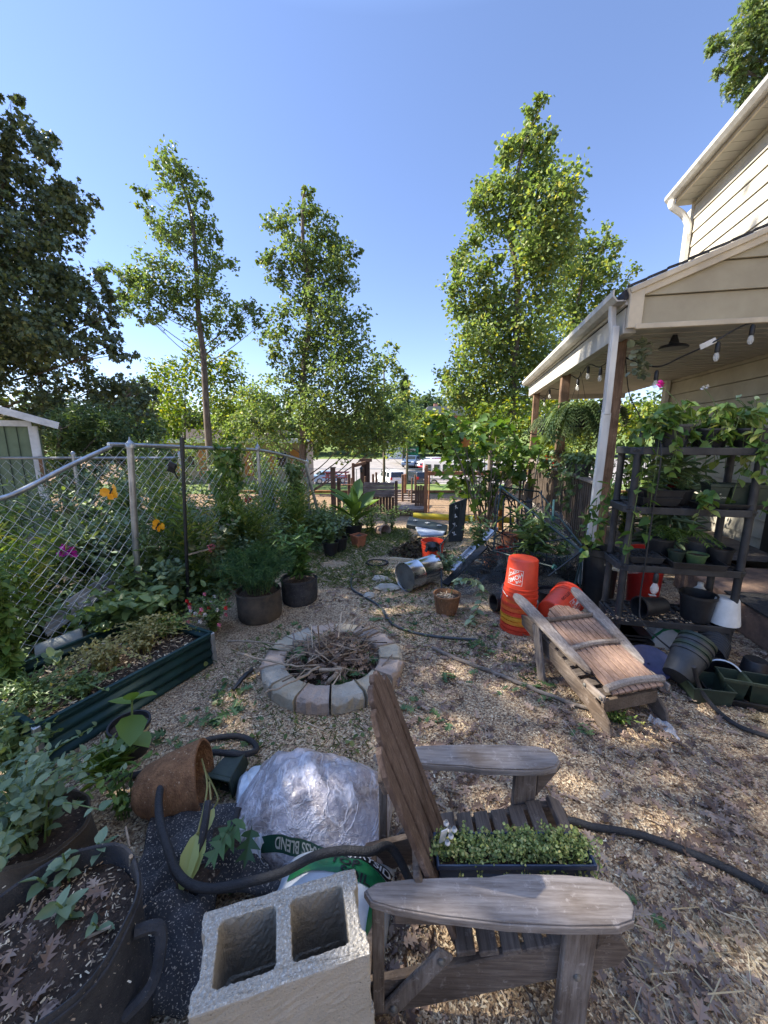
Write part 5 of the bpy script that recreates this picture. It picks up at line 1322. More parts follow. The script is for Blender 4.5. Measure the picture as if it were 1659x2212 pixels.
# gathered, torn tail of the clear bag
b = MB(); n = 14; vs = []
P0 = [G(545, 1700, .12), G(560, 1760, .14), G(535, 1830, .10), G(580, 1870, .08)]
for i in range(n + 1):
    for j in range(n + 1):
        s = i / n; t = j / n
        a = P0[0].lerp(P0[2], s); c = P0[1].lerp(P0[3], s); q = a.lerp(c, t)
        vs.append(q + Vector((.02 * math.sin(s * 9 + t * 4), .01 * math.sin(t * 12), .03 * math.sin(t * PI) + .018 * math.sin(s * 14 + t * 5))))
b.add(vs, [(i * (n + 1) + j, (i + 1) * (n + 1) + j, (i + 1) * (n + 1) + j + 1, i * (n + 1) + j + 1) for i in range(n) for j in range(n)])
b.build('torn_edge', glassy('torn_film', (.75, .76, .8), .55, .15), cb_, smooth=True)
wb = thing('soil_sack', 'crumpled white sack behind the clear mulch bag', 'bag', G(545, 1690, 0))
bb, _ = pillow(Vector((-.56, 1.58, 0)), Vector((.15, .05, 0)), Vector((-.05, .16, 0)), .14, wr=.03, seed=29); bb.build('sack', M_sack, wb, smooth=True)

# ------------------------------------------------------------------ hose
hose = [G(-40, 1690, .04), G(80, 1668, .05), G(180, 1672, .03), G(270, 1678, .02), G(350, 1655, .02), G(400, 1622, .02), G(450, 1598, .02), G(510, 1590, .025), G(545, 1602, .03), G(553, 1622, .05),
        G(520, 1630, .12), G(455, 1626, .13), G(390, 1646, .16), G(358, 1676, .22), G(344, 1720, .24), G(346, 1775, .25), G(362, 1830, .23), G(380, 1880, .20), G(410, 1910, .19), G(460, 1920, .18), G(540, 1905, .17), G(610, 1885, .19), G(680, 1850, .235), G(740, 1838, .25), G(800, 1840, .24), G(850, 1836, .2), D(930, 1800, 1.12)]
hose[-1].z = .03
p0 = G(1187, 1778, .02)
hose += [Vector((.3, 1.2, .02)), p0, G(1290, 1788, .02), G(1380, 1803, .02), G(1460, 1830, .02), G(1540, 1862, .02), G(1600, 1890, .02), G(1700, 1945, .02)]
b = MB(); pts = spline(hose, 8); b.tube(pts, .0155, 10)
tag(b.build('soaker_hose', M_rubber, smooth=True), 'thick black soaker hose looping across the foreground and under the chair', 'hose')
b = MB(); b.tube(spline([G(762, 1240, .015), G(760, 1270, .015), G(790, 1290, .015), G(820, 1310, .015), G(845, 1345, .015), G(890, 1365, .015), G(950, 1376, .015), G(1030, 1382, .015)], 8), .012, 8)
tag(b.build('garden_hose', mat('hose_grey', (.055, .06, .065), (.03, .035, .04), rough=.45, scale=30, bump=.1), smooth=True), 'thin grey garden hose crossing the yard behind the fire pit', 'hose')
b = MB(); b.tube(spline([G(1500, 1440, .3), G(1512, 1485, .12), G(1545, 1530, .03), G(1590, 1565, .02), G(1640, 1585, .02), G(1700, 1600, .02)], 8), .014, 8)
tag(b.build('garden_hose', M_rubber, smooth=True), 'black garden hose curling out from the plant rack at the right edge', 'hose')
b = MB()
for k in range(3):
    c = G(815, 1215, .012 + .012 * k); b.tube([c + Vector((math.cos(t) * (.16 - .012 * k), math.sin(t) * (.14), 0)) for t in np.linspace(0, 2 * PI, 40)], .008, 6)
tag(b.build('coiled_hose', M_rubber, smooth=True), 'small flat coil of thin hose on the grass beyond the stones', 'hose')
# stones
M_rock = mat('pale_rock', (.42, .39, .33), (.26, .24, .20), rough=1, scale=6, bump=.9, bscale=40)
for i, (u, v, sx, sy, h, lab) in enumerate(((822, 1253, .10, .07, .05, 'small pale stone at the far end of the stone group'), (838, 1272, .15, .09, .05, 'largest flat pale stone in the middle of the yard'), (798, 1290, .06, .06, .05, 'round grey stone beside the garden hose'))):
    b = MB(); c = G(u, v); rr_ = random.Random(i)
    b.lathe([(1.0, 0), (1.02, .4), (.85, .85), (.45, 1.0), (.05, 1.02)], (0, 0, 0), 11, None, .08, close=True)
    b.v = [(c.x + x * sx * rr_.uniform(.9, 1.1), c.y + y * sy * rr_.uniform(.9, 1.1), z * h * rr_.uniform(.8, 1.1)) for x, y, z in b.v]
    tag(b.build('stone', M_rock, None, bevel=.006), lab, 'stone', 'stones in the yard')
# ------------------------------------------------------------------ plants: generic builder
def stems_plant(t, c, h, spread, ns, kind, size, per, lm, sm=None, width=1.0, lean=.5, up=.15, low=.15, sr=.004, arch=0.0, seed=None, rollsd=.5):
    """ns stems fanning out of c; leaves set along each"""
    b = MB(); lb = LB(); c = Vector(c)
    for k in range(ns):
        a = random.random() * 2 * PI; q = spread * random.random() ** .6; hh = h * random.uniform(.65, 1.08)
        e = c + Vector((math.cos(a) * q, math.sin(a) * q, hh * (1 - arch * (q / max(spread, .01)))))
        m_ = c.lerp(e, .5) + Vector((-math.cos(a) * q * .15, -math.sin(a) * q * .15, hh * (.12 + arch * .5)))
        s0 = c + Vector((math.cos(a), math.sin(a), 0)) * spread * .12
        pts = spline([s0, m_, e], 5); n = len(pts)
        b.tube(pts, list(np.linspace(sr, sr * .4, n)), 4, cap=False)
        P = []; A = []
        for i in range(per):
            f = low + (1 - low) * (i + random.random()) / per; j = min(int(f * (n - 1)), n - 2)
            p = pts[j].lerp(pts[j + 1], f * (n - 1) - j); aa = i * 2.4 + k
            P.append(p); A.append((math.cos(aa) * lean, math.sin(aa) * lean, up + random.gauss(0, .2)))
        P.append(e); A.append((random.gauss(0, .3), random.gauss(0, .3), .6))
        sz = np.array([size * random.uniform(.6, 1.15) * (1.05 - .35 * i / per) for i in range(per + 1)])
        lb.add(kind, [list(p) for p in P], A, sz, rng.normal(0, rollsd, len(P)), width)
    b.build('stem', sm or M_stem, t); lb.build('leaves', lm, t)
    return t
def pot_mesh(b, c, r0, r1, h, th=.004, lip=.006, n=28, m=None, ribs=0):
    pr = [(r0, 0), (r0 + (r1 - r0) * .88, h * .88), (r1 + lip, h * .89), (r1 + lip, h), (r1 - th, h), (r0 + (r1 - r0) * .5 - th, h * .5), (r0 - th, .01)]
    b.lathe(pr, c, n, m)
def pot(name, label, c, r0, r1, h, m, soil=.85, group=None, n=28, cat='pot', tilt=None):
    t = thing(name, label, cat, c, 0, group); b = MB(); M = tilt
    pot_mesh(b, c, r0, r1, h, n=n, m=M); b.build('pot', m, t, smooth=True)
    if soil:
        b = MB(); r = r0 + (r1 - r0) * soil - .004; b.lathe([(r, h * soil), (r * .5, h * (soil + .03)), (.004, h * (soil + .02))], c, n, M); b.build('soil', M_soil, t)
    return t
def growbag(name, label, c, r, h, m, soil=.8, wob=.02, group=None, handles=2, cat='grow bag'):
    t = thing(name, label, cat, c, 0, group); c = Vector(c)
    b = MB(); b.lathe([(r * .93, 0), (r * 1.0, h * .12), (r * 1.02, h * .5), (r * .99, h * .85), (r * 1.01, h * .97), (r * 1.0, h), (r * .97, h * .99), (r * .95, h * .7), (r * .95, h * .5)], c, 40, None, wob)
    bb = b.build('bag', m, t, smooth=True)
    b = MB()
    b.lathe([(r * 1.005 + .002, h * .93), (r * 1.02 + .003, h * .935), (r * 1.02 + .003, h * .955), (r * 1.005 + .002, h * .96)], c, 40, None, wob, cap=False); b.build('hem', m, bb, smooth=True)
    b = MB(); b.lathe([(r * .95, h * soil), (r * .5, h * soil + .015), (.01, h * soil + .02)], c, 30, None, wob); b.build('soil', M_soil, t)
    return t
def chips_on(lb, c, rx, ry, n, z, s=.02):
    P = np.stack([c[0] + rng.normal(0, rx * .45, n), c[1] + rng.normal(0, ry * .45, n), np.full(n, z) + rng.random(n) * .01], 1)
    lb.add('chip', P, rdir(n, 0, .25), rng.uniform(.4, 1.2, n) * s, rng.normal(0, .5, n), .35)
M_chip = island('wood_chip', [(0, (.13, .085, .055)), (.3, (.33, .23, .145)), (.6, (.53, .39, .245)), (.85, (.67, .53, .35)), (1, (.78, .68, .49))], rough=.9, spec=.2)

# ------------------------------------------------------------------ window box in the chair
wbx = thing('window_box', 'long dark blue window box of trailing succulents resting in the foreground chair', 'planter', (.45, 1.0, .36))
M_navy = mat('navy_plastic', (.035, .055, .10), (.025, .04, .075), rough=.42, scale=20, bump=.05)
BX0 = G(948, 1868, .50); BX1 = G(1290, 1868, .50)
ang_b = math.atan2((BX1 - BX0).y, (BX1 - BX0).x); Lb = (BX1 - BX0).length
MX = Matrix.Translation(Vector(((BX0.x + BX1.x) / 2, (BX0.y + BX1.y) / 2, .38))) @ Matrix.Rotation(ang_b, 4, 'Z') @ Matrix.Translation((0, .051, 0))
def loft(b, rings, M, closed_bottom=True):
    k = len(rings[0]); vs = [M @ Vector(p) for r in rings for p in r]
    fs = [(i * k + j, i * k + (j + 1) % k, (i + 1) * k + (j + 1) % k, (i + 1) * k + j) for i in range(len(rings) - 1) for j in range(k)]
    if closed_bottom: fs.append(tuple(range(k - 1, -1, -1)))
    b.add(vs, fs)
def rect(lx, ly, z): return [(-lx, -ly, z), (lx, -ly, z), (lx, ly, z), (-lx, ly, z)]
b = MB(); hl = Lb / 2
loft(b, [rect(hl - .012, .036, 0), rect(hl - .004, .045, .095), rect(hl + .004, .051, .096), rect(hl + .004, .051, .115), rect(hl - .004, .045, .115), rect(hl - .012, .038, .06)], MX)
b.build('box', M_navy, wbx, bevel=.004, seg=2)
b = MB()
for x in (-.07, .07): loft(b, [[(x - .035, -.0665, .03), (x + .035, -.0665, .03), (x + .03, -.0705, .07), (x - .03, -.0705, .07)][0:4]], MX) if False else b.box(MX @ Vector((x, -.0425, .05)), (.075, .006, .045), Matrix.Rotation(ang_b, 4, 'Z'))
b.build('moulded_panel', M_navy, wbx, bevel=.003)
b = MB(); loft(b, [rect(hl - .006, .043, .09)], MX); b.build('soil', M_soil, wbx)
lb = LB(); b = MB()
for k in range(270):
    x = rng.uniform(-hl + .01, hl - .005); y = rng.uniform(-.03, .038)
    h = (.010 + .016 * (math.sin(x * 17) * .5 + .5) + .014 * (x > .05)) * rng.uniform(.3, 1.6)
    e = Vector((x + rng.normal(0, .03), y + rng.normal(0, .012), .10 + h))
    if k % 16 == 0: e = Vector((x, -.062, .09 - .05 * rng.random()))
    s0 = Vector((x, y, .09)); md = s0.lerp(e, .5) + Vector((rng.normal(0, .015), rng.normal(0, .012), .02))
    pts = [MX @ p for p in spline([s0, md, e], 3)]; b.tube(pts, .0013, 3, cap=False)
    m_ = 14; f = rng.random(m_) ** .6
    Q = np.array([list(pts[min(int(q * (len(pts) - 1)), len(pts) - 1)]) for q in f]) + rng.normal(0, .006, (m_, 3))
    lb.add('round', Q, rdir(m_, .3), rng.uniform(.004, .0105, m_) * (1.3 if k % 7 == 0 else 1), rng.normal(0, .6, m_), 1.1)
b.build('stem', M_stem, wbx); lb.build('leaves', leafmat('succulent_leaf', (.14, .19, .05), (.26, .32, .09), (.38, .42, .16), trans=.25, yellow=(.50, .44, .16)), wbx)
b = MB(); b.box(MX @ Vector((-hl + .02, .0, .16)), (.022, .003, .06), Matrix.Rotation(.4, 4, 'Z') @ Matrix.Rotation(.2, 4, 'X')); b.build('plant_tag', M_white, wbx)
b = MB()
for k in range(5): b.lathe([(.003, 0), (.009, .01), (.006, .018)], MX @ Vector((-hl + .03 + .012 * (k % 3), -.02 + .01 * k, .15 + .012 * (k % 4))), 7)
b.build('flower', M_white, wbx)

# ------------------------------------------------------------------ front left: felt bags, coir liner, small pots
c = Vector((G(105, 2020, .42).x, G(105, 2020, .42).y, 0))
gb = growbag('grow_bag', 'large black felt grow bag of soil with seedlings in the bottom left corner', (c.x, c.y, 0), .215, .45, M_felt, .83, .03)
b = MB(); b.tube(spline([c + Vector((.21, .03, .38)), c + Vector((.27, .05, .36)), c + Vector((.275, -.01, .27)), c + Vector((.215, -.05, .22))], 6), .016, 6); b.build('handle', M_felt, gb, smooth=True)
b = MB(); lb = LB(); lm = LB()
for (u, v, h, n) in ((150, 1905, .10, 9), (105, 1920, .08, 5), (225, 1850, .07, 7), (165, 1990, .09, 8), (130, 1995, .06, 4), (215, 2010, .05, 3)):
    p = G(u, v, .38); e = p + Vector((rng.normal(0, .02), rng.normal(0, .02), h)); b = MB(); b.tube([p, e], .003, 4); b.build('seedling_stem', M_stem, gb)
    Q = np.array([list(p.lerp(e, .25 + .75 * i / n)) for i in range(n)]); A = np.array([(math.cos(i * 2.4), math.sin(i * 2.4), .35) for i in range(n)])
    lb.add('ovate', Q, A, rng.uniform(.03, .06, n))
lb.build('seedling_leaves', L_blue, gb)
b = MB()
for (u, v) in ((280, 1830), (180, 2030), (60, 1975), (230, 1905)):
    p = G(u, v, .385); a = random.random() * 6; b = MB(); b.tube([p, p + Vector((.07 * math.cos(a), .07 * math.sin(a), .02))], .004, 5); b.build('twig', M_stick, gb)
b = MB(); b.tube([G(283, 1880, .36), G(283, 1850, .46)], .006, 6); b.build('twig', M_stick, gb)
lb = LB(); chips_on(lb, c, .17, .17, 2600, .378, .012); lb.build('chips', M_chip, gb)['kind'] = 'stuff'
lb = LB(); n = 110; a = rng.random(n) * 6.3; r = .145 * rng.random(n) ** .5; lb.add('oak', np.stack([c.x + r * np.cos(a), c.y + r * np.sin(a), np.full(n, .385)], 1), rdir(n, 0, .2), .06, rng.normal(0, .5, n)); lb.build('dead_leaves', L_brown, gb)['kind'] = 'stuff'

c = G(95, 1880, 0); c2_ = Vector((-1.32, 1.23, 0))
gb2 = growbag('grow_bag', 'brown stained felt grow bag behind the corner bag, green weeds spilling over it', (c2_.x, c2_.y, 0), .15, .28, M_feltb, .85, .04)
stems_plant(gb2, c2_ + Vector((0, -.04, .25)), .30, .34, 36, 'ovate', .055, 9, L_blue, arch=.4)
# empty collapsed felt bags: crumpled cloth with soil
def cloth(name, label, corners, m, seed, n=44, lift=.05, cat='fabric', amp=1.7):
    vs = []; P = [Vector(q) for q in corners]
    for i in range(n + 1):
        for j in range(n + 1):
            s = i / n; t = j / n; q = P[0].lerp(P[1], s).lerp(P[3].lerp(P[2], s), t)
            h = amp * (.06 * abs(mnoise.noise(q * 3.2 + Vector((seed, 0, 0)))) + .035 * abs(mnoise.noise(q * 8 + Vector((0, seed, 0)))) + .06 * max(0, mnoise.noise(q * 5 + Vector((seed, seed, 0)))))
            q = q + Vector((mnoise.noise(q * 4 + Vector((0, 0, seed))) * .05, mnoise.noise(q * 4 + Vector((3, 0, seed))) * .05, lift * math.sin(s * PI) ** .5 * math.sin(t * PI) ** .5 + h)); vs.append(q)
    k = n + 1
    o = MB().add(vs, [(i * k + j, (i + 1) * k + j, (i + 1) * k + j + 1, i * k + j + 1) for i in range(n) for j in range(n)]).build(name, m, None, smooth=True)
    sm = o.modifiers.new('thick', 'SOLIDIFY'); sm.thickness = .006
    return tag(o, label, cat, 'collapsed felt bags')
cloth('felt_bag', 'collapsed black felt bag under the hose loop, dusted with chips', [G(265, 2010, .02), G(610, 1935, .02), G(520, 1740, .05), G(335, 1770, .05)], M_feltc, 4, lift=.08)
cloth('felt_bag', 'crumpled black felt bag spilling along the left of the concrete block', [G(270, 2230, .0), G(450, 2230, .0), G(470, 1965, .02), G(290, 2030, .02)], M_feltc, 9, lift=.12, amp=2.2)
b = MB(); b.lathe([(.13, .0), (.08, .03), (.01, .035)], G(440, 1840, .12), 18, None, .1); tag(b.build('soil_patch', M_soil), kind='stuff')
for i, (pts, lab) in enumerate((([(450, 1730, .30), (440, 1800, .24), (425, 1845, .18)], 'standing thick folded edge of black felt left of the wilted leaves'), ([(515, 1745, .26), (500, 1800, .22), (485, 1850, .17)], 'second folded felt edge right of the wilted leaves'))):
    b = MB(); b.tube(spline([G(*p) for p in pts], 5), .014, 6); tag(b.build('felt_fold', M_felt, smooth=True), lab, 'fabric', 'collapsed felt bags')
wl = thing('wilted_plant', 'wilted yellow-green leaves hanging over the collapsed black felt bag', 'plant', G(440, 1790, .2))
b = MB(); lb = LB()
for pts, s in (([(436, 1640, .24), (448, 1700, .28), (430, 1790, .25), (425, 1800, .24)], .14), ([(452, 1690, .26), (455, 1740, .27), (440, 1790, .24)], .13), ([(440, 1660, .25), (470, 1720, .24), (462, 1745, .22)], .06)):
    P = spline([G(*p) for p in pts], 4); b.tube(P, .004, 5); d = P[-1] - P[-3]; d = Vector((d.x * .3, -.5, -.25))
    lb.add('lance', [list(P[-1])], [list(d)], s * 1.2, np.array([.2]), 1.5)
b.build('stem', L_straw, wl); lb.build('leaves', leafmat('wilted_leaf', (.34, .38, .12), (.42, .46, .16), (.5, .52, .2), trans=.25), wl)
ob = thing('oak_sprig', 'sprig of green lobed oak leaves lying on the clear mulch bag', 'leaves', G(525, 1800, .22))
lb = LB(); lb.add('oak', [list(G(530, 1760, .26)), list(G(515, 1770, .25)), list(G(545, 1780, .25)), list(G(505, 1795, .24))], [(-.5, -1, -.4), (-1, -.7, -.3), (.1, -1, -.5), (-.6, -.8, -.2)], .13, np.array([.1, -.3, .4, .2]), 1.1); lb.build('leaves', L_green_oak, ob)
# coir liner lying on its side
cl = thing('coir_liner', 'rust brown coir basket liner lying on its side on the mulch', 'liner', G(375, 1790, 0))
M_coir = mat('coir', (.30, .15, .07), (.16, .075, .035), rough=1, scale=35, bump=1, bscale=160, speck=(110, .66, (.5, .38, .24)), stretch=(1, 1, .5))
A0 = G(318, 1725, .10); A1 = G(435, 1690, .13); ax = (A1 - A0).normalized()
b = MB(); m = basis(ax); Lc = (A1 - A0).length
b.lathe([(.02, -.035), (.08, -.03), (.105, .0), (.135, Lc * .4), (.155, Lc * .8), (.162, Lc + .02), (.15, Lc + .022), (.143, Lc * .8), (.12, Lc * .4), (.09, .02), (.02, .0)], Vector((A0.x, A0.y, .135)), 32, m, .025)
b.build('liner', M_coir, cl, smooth=True)
# small pots by the raised bed
pt1 = pot('potted_seedling', 'black nursery pot with a young aubergine against the green bed', G(288, 1625, 0), .075, .10, .19, M_black, cat='potted plant')
b = MB(); b.lathe([(.092, .128), (.0985, .145), (.0975, .16), (.09, .16)], G(288, 1625, 0), 28, cap=False); b.build('label_band', mat('cream_label', (.5, .44, .3), rough=.6), pt1)
q = G(288, 1625, .17); b = MB(); pts = spline([q, q + Vector((.01, 0, .12)), q + Vector((.03, 0, .30))], 6); b.tube(pts, .005, 5); b.build('stem', M_stem, pt1)
lb = LB(); lb.add('ovate', [list(pts[3]), list(pts[5]), list(pts[7]), list(pts[9]), list(pts[11]), list(pts[12]), list(pts[12])], [(-.9, -.2, .15), (.9, -.4, .1), (-.4, -.8, .0), (.5, -.9, -.35), (-1, .1, .3), (1, .2, .4), (.2, -.3, .9)], np.array([.1, .13, .11, .15, .12, .12, .08]), None, 1.35); lb.build('leaves', L_basil, pt1)
pt2 = pot('potted_grass', 'black square pot with a tuft of green blades beside the aubergine pot', G(235, 1668, 0), .07, .085, .14, M_black, cat='potted plant', n=4)
lb = LB(); n = 70; q = G(235, 1660, .13); lb.add('blade', np.tile(list(q), (n, 1)) + rng.normal(0, .022, (n, 3)) * [1, 1, .2], rdir(n, 1.1), rng.uniform(.09, .17, n), None, 1.6); lb.build('leaves', L_basil, pt2)
sq = thing('square_pot', 'dark green square nursery pot lying tipped behind the coir liner', 'pot', G(500, 1670, 0))
b = MB(); m = Matrix.Translation(G(497, 1668, .065)) @ Matrix.Rotation(-.25, 4, 'Z') @ Matrix.Rotation(math.radians(100), 4, 'X')
loft(b, [rect(.045, .045, -.09), rect(.06, .06, .06), rect(.066, .066, .062), rect(.066, .066, .085), rect(.058, .058, .085), rect(.044, .044, -.07)], m); b.build('pot', M_greenp, sq, bevel=.004)
b = MB(); b.box(G(487, 1662, .06), (.05, .002, .02), Matrix.Rotation(-.2, 4, 'Z')); b.build('care_print', mat('faded_green_print', (.16, .22, .15), rough=.6), sq)

# ------------------------------------------------------------------ corrugated raised bed
bed = thing('raised_bed', 'dark green corrugated metal raised bed along the left side of the yard', 'raised bed', (-1.9, 2.4, 0))
M_bed = mat('green_steel', (.018, .055, .055), (.012, .036, .038), rough=.38, metal=.3, scale=5, bump=.03)
Bf, Bn = G(463, 1432, 0), G(95, 1660, 0); Bd = (Bf - Bn).normalized(); Bp = Vector((-Bd.y, Bd.x, 0)); BW = .80; BH = .255
def corr(b, p0, p1, nrm):
    d = (p1 - p0); n = 40; vs = []; R = 2
    prof = [(z, .010 * math.sin(z / BH * 2 * PI * 3.5)) for z in np.linspace(.0, BH, 43)]
    for q in (p0, p1):
        for z, o in prof: vs.append(q + nrm * o + Vector((0, 0, z)))
    k = len(prof); b.add(vs, [(j, j + 1, k + j + 1, k + j) for j in range(k - 1)])
    b.bar(p0 + Vector((0, 0, BH)), p1 + Vector((0, 0, BH)), .022, .014)
for p0, p1, nr in ((Bn, Bf, -Bp), (Bf, Bf + Bp * BW, Bd), (Bn + Bp * BW, Bf + Bp * BW, Bp), (Bn, Bn + Bp * BW, -Bd)):
    b = MB(); corr(b, p0, p1, nr); o = b.build('panel', M_bed, bed, smooth=True); sm = o.modifiers.new('thick', 'SOLIDIFY'); sm.thickness = .003
for p in (Bf, Bf + Bp * BW, Bn, Bn + Bp * BW):
    b = MB(); b.box(p + Vector((0, 0, BH / 2)), (.035, .035, BH + .012), Matrix.Rotation(math.atan2(Bd.y, Bd.x), 4, 'Z')); cp = b.build('corner_post', M_galv, bed, bevel=.006)
b = MB(); q0, q1 = Bn + Bp * .02, Bf + Bp * .02
b.add([p + Vector((0, 0, .17)) for p in (Bn + Bp * .02, Bf + Bp * .02, Bf + Bp * (BW - .02), Bn + Bp * (BW - .02))], [(0, 1, 2, 3)]); b.build('soil', M_soil, bed)
lb = LB(); n = 1200; s = rng.random(n); t_ = rng.random(n); P = np.array([list(Bn.lerp(Bf, a) + Bp * (.03 + (BW - .06) * c_) + Vector((0, 0, .175))) for a, c_ in zip(s, t_)]); lb.add('chip', P, rdir(n, 0, .3), rng.uniform(.01, .04, n), rng.normal(0, .5, n), .3); o = lb.build('chips', M_chip, bed); o['kind'] = 'stuff'
def inbed(a, c_): p = Bn.lerp(Bf, a) + Bp * BW * c_; return Vector((p.x, p.y, .175))
def plant(name, label, c, h, spread, ns, kind, size, per, lm, cat='plant', group=None, **k):
    t = thing(name, label, cat, c, 0, group); return stems_plant(t, c, h, spread, ns, kind, size, per, lm, **k)
for i, (a, c_, h, lab) in enumerate(((.72, .45, .28, 'yellowing sprawling plant in the far half of the green bed'), (.48, .42, .24, 'yellowing leggy plant in the middle of the green bed'), (.92, .5, .2, 'yellow-green plant at the far end of the green bed'))):
    plant('sprawling_plant', lab, inbed(a, c_), h, .36, 46, 'ovate', .032, 13, L_straw if i < 2 else L_lime, group='plants in the raised bed', sr=.0025, arch=.55, sm=L_straw)
plant('leafy_plant', 'broad leafed plant flopping over the back corner of the green bed', inbed(.86, .85), .42, .3, 14, 'ovate', .15, 7, L_garden, group='plants in the raised bed', arch=.4)
plant('squash_seedling', 'squash seedling with two round pale leaves at the back of the bed', inbed(.33, .72), .16, .09, 3, 'round', .10, 2, L_blue, group='plants in the raised bed', up=.5)
plant('weed_patch', 'low weeds carpeting the near end of the green bed', inbed(.12, .5), .16, .36, 60, 'ovate', .032, 9, L_garden, group='plants in the raised bed', arch=.4)
plant('weed_patch', 'low leafy weeds halfway along the green bed behind the rim', inbed(.28, .25), .13, .26, 34, 'maple', .035, 8, L_garden, group='plants in the raised bed', arch=.4)
plant('weed_patch', 'tangle of weeds hiding the near corner of the green bed', G(30, 1660, 0), .36, .34, 44, 'ovate', .055, 10, L_garden, arch=.35)
plant('weed_patch', 'tangled stems leaning over the near felt bag at the left edge', G(40, 1790, .1), .36, .40, 40, 'ovate', .05, 10, L_blue, arch=.45)
plant('basil_bush', 'tall bright green bush of pointed leaves at the left edge', Vector((G(30, 1500, .1).x, G(30, 1500, .1).y, .05)), .95, .20, 40, 'ovate', .075, 22, L_basil, up=-.1, low=.1)
plant('wild_sprig', 'leafy weed arching over the mulch below the hose', G(270, 1760, 0), .32, .24, 8, 'ovate', .05, 9, L_basil, arch=.3)

# ------------------------------------------------------------------ felt bags past the bed
c = G(548, 1352, 0)
g1 = growbag('grow_bag', 'brown black felt bag of feathery asparagus fern beside the flowers', (c.x, c.y + .2, 0), .21, .29, M_feltb, .85, .02, cat='grow bag')
b = MB(); lb = LB(); cc = Vector((c.x, c.y + .2, .25))
for k in range(90):
    a = random.random() * 2 * PI; q = .42 * random.random() ** .6; h = .50 * random.uniform(.6, 1.1) * (1.05 - q * .9)
    e = cc + Vector((math.cos(a) * q, math.sin(a) * q, h)); m_ = cc.lerp(e, .55) + Vector((0, 0, .1)); pts = spline([cc + Vector((math.cos(a), math.sin(a), 0)) * .1, m_, e], 4); b.tube(pts, .0018, 3, cap=False)
    n = 70; f = .3 + .7 * rng.random(n); Q = np.array([list(pts[int(x * (len(pts) - 1))]) for x in f]) + rng.normal(0, .022, (n, 3)); lb.add('blade', Q, rdir(n, .1), rng.uniform(.03, .06, n), None, 1.1)
b.build('stem', M_stem, g1); lb.build('fronds', leafmat('asparagus_frond', (.025, .07, .03), (.05, .12, .045), (.09, .18, .06), trans=.2), g1)
c = G(640, 1312, 0)
g2 = growbag('grow_bag', 'black felt bag with upright narrow leafed plants behind the asparagus bag', (c.x, c.y + .18, 0), .19, .27, M_felt, .85, .03)
stems_plant(g2, Vector((c.x, c.y + .18, .23)), .55, .26, 20, 'lance', .13, 16, leafmat('willowy_leaf', (.03, .08, .02), (.08, .16, .035), (.15, .25, .06), trans=.3), width=1.2)
c = G(462, 1362, 0)
im = plant('flowering_plant', 'impatiens bush with red white and pink flowers at the end of the bed', c, .30, .22, 60, 'ovate', .045, 9, L_garden, up=.2)
for nm, col_, n in (('red_flower', (.6, .02, .02), 8), ('white_flower', (.75, .7, .68), 12), ('pink_flower', (.7, .2, .28), 7)):
    fm = mat(nm, col_, mul(col_, .8), rough=.6, bump=0)
    for k in range(n):
        lb = LB(); a = random.random() * 2 * PI; q = .23 * random.random() ** .5; p = c + Vector((math.cos(a) * q, math.sin(a) * q - .04, .12 + .2 * random.random()))
        lb.add('petal', np.tile(list(p), (5, 1)), [(math.cos(t), -.35, math.sin(t)) for t in np.arange(5) * 1.257], .02, np.full(5, .3), 1.3); lb.build('bloom', fm, im)
# geranium in a hanging pot in front of the stake
c = Vector((-1.72, 3.75, 0))
ge = plant('geranium', 'pink geranium with brown drying leaves by the black stake', Vector((c.x, c.y, .35)), .5, .26, 16, 'round', .075, 8, leafmat('drying_leaf', (.07, .06, .03), (.10, .12, .04), (.16, .16, .07), trans=.2))
lb = LB(); q = D(457, 1182, 3.7); n = 30; lb.add('petal', np.array(list(q)) + rng.normal(0, .018, (n, 3)), rdir(n, .3), .022); lb.build('flower', mat('coral_flower', (.65, .16, .18), rough=.6, bump=0), ge)
b = MB(); b.bar(D(400, 1200, 3.7), D(465, 1182, 3.7), .02, .015); b.build('peg', M_stick, ge)
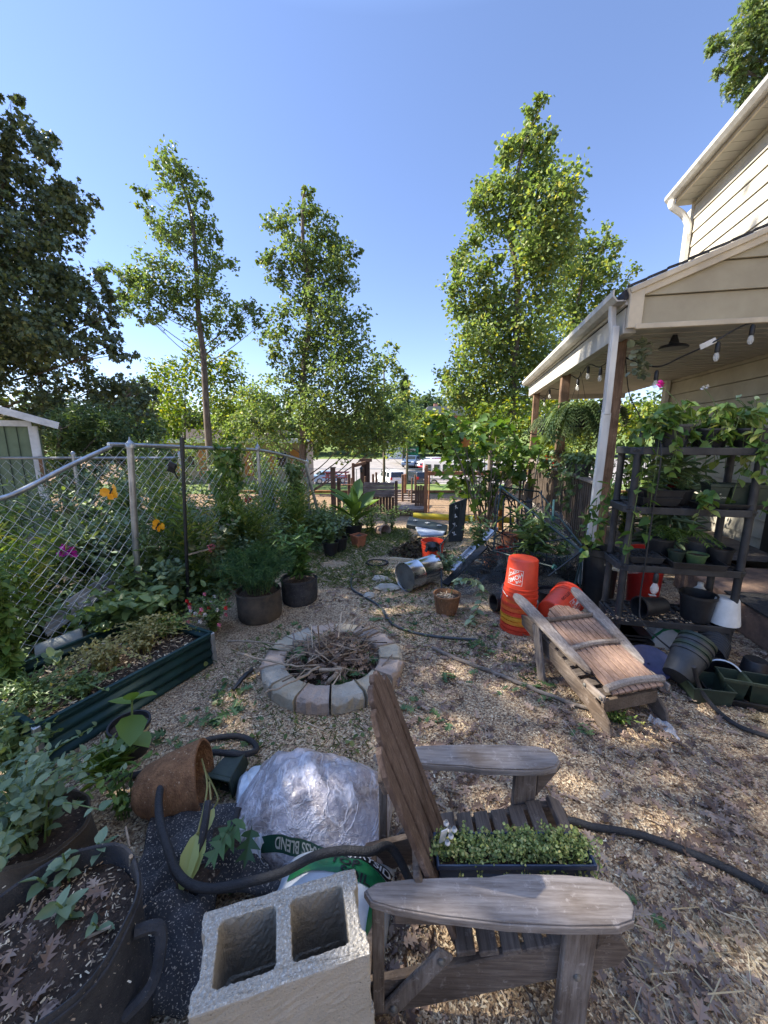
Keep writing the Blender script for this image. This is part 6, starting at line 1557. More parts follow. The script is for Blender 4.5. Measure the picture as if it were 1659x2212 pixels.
# tall plants massed on the yard side of the fence
gp = 'garden plants along the chain-link fence'
for i, (u, v, y, h, sp, kind, sz, lm, lab) in enumerate((
    (345, 1330, 3.75, .95, .30, 'lance', .13, L_garden, 'tall leafy plant between the tall fence post and the black stake'),
    (300, 1320, 3.5, .62, .28, 'ovate', .11, L_garden, 'bushy plant at the foot of the tall fence post'),
    (425, 1300, 4.0, 1.15, .34, 'lance', .14, L_blue, 'sunflower-like plant right of the black stake'),
    (490, 1260, 4.6, .95, .34, 'ovate', .09, L_garden, 'leafy plant behind the geranium at the fence'),
    (540, 1230, 5.0, .85, .36, 'lance', .10, L_garden, 'narrow leafed plant above the asparagus bag at the fence'),
    (600, 1210, 5.5, .72, .36, 'ovate', .08, L_blue, 'low bush by the sagging end of the fence'),
    (660, 1190, 6.2, .62, .36, 'ovate', .08, L_garden, 'bush at the fence brace'),
    (700, 1180, 6.4, .5, .34, 'ovate', .09, L_garden, 'clump of coleus leaves beyond the fence end'),
    (375, 1345, 3.55, .55, .28, 'ovate', .10, L_blue, 'low leafy plant at the foot of the black stake'),
    (450, 1300, 4.3, .6, .3, 'lance', .11, L_garden, 'drooping leafy plant below the geranium'),
    (520, 1260, 4.7, .6, .32, 'ovate', .08, L_blue, 'dense plant left of the upright felt bag'),
    (585, 1250, 5.0, .65, .34, 'lance', .10, L_garden, 'dense narrow leafed plant behind the upright felt bag'),
    (255, 1345, 3.1, .45, .26, 'ovate', .11, L_garden, 'leafy plant between the bed corner and the tall fence post'),
    (630, 1200, 5.8, .7, .36, 'ovate', .08, L_garden, 'bush filling the gap before the sagging fence'))):
    p = D(u, v, y); plant('garden_plant', lab, Vector((p.x, y, 0)), h, sp, 26, kind, sz, 14, lm, group=gp, low=.1)
for i, (s, off, h, lab) in enumerate(((.15, .25, 1.15, 'wispy tall stems right of the black stake'), (.2, -.3, 1.45, 'wispy stems behind the mesh right of the tall post'), (.45, .25, 1.1, 'feathery stems before the leafy vine on the fence'), (-.2, -.35, 1.1, 'wispy stems behind the mesh under the upper butterfly'), (.72, .28, 1.0, 'feathery stems between the two fence vines'), (-.45, -.4, 1.0, 'wispy stems behind the low rail at the left edge'))):
    q = fence_pt(s); dd = (FB - FA).normalized(); plant('wispy_plant', lab, q + Vector((dd.y, -dd.x, 0)) * off, h, .34, 34, 'blade', .15, 16, L_lime, group=gp, low=.1, up=.7, width=1.3)
# vine climbing the far fence
for i, (s, z1, lab) in enumerate(((.42, 1.62, 'leafy vine hanging down the fence middle'), (.86, 1.3, 'ivy mass over the sagging fence end'))):
    vt = thing('climbing_vine', lab, 'vine', fence_pt(s), 0, 'vines on the fence'); b = MB(); lb = LB()
    for k in range(9):
        p0 = fence_pt(s + random.uniform(-.05, .05)); pts = [p0 + Vector((random.gauss(0, .03), random.gauss(0, .06), z)) for z in np.linspace(z1 + .02, .45, 7)]; pts = spline(pts, 4); b.tube(pts, .004, 4, cap=False)
        n = 70; Q = np.array([list(pts[j]) for j in rng.integers(0, len(pts), n)]) + rng.normal(0, .035, (n, 3)); A = rdir(n, -.6); lb.add('heart', Q, A, rng.uniform(.05, .085, n))
    b.build('stem', M_stem, vt); lb.build('leaves', L_pothos if i == 0 else L_garden, vt)
# neighbour's garden behind the fence
gq = 'neighbour plants behind the chain-link fence'
spots = [(-3.2, 3.0, .55, 'ovate', .09, L_blue), (-3.5, 3.6, .8, 'lance', .12, L_garden), (-2.95, 3.9, .9, 'ovate', .1, L_garden), (-3.9, 3.2, .7, 'ovate', .1, L_dark), (-4.3, 3.9, .8, 'lance', .12, L_garden), (-3.4, 4.6, 1.1, 'ovate', .11, L_garden), (-4.2, 4.9, 1.05, 'lance', .14, L_garden), (-5.0, 4.6, .9, 'ovate', .1, L_blue), (-2.75, 5.0, 1.0, 'ovate', .1, L_blue), (-3.1, 5.7, 1.15, 'lance', .14, L_garden), (-4.0, 5.8, 1.2, 'ovate', .11, L_garden), (-2.6, 6.2, .9, 'ovate', .1, L_garden), (-2.2, 7.2, .8, 'ovate', .12, L_tulip2), (-5.6, 5.5, .9, 'ovate', .12, L_garden), (-3.0, 2.4, .35, 'ovate', .08, L_garden), (-3.7, 2.6, .4, 'maple', .09, L_blue), (-1.9, 7.6, .9, 'ovate', .1, L_garden), (-3.2, 7.6, 1.0, 'ovate', .12, L_tulip2), (-4.8, 7.2, 1.0, 'ovate', .12, L_tulip2), (-2.6, 8.6, 1.3, 'ovate', .12, L_garden), (-3.8, 8.8, 1.4, 'ovate', .13, L_tulip2), (-5.2, 8.6, 1.4, 'ovate', .13, L_tulip2), (-6.4, 8.2, 1.3, 'ovate', .13, L_tulip2), (-2.2, 5.9, .9, 'lance', .11, L_blue), (-2.9, 4.4, .8, 'ovate', .09, L_garden)]
where = ['by the corrugated sheet', 'left of the tall post', 'right behind the tall post', 'in the shade at the left edge', 'beside the pale grass clump', 'behind the upper butterfly', 'below the shed door', 'in front of the shed', 'behind the black stake', 'under the solar lamp', 'against the back fence', 'behind the netting', 'at the far fence end', 'at the shed corner', 'nearest the felt pot', 'among the pink petunias', 'beyond the fence brace', 'behind the back fence corner', 'behind the back fence rail', 'beyond the sagging rail', 'farthest, left of the black stake', 'farthest, behind the solar lamp', 'farthest, beside the shed trim', 'under the green netting', 'at the bird ornament']
for i, (x, y, h, kind, sz, lm) in enumerate(spots):
    if i % 3 == 0: h *= 1.2
    plant('garden_plant', 'leafy garden plant across the chain-link fence ' + where[i], Vector((x, y, 0)), h, .5, 56, kind, sz * .85, 16, (lm, L_garden, L_blue, L_lime)[i % 4 if i % 5 else 0], group=gq, low=.05)
lb = LB()
for s0, s1, off, n_ in ((-.2, 1.15, .22, 5200), (-.5, 1.2, -.35, 6500), (-.3, 1.2, -.9, 5000)):
    s_ = rng.uniform(s0, s1, n_); dd = np.array((FB - FA).normalized()); nn = np.array([dd[1], -dd[0], 0])
    P = np.array(list(FA)) + s_[:, None] * np.array(list(FB - FA)) + nn * (off + rng.normal(0, .16, n_))[:, None]; P[:, 2] = .02 + .38 * rng.random(n_) ** 1.6
    lb.add('ovate', P, rdir(n_, .25), rng.uniform(.03, .085, n_))
tag(lb.build('undergrowth', L_garden), kind='stuff')
gc = thing('grass_clump', 'pale arching grass clump behind the chain-link fence', 'plant', (-3.05, 3.75, .5)); lb = LB(); n = 170
lb.add('blade', np.tile(list(D(180, 1190, 3.9)), (n, 1)) + rng.normal(0, .05, (n, 3)) * [1, 1, .3], rdir(n, .8), rng.uniform(.25, .48, n), None, .8); lb.build('leaves', leafmat('pale_blade', (.12, .18, .08), (.22, .28, .14), (.34, .40, .24), trans=.25), gc)
b = MB(); q = D(185, 1195, 3.95); b.lathe([(.11, -.22), (.14, 0), (.13, 0), (.1, -.18)], q, 18); b.build('pot', M_black, gc, smooth=True)
pe = thing('petunias', 'magenta petunias behind the fence near the left edge', 'flowers', D(145, 1200, 3.4)); lb = LB()
for (u, v) in ((140, 1183), (148, 1192), (155, 1188), (133, 1195), (160, 1196)):
    lb.add('petal', np.tile(list(D(u, v, 3.4)), (6, 1)), [(math.cos(t), -.4, math.sin(t)) for t in np.arange(6) * 1.05], .04, np.full(6, .3), 1.4)
lb.build('flower', mat('magenta_petal', (.55, .03, .35), rough=.6, bump=0), pe); lb = LB(); n = 120
lb.add('ovate', np.array(list(D(140, 1215, 3.5))) + rng.normal(0, .1, (n, 3)), rdir(n, .3), .06); lb.build('leaves', L_garden, pe)
# corrugated sheet, felt pot across the fence
b = MB(); p0, p1, p2, p3 = D(85, 1338, 2.95), D(240, 1236, 3.6), D(260, 1262, 3.45), D(105, 1375, 2.8)
n = 60; vs = []
for i in range(n + 1):
    for q in (0, 1):
        a = p0.lerp(p1, q); c_ = p3.lerp(p2, q); vs.append(a.lerp(c_, i / n) + Vector((0, -.01, .022 * math.sin(i / n * 2 * PI * 3.5))))
b.add(vs, [(2 * i, 2 * i + 1, 2 * i + 3, 2 * i + 2) for i in range(n)])
tag(b.build('corrugated_sheet', mat('dull_zinc', (.30, .30, .29), (.16, .16, .15), rough=.5, metal=.5, scale=6, bump=.1), smooth=True), 'grey corrugated metal sheet leaning behind the chain-link fence', 'metal sheet')
b = MB(); p0 = D(135, 1398, 2.7); m = basis((.75, .5, .15)); b.lathe([(.05, -.15), (.085, -.14), (.095, .14), (.085, .15), (.05, .13)], p0, 20, m)
tag(b.build('plastic_pot', mat('grey_pot', (.20, .21, .19), (.12, .13, .12), rough=.6), smooth=True), 'grey plastic pot tipped over at the foot of the fence behind the bed', 'pot')
# ------------------------------------------------------------------ orange buckets
def bucket_prof(h=.365, r0=.130, r1=.150):
    f = lambda z: r0 + (r1 - r0) * z / h
    return [(r0 - .012, .0), (r0 - .004, .004), (r0, .012), (f(.26), .26), (f(.26) + .006, .262), (f(.27) + .006, .268), (f(.28), .27), (f(.295), .295), (f(.295) + .007, .297), (f(.305) + .007, .305), (f(.31), .308), (f(.335), .335), (f(.335) + .009, .337), (f(h) + .009, h), (f(h) - .003, h), (f(.3) - .006, .3), (r0 - .004, .02)]
bc = G(1128, 1372, 0); bc = Vector((bc.x, bc.y + .14, 0)); lean = Vector((.03, .01, 1)).normalized()
inv = basis(-lean, Vector((1, 0, 0)))
cols = [M_orange, M_orange, mat('orange_plastic_faded', (.72, .13, .03), (.55, .09, .02), rough=.4, bump=0), M_orange, M_yellowp, mat('amber_plastic', (.74, .27, .03), (.6, .2, .02), rough=.4, bump=0), M_orange, mat('red_orange_plastic', (.66, .06, .025), (.5, .045, .02), rough=.4, bump=0)]
labs = ['upturned orange bucket with a white logo, on top of the bucket stack', 'orange bucket rim directly under the topmost upturned bucket', 'faded orange bucket rim third from the top of the stack', 'orange bucket rim just above the yellow bucket', 'yellow bucket in the orange bucket stack', 'amber bucket just under the yellow bucket in the stack', 'orange bucket second from the ground in the stack', 'red-orange bucket at the bottom of the bucket stack']
HS = .042
for i in range(8):
    t = thing('bucket', labs[i], 'bucket', bc, 0, 'stack of upturned buckets')
    topz = .365 + HS * (7 - i) + (.004 if i == 0 else 0) + (.02 if i == 0 else 0)
    off = bc + lean * topz + Vector((random.uniform(-.004, .004), random.uniform(-.004, .004), 0))
    b = MB(); b.lathe(bucket_prof(), off, 36, inv); b.build('shell', cols[i], t, smooth=True)
    if i in (0, 1, 4):
        b = MB(); a0 = (2.6, 3.4, 0, 0, 4.2)[i]; pts = [off + inv @ Vector((.163 * math.cos(a), .163 * math.sin(a), .345 + .09 * math.sin((a - a0) * 1.0) * (0 if i else 0) - .06 * math.sin((a - a0) / PI * PI))) for a in np.linspace(a0, a0 + PI, 20)]
        b.tube(pts, .0025, 6); b.build('handle', M_galv, t, smooth=True)
    if i == 0: top_b, top_off = t, off
# the white printed logo on the side facing the yard, upside down
def on_bucket(pts, ang0, zc, off, M, O, dr=.0016):
    o = []
    for x, y in pts:
        z = zc + y; r = .130 + .020 * z / .365 + dr; a = ang0 + x / r
        o.append(O + M @ Vector((r * math.cos(a), r * math.sin(a), z)))
    return o
def logo(parent, M, O, ang0, zc, s=1.0, rot=0.0):
    cr, sr_ = math.cos(rot), math.sin(rot)
    tr = lambda P: [(x * cr - y * sr_, x * sr_ + y * cr) for x, y in P]
    sq_ = .075 * s; w_ = .004 * s
    for (x0, y0, x1, y1) in ((-sq_, -sq_, sq_, -sq_ + w_), (-sq_, sq_ - w_, sq_, sq_), (-sq_, -sq_, -sq_ + w_, sq_), (sq_ - w_, -sq_, sq_, sq_)):
        g = []; n = 12
        for i in range(n + 1):
            for j in (0, 1):
                g.append((x0 + (x1 - x0) * i / n, y0 + (y1 - y0) * j) if x1 - x0 > y1 - y0 else (x0 + (x1 - x0) * j, y0 + (y1 - y0) * i / n))
        MB().add(on_bucket(g, ang0, zc, 0, M, O), [(2 * i, 2 * i + 1, 2 * i + 3, 2 * i + 2) for i in range(n)]).build('logo', M_white, parent)
    q = math.radians(33); cq, sq2 = math.cos(q), math.sin(q)
    for s_, sz, cx, cy in (('THE', .034, -.038, .034), ('HOME', .056, -.004, .004), ('DEPOT', .042, .026, -.040)):
        v, f = subdiv_text(*text_geo(s_, sz * s), .02)
        P = [((x * cq - y * sq2) + cx * s, (x * sq2 + y * cq) + cy * s) for x, y, z in v]
        P = [(max(-sq_ + .006, min(sq_ - .006, x)), max(-sq_ + .006, min(sq_ - .006, y))) for x, y in P]
        MB().add(on_bucket(tr(P), ang0, zc, 0, M, O), f).build('lettering', M_white, parent)
def face_angle(M, O):
    d = M.to_3x3().inverted() @ Vector((-O.x, -O.y, 0)).normalized(); return math.atan2(d.y, d.x)
logo(top_b, inv, top_off, face_angle(inv, top_off) + .42, .155, .92)
# bucket lying behind the folded chair
t = thing('bucket', 'orange bucket lying on its side behind the folded chair', 'bucket', G(1235, 1390, 0))
axb = Vector((.72, .62, .18)).normalized(); o_ = D(1190, 1330, 3.25); o_ = Vector((1.50, 3.22, .19)); Mb_ = basis(axb, Vector((0, 0, 1)))
b = MB(); b.lathe(bucket_prof(), o_, 36, Mb_); b.build('shell', M_orange, t, smooth=True)
logo(t, Mb_, o_, face_angle(Mb_, o_) + .1, .2, .8, 1.2)
v, f = subdiv_text(*text_geo('LET\'S DO', .035), .02); P = [(y, -x) for x, y, z in v]; MB().add(on_bucket(P, face_angle(Mb_, o_) - .75, .17, 0, Mb_, o_), f).build('lettering', M_black, t)
# ------------------------------------------------------------------ galvanised can lying on its side
can = thing('metal_can', 'shiny galvanised metal can lying on its side in the middle of the yard', 'can', G(895, 1275, 0))
cc = G(874, 1277, 0); cc = Vector((cc.x, cc.y, .172)); ax = Vector((.78, .62, .03)).normalized(); m = basis(ax)
M_tin = mat('bright_tin', (.62, .63, .64), (.48, .49, .50), rough=.22, metal=1, scale=6, bump=.15, bscale=7)
b = MB(); b.lathe([(.150, .02), (.166, .018), (.172, .0), (.172, .012), (.168, .03), (.164, .18), (.168, .19), (.164, .2), (.160, .46), (.166, .47), (.166, .48), (.158, .48), (.156, .3)], cc, 40, m)
b.build('shell', M_tin, can, smooth=True)
b = MB(); b.lathe([(.150, .018), (.1, .02), (.01, .02)], cc, 40, m, close=True); b.build('base_plate', mat('dull_tin', (.22, .22, .20), (.13, .13, .12), rough=.55, metal=.5, scale=8, bump=.1), can, smooth=True)
b = MB()
for k in range(3): b.bar(D(838 + k * 5, 1206 - k, cc.y + .05), D(905 + k * 4, 1216 - 3 * k, cc.y + .22), .018, .006)
tag(b.build('wood_strips', mat('pale_strip', (.62, .55, .4), rough=.8, bump=0)), 'pale thin wooden strips lying on the metal can', 'wood strip')
# coir pot with trailing plant
cp = thing('coir_pot', 'brown coir pot of dry chips with a pale leafed stem flopping to the right', 'potted plant', G(968, 1335, 0))
q = G(968, 1332, 0); q = Vector((q.x, q.y + .1, 0)); b = MB(); b.lathe([(.10, 0), (.115, .05), (.135, .19), (.142, .2), (.13, .205), (.118, .17), (.1, .1)], q, 30, None, .025); b.build('pot', M_coir, cp, smooth=True)
b = MB(); b.lathe([(.125, .165), (.06, .175), (.01, .17)], q, 20); b.build('soil', M_soil, cp); lb = LB(); chips_on(lb, q, .09, .09, 160, .175, .03); lb.build('chips', M_chip, cp)['kind'] = 'stuff'
b = MB(); lb = LB(); qq = q + Vector((.03, 0, .17)); pts = spline([qq, qq + Vector((.08, .02, .16)), D(1025, 1255, q.y - .05), D(1042, 1290, q.y - .12), G(1015, 1345, .05)], 6); b.tube(pts, .004, 5); b.build('stem', M_stem, cp)
n = len(pts) - 6; lb.add('ovate', [list(p) for p in pts[6:]] * 2, [(math.cos(i * 2.2), math.sin(i * 2.2) * .6 - .2, -.15) for i in range(2 * n)], rng.uniform(.06, .10, 2 * n)); lb.build('leaves', L_blue, cp)

# ------------------------------------------------------------------ compost corner: black bin panels, grey lid, yellow pipe, gutter
YC = 6.2
M_bin = mat('compost_bin_plastic', (.035, .045, .045), (.02, .026, .028), rough=.5, scale=6, bump=.1)
pn = thing('compost_panel', 'upright black compost bin panel right of the grey lid', 'panel', D(985, 1170, 5.6))
b = MB(); p = [D(968, 1172, 5.55), D(998, 1170, 5.6), D(1008, 1076, 5.75), D(970, 1090, 5.55)]
b.add(p + [q + Vector((.03, .05, 0)) for q in p], [(0, 1, 2, 3), (7, 6, 5, 4), (0, 4, 5, 1), (1, 5, 6, 2), (2, 6, 7, 3), (3, 7, 4, 0)]); b.build('board', M_bin, pn, bevel=.01)
b = MB()
for k in range(4): b = MB(); q = p[3].lerp(p[2], .4).lerp(p[0].lerp(p[1], .4), .12 + k * .22); b.bar(q + Vector((-.03, -.012, .02)), q + Vector((.03, -.012, -.02)), .006, .012); b.bar(q + Vector((-.0, -.012, .03)), q + Vector((.0, -.012, -.03)), .006, .012); b.build('vent', M_white, pn)
for k in range(2):
    b = MB(); q = p[3].lerp(p[0], .0).lerp(p[2], .3 + k * .35); b.bar(q + Vector((0, -.01, -.02)), q + Vector((0, -.01, -.5)), .02, .02, up=(0, 1, 0)); b.build('rib', M_bin, pn)
pn2 = thing('compost_panel', 'black compost bin panel lying flat by the yellow pipe', 'panel', D(900, 1140, 6.6))
b = MB(); p = [D(878, 1132, 6.5), D(965, 1148, 6.2), D(968, 1134, 6.6), D(884, 1115, 6.9)]; b.add(p + [q + Vector((.0, .02, -.08)) for q in p], [(0, 1, 2, 3), (7, 6, 5, 4), (0, 4, 5, 1), (1, 5, 6, 2), (2, 6, 7, 3), (3, 7, 4, 0)]); b.build('board', M_bin, pn2, bevel=.01)
b = MB()
for k in range(3): q = p[3].lerp(p[2], .2 + .3 * k).lerp(p[0].lerp(p[1], .2 + .3 * k), .4) + Vector((0, -.01, .01)); b = MB(); b.box(q, (.08, .02, .012)); b.box(q, (.02, .06, .012)); b.build('vent', M_white, pn2)
ld = thing('bin_lid', 'pale grey plastic lid resting over the orange bucket and compost', 'lid', D(925, 1155, 5.5))
b = MB(); p = [D(897, 1140, 6.5), D(935, 1137, 6.6), D(962, 1153, 6.2), D(958, 1159, 6.1), D(910, 1161, 6.0), D(904, 1156, 6.1)]
mlt = MB(); k = len(p); b.add(p + [q + Vector((0, .0, .04)) for q in p], [tuple(range(k - 1, -1, -1)), tuple(range(k, 2 * k))] + [(i, (i + 1) % k, k + (i + 1) % k, k + i) for i in range(k)])
b.build('lid', mat('pale_grey_plastic', (.42, .46, .52), (.30, .33, .37), rough=.5, scale=9, bump=.05), ld, bevel=.012, seg=2)
t = thing('bucket', 'orange bucket standing under the pale grey lid by the compost', 'bucket', D(935, 1190, 5.2)); q = D(935, 1165, 5.05); O_ = Vector((q.x, 5.05, .02))
b = MB(); b.lathe(bucket_prof(), O_, 32); b.build('shell', M_orange, t, smooth=True)
b = MB(); b.lathe([(.146, .30), (.08, .31), (.01, .31)], O_, 24); b.build('compost', M_soil, t)
b = MB(); b.lathe([(.03, -.05), (.07, -.03), (.08, .03), (.05, .07), (.01, .08)], D(935, 1183, O_.y - .17), 12, None, .25); b.tube(spline([D(925, 1180, O_.y - .2), D(920, 1192, O_.y - .22)], 3), .02, 6); b.tube(spline([D(946, 1180, O_.y - .2), D(950, 1192, O_.y - .22)], 3), .02, 6)
tag(b.build('work_glove', M_black, smooth=True), 'black glove draped over the side of the far orange bucket', 'glove')
b = MB(); b.tube([D(893, 1114, 7.4), D(1110, 1124, 7.2)], .06, 14); tag(b.build('yellow_pipe', mat('yellow_tube', (.66, .50, .03), (.5, .38, .03), rough=.5, scale=5, bump=.05), smooth=True), 'long yellow drain pipe lying across the end of the yard', 'pipe')
gt = MB(); a, e = G(978, 1232, .04), D(1068, 1145, 5.6); gt.bar(a, e, .11, .012); gt.bar(a + Vector((.055, 0, .02)), e + Vector((.055, 0, .02)), .008, .05); gt.bar(a + Vector((-.055, 0, .02)), e + Vector((-.055, 0, .02)), .008, .05)
tag(gt.build('aluminium_gutter', mat('spotted_aluminium', (.62, .65, .70), (.48, .51, .56), rough=.4, metal=0, scale=8, bump=.05, speck=(45, .66, (.05, .05, .05))), None), 'pale aluminium gutter length leaning across the wire heap', 'gutter')
b = MB(); b.bar(G(962, 1262, .02), D(1048, 1180, 4.8), .10, .02); tag(b.build('dark_board', M_black), 'dark plank lying beside the aluminium gutter', 'plank')
# rotting compost heap
lb = LB(); q = D(905, 1195, 5.4); n = 900; r = rng.random(n) ** .5; a = rng.random(n) * 6.3
P = np.stack([q.x + .42 * r * np.cos(a), q.y + .2 + .3 * r * np.sin(a), .02 + .30 * (1 - r) * rng.random(n) ** .4], 1); lb.add('oak', P, rdir(n, 0, .6), rng.uniform(.04, .10, n), rng.normal(0, 1, n))
tag(lb.build('compost_heap', island('compost', [(0, (.025, .018, .012)), (.5, (.07, .05, .03)), (.9, (.15, .11, .06)), (1, (.10, .14, .05))], rough=.9)), kind='stuff')
# ------------------------------------------------------------------ collapsed greenhouse frame and wire heap
M_gtube = mat('green_tube', (.025, .05, .045), (.015, .03, .03), rough=.4, bump=0, scale=10)
M_btube = mat('coated_tube', (.022, .028, .030), (.012, .015, .016), rough=.4, bump=0, scale=10)
gf = thing('greenhouse_frame', 'collapsed greenhouse frame of dark green tubes with netting beside the deck', 'frame', D(1150, 1230, 4.3))
T_ = lambda u, v, y: D(u, v, y)
for a, e, r in (((1082, 1052, 5.2), (1258, 1192, 3.95), .009), ((1082, 1052, 5.2), (1066, 1190, 4.9), .008), ((1082, 1052, 5.2), (1165, 1062, 5.6), .008), ((1165, 1062, 5.6), (1258, 1180, 4.05), .008), ((1066, 1190, 4.7), (1198, 1225, 4.0), .008), ((1258, 1190, 3.95), (1252, 1290, 3.85), .008), ((1258, 1192, 3.95), (1240, 1275, 3.9), .008), ((1258, 1190, 3.95), (1185, 1245, 3.85), .007), ((1200, 1228, 3.95), (1202, 1240, 3.9), .008), ((1130, 1270, 3.9), (1252, 1282, 3.85), .007), ((1170, 1060, 5.4), (1185, 1245, 4.2), .006), ((1198, 1110, 4.6), (1158, 1210, 4.3), .006), ((952, 1178, 4.6), (955, 1275, 4.2), .007), ((985, 1135, 5.0), (952, 1178, 4.6), .006), ((1096, 1195, 4.6), (1105, 1300, 3.9), .007), ((1065, 1190, 4.7), (1240, 1160, 4.1), .006)):
    b = MB(); b.tube([T_(*a), T_(*e)], r * 1.45, 8); b.build('tube', M_gtube if r > .0075 else M_btube, gf, smooth=True)
b = MB()
for (u, v, y) in ((1258, 1190, 3.95), (1082, 1052, 5.2), (1195, 1120, 4.55), (1198, 1225, 4.0)): b.box(T_(u, v, y), (.035, .035, .05), Matrix.Rotation(.5, 4, 'Y'))
b.build('connector', mat('teal_connector', (.05, .16, .13), rough=.5, bump=0), gf)
b = MB(); b.tube([T_(1195, 1115, 4.56), T_(1197, 1080, 4.56)], .012, 8); b.build('tube_end', mat('pale_teal', (.2, .38, .34), rough=.5, bump=0), gf)
# looped wire trellis
tr_ = thing('wire_trellis', 'tangle of black looped wire trellis standing behind the greenhouse frame', 'trellis', D(1110, 1110, 5.4))
b = MB()
for k, (u, w_) in enumerate(((1085, 16), (1100, 14), (1120, 18), (1138, 12))):
    pts = [T_(u - w_, 1150, 5.3), T_(u - w_ + 2, 1100, 5.35), T_(u - w_ * .6, 1072 + 4 * k, 5.4), T_(u + w_ * .5, 1070 + 5 * k, 5.4), T_(u + w_, 1095, 5.4), T_(u + w_ + 6, 1150, 5.3)]; b.tube(spline(pts, 6), .011, 6)
for a, e in (((1070, 1130), (1165, 1070)), ((1080, 1060), (1180, 1120)), ((1065, 1165), (1150, 1100)), ((1090, 1065), (1150, 1150)), ((1060, 1140), (1100, 1160))): b.tube([T_(*a, 5.3), T_(*e, 5.45)], .010, 6)
b.build('wire_loop', M_btube, tr_, smooth=True)
# black mesh netting bunched on the heap
def net(name, label, P, nx, ny, amp, r, m, seed):
    b = MB(); P = [Vector(p) for p in P]
    def q(s, t_):
        p = P[0].lerp(P[1], s).lerp(P[3].lerp(P[2], s), t_)
        return p + Vector((mnoise.noise(p * 4 + Vector((seed, 0, 0))), mnoise.noise(p * 4 + Vector((0, seed, 0))), abs(mnoise.noise(p * 5 + Vector((0, 0, seed)))) * 1.4)) * amp
    for i in range(nx + 1): b.tube([q(i / nx, j / 24) for j in range(25)], r, 3, cap=False)
    for j in range(ny + 1): b.tube([q(i / 24, j / ny) for i in range(25)], r, 3, cap=False)
    return tag(b.build(name, m), label, 'netting')
net('bird_netting', 'black bird netting bunched over the wire heap by the buckets', [G(975, 1285, .03), G(1105, 1290, .05), D(1150, 1200, 4.5), D(1010, 1200, 4.7)], 40, 32, .09, .003, M_btube, 5)
net('bird_netting', 'black square mesh sagging inside the greenhouse frame', [D(1140, 1290, 4.0), D(1250, 1285, 3.9), D(1250, 1205, 4.0), D(1080, 1190, 4.7)], 34, 26, .08, .003, M_btube, 8)
net('wire_fence_roll', 'crumpled wire mesh between the trellis and the deck', [D(1130, 1160, 4.9), D(1230, 1190, 4.4), D(1215, 1110, 4.7), D(1140, 1085, 5.3)], 30, 24, .12, .003, M_btube, 13)
# pots and plants in the heap
for (u, v, r0, r1, h, m, lab, tl) in ((1185, 1310, .09, .12, .22, M_black, 'black nursery pot behind the bucket stack', None), (1020, 1228, .10, .13, .14, mat('slate_planter', (.10, .13, .15), rough=.6), 'slate blue planter beside the aluminium gutter', None), (1062, 1222, .09, .11, .18, M_terra, 'pinkish clay pot in the wire heap', None), (1092, 1212, .11, .13, .24, M_orange, 'orange plastic pot under the greenhouse frame', None), (1100, 1178, .11, .14, .26, M_terra, 'brown clay pot behind the greenhouse frame tube', None), (1140, 1190, .11, .14, .24, M_black, 'black pot of dark strappy leaves inside the greenhouse frame', None)):
    q = G(u, v + 8, 0); pot('pot', lab, q, r0, r1, h, m, .85)
b = MB(); q = G(1085, 1300, .1); b.lathe([(.03, -.12), (.085, -.11), (.09, .1), (.075, .1), (.07, -.05)], q, 18, basis((-1, -.25, .05))); tag(b.build('nursery_pot', M_black, smooth=True), 'black pot on its side left of the bucket stack', 'pot')
plant('strappy_plant', 'strappy leafed dark plant growing inside the greenhouse frame', D(1150, 1215, 4.5), .55, .34, 18, 'lance', .26, 7, L_garden, width=.9)
plant('heap_weed', 'leafy weed climbing through the wire heap left of the frame', D(1035, 1190, 5.0), .45, .3, 14, 'ovate', .09, 9, L_garden)
plant('heap_weed', 'small green weeds beside the metal can', D(965, 1240, 4.5), .25, .25, 10, 'maple', .08, 6, L_blue)
lb = LB(); q = G(1120, 1265); n = 2600; r = rng.random(n) ** .5; a = rng.random(n) * 6.3; P = np.stack([q.x + .25 + .65 * r * np.cos(a), q.y + .45 + .65 * r * np.sin(a), .02 + .32 * (1 - r) * rng.random(n)], 1)
lb.add('oak', P[:1300], rdir(1300, 0, .6), rng.uniform(.05, .11, 1300), rng.normal(0, 1, 1300)); lb.add('chip', P[1300:], rdir(1300, .1, .7), rng.uniform(.12, .4, 1300), None, .03)
tag(lb.build('brush_heap', island('dark_brush', [(0, (.012, .011, .010)), (.5, (.035, .03, .025)), (.85, (.07, .055, .04)), (1, (.24, .21, .17))], rough=.9)), kind='stuff')
plant('heap_weed', 'leafy growth between the deck wall and the frame', D(1215, 1230, 4.4), .5, .3, 14, 'ovate', .08, 10, L_garden)
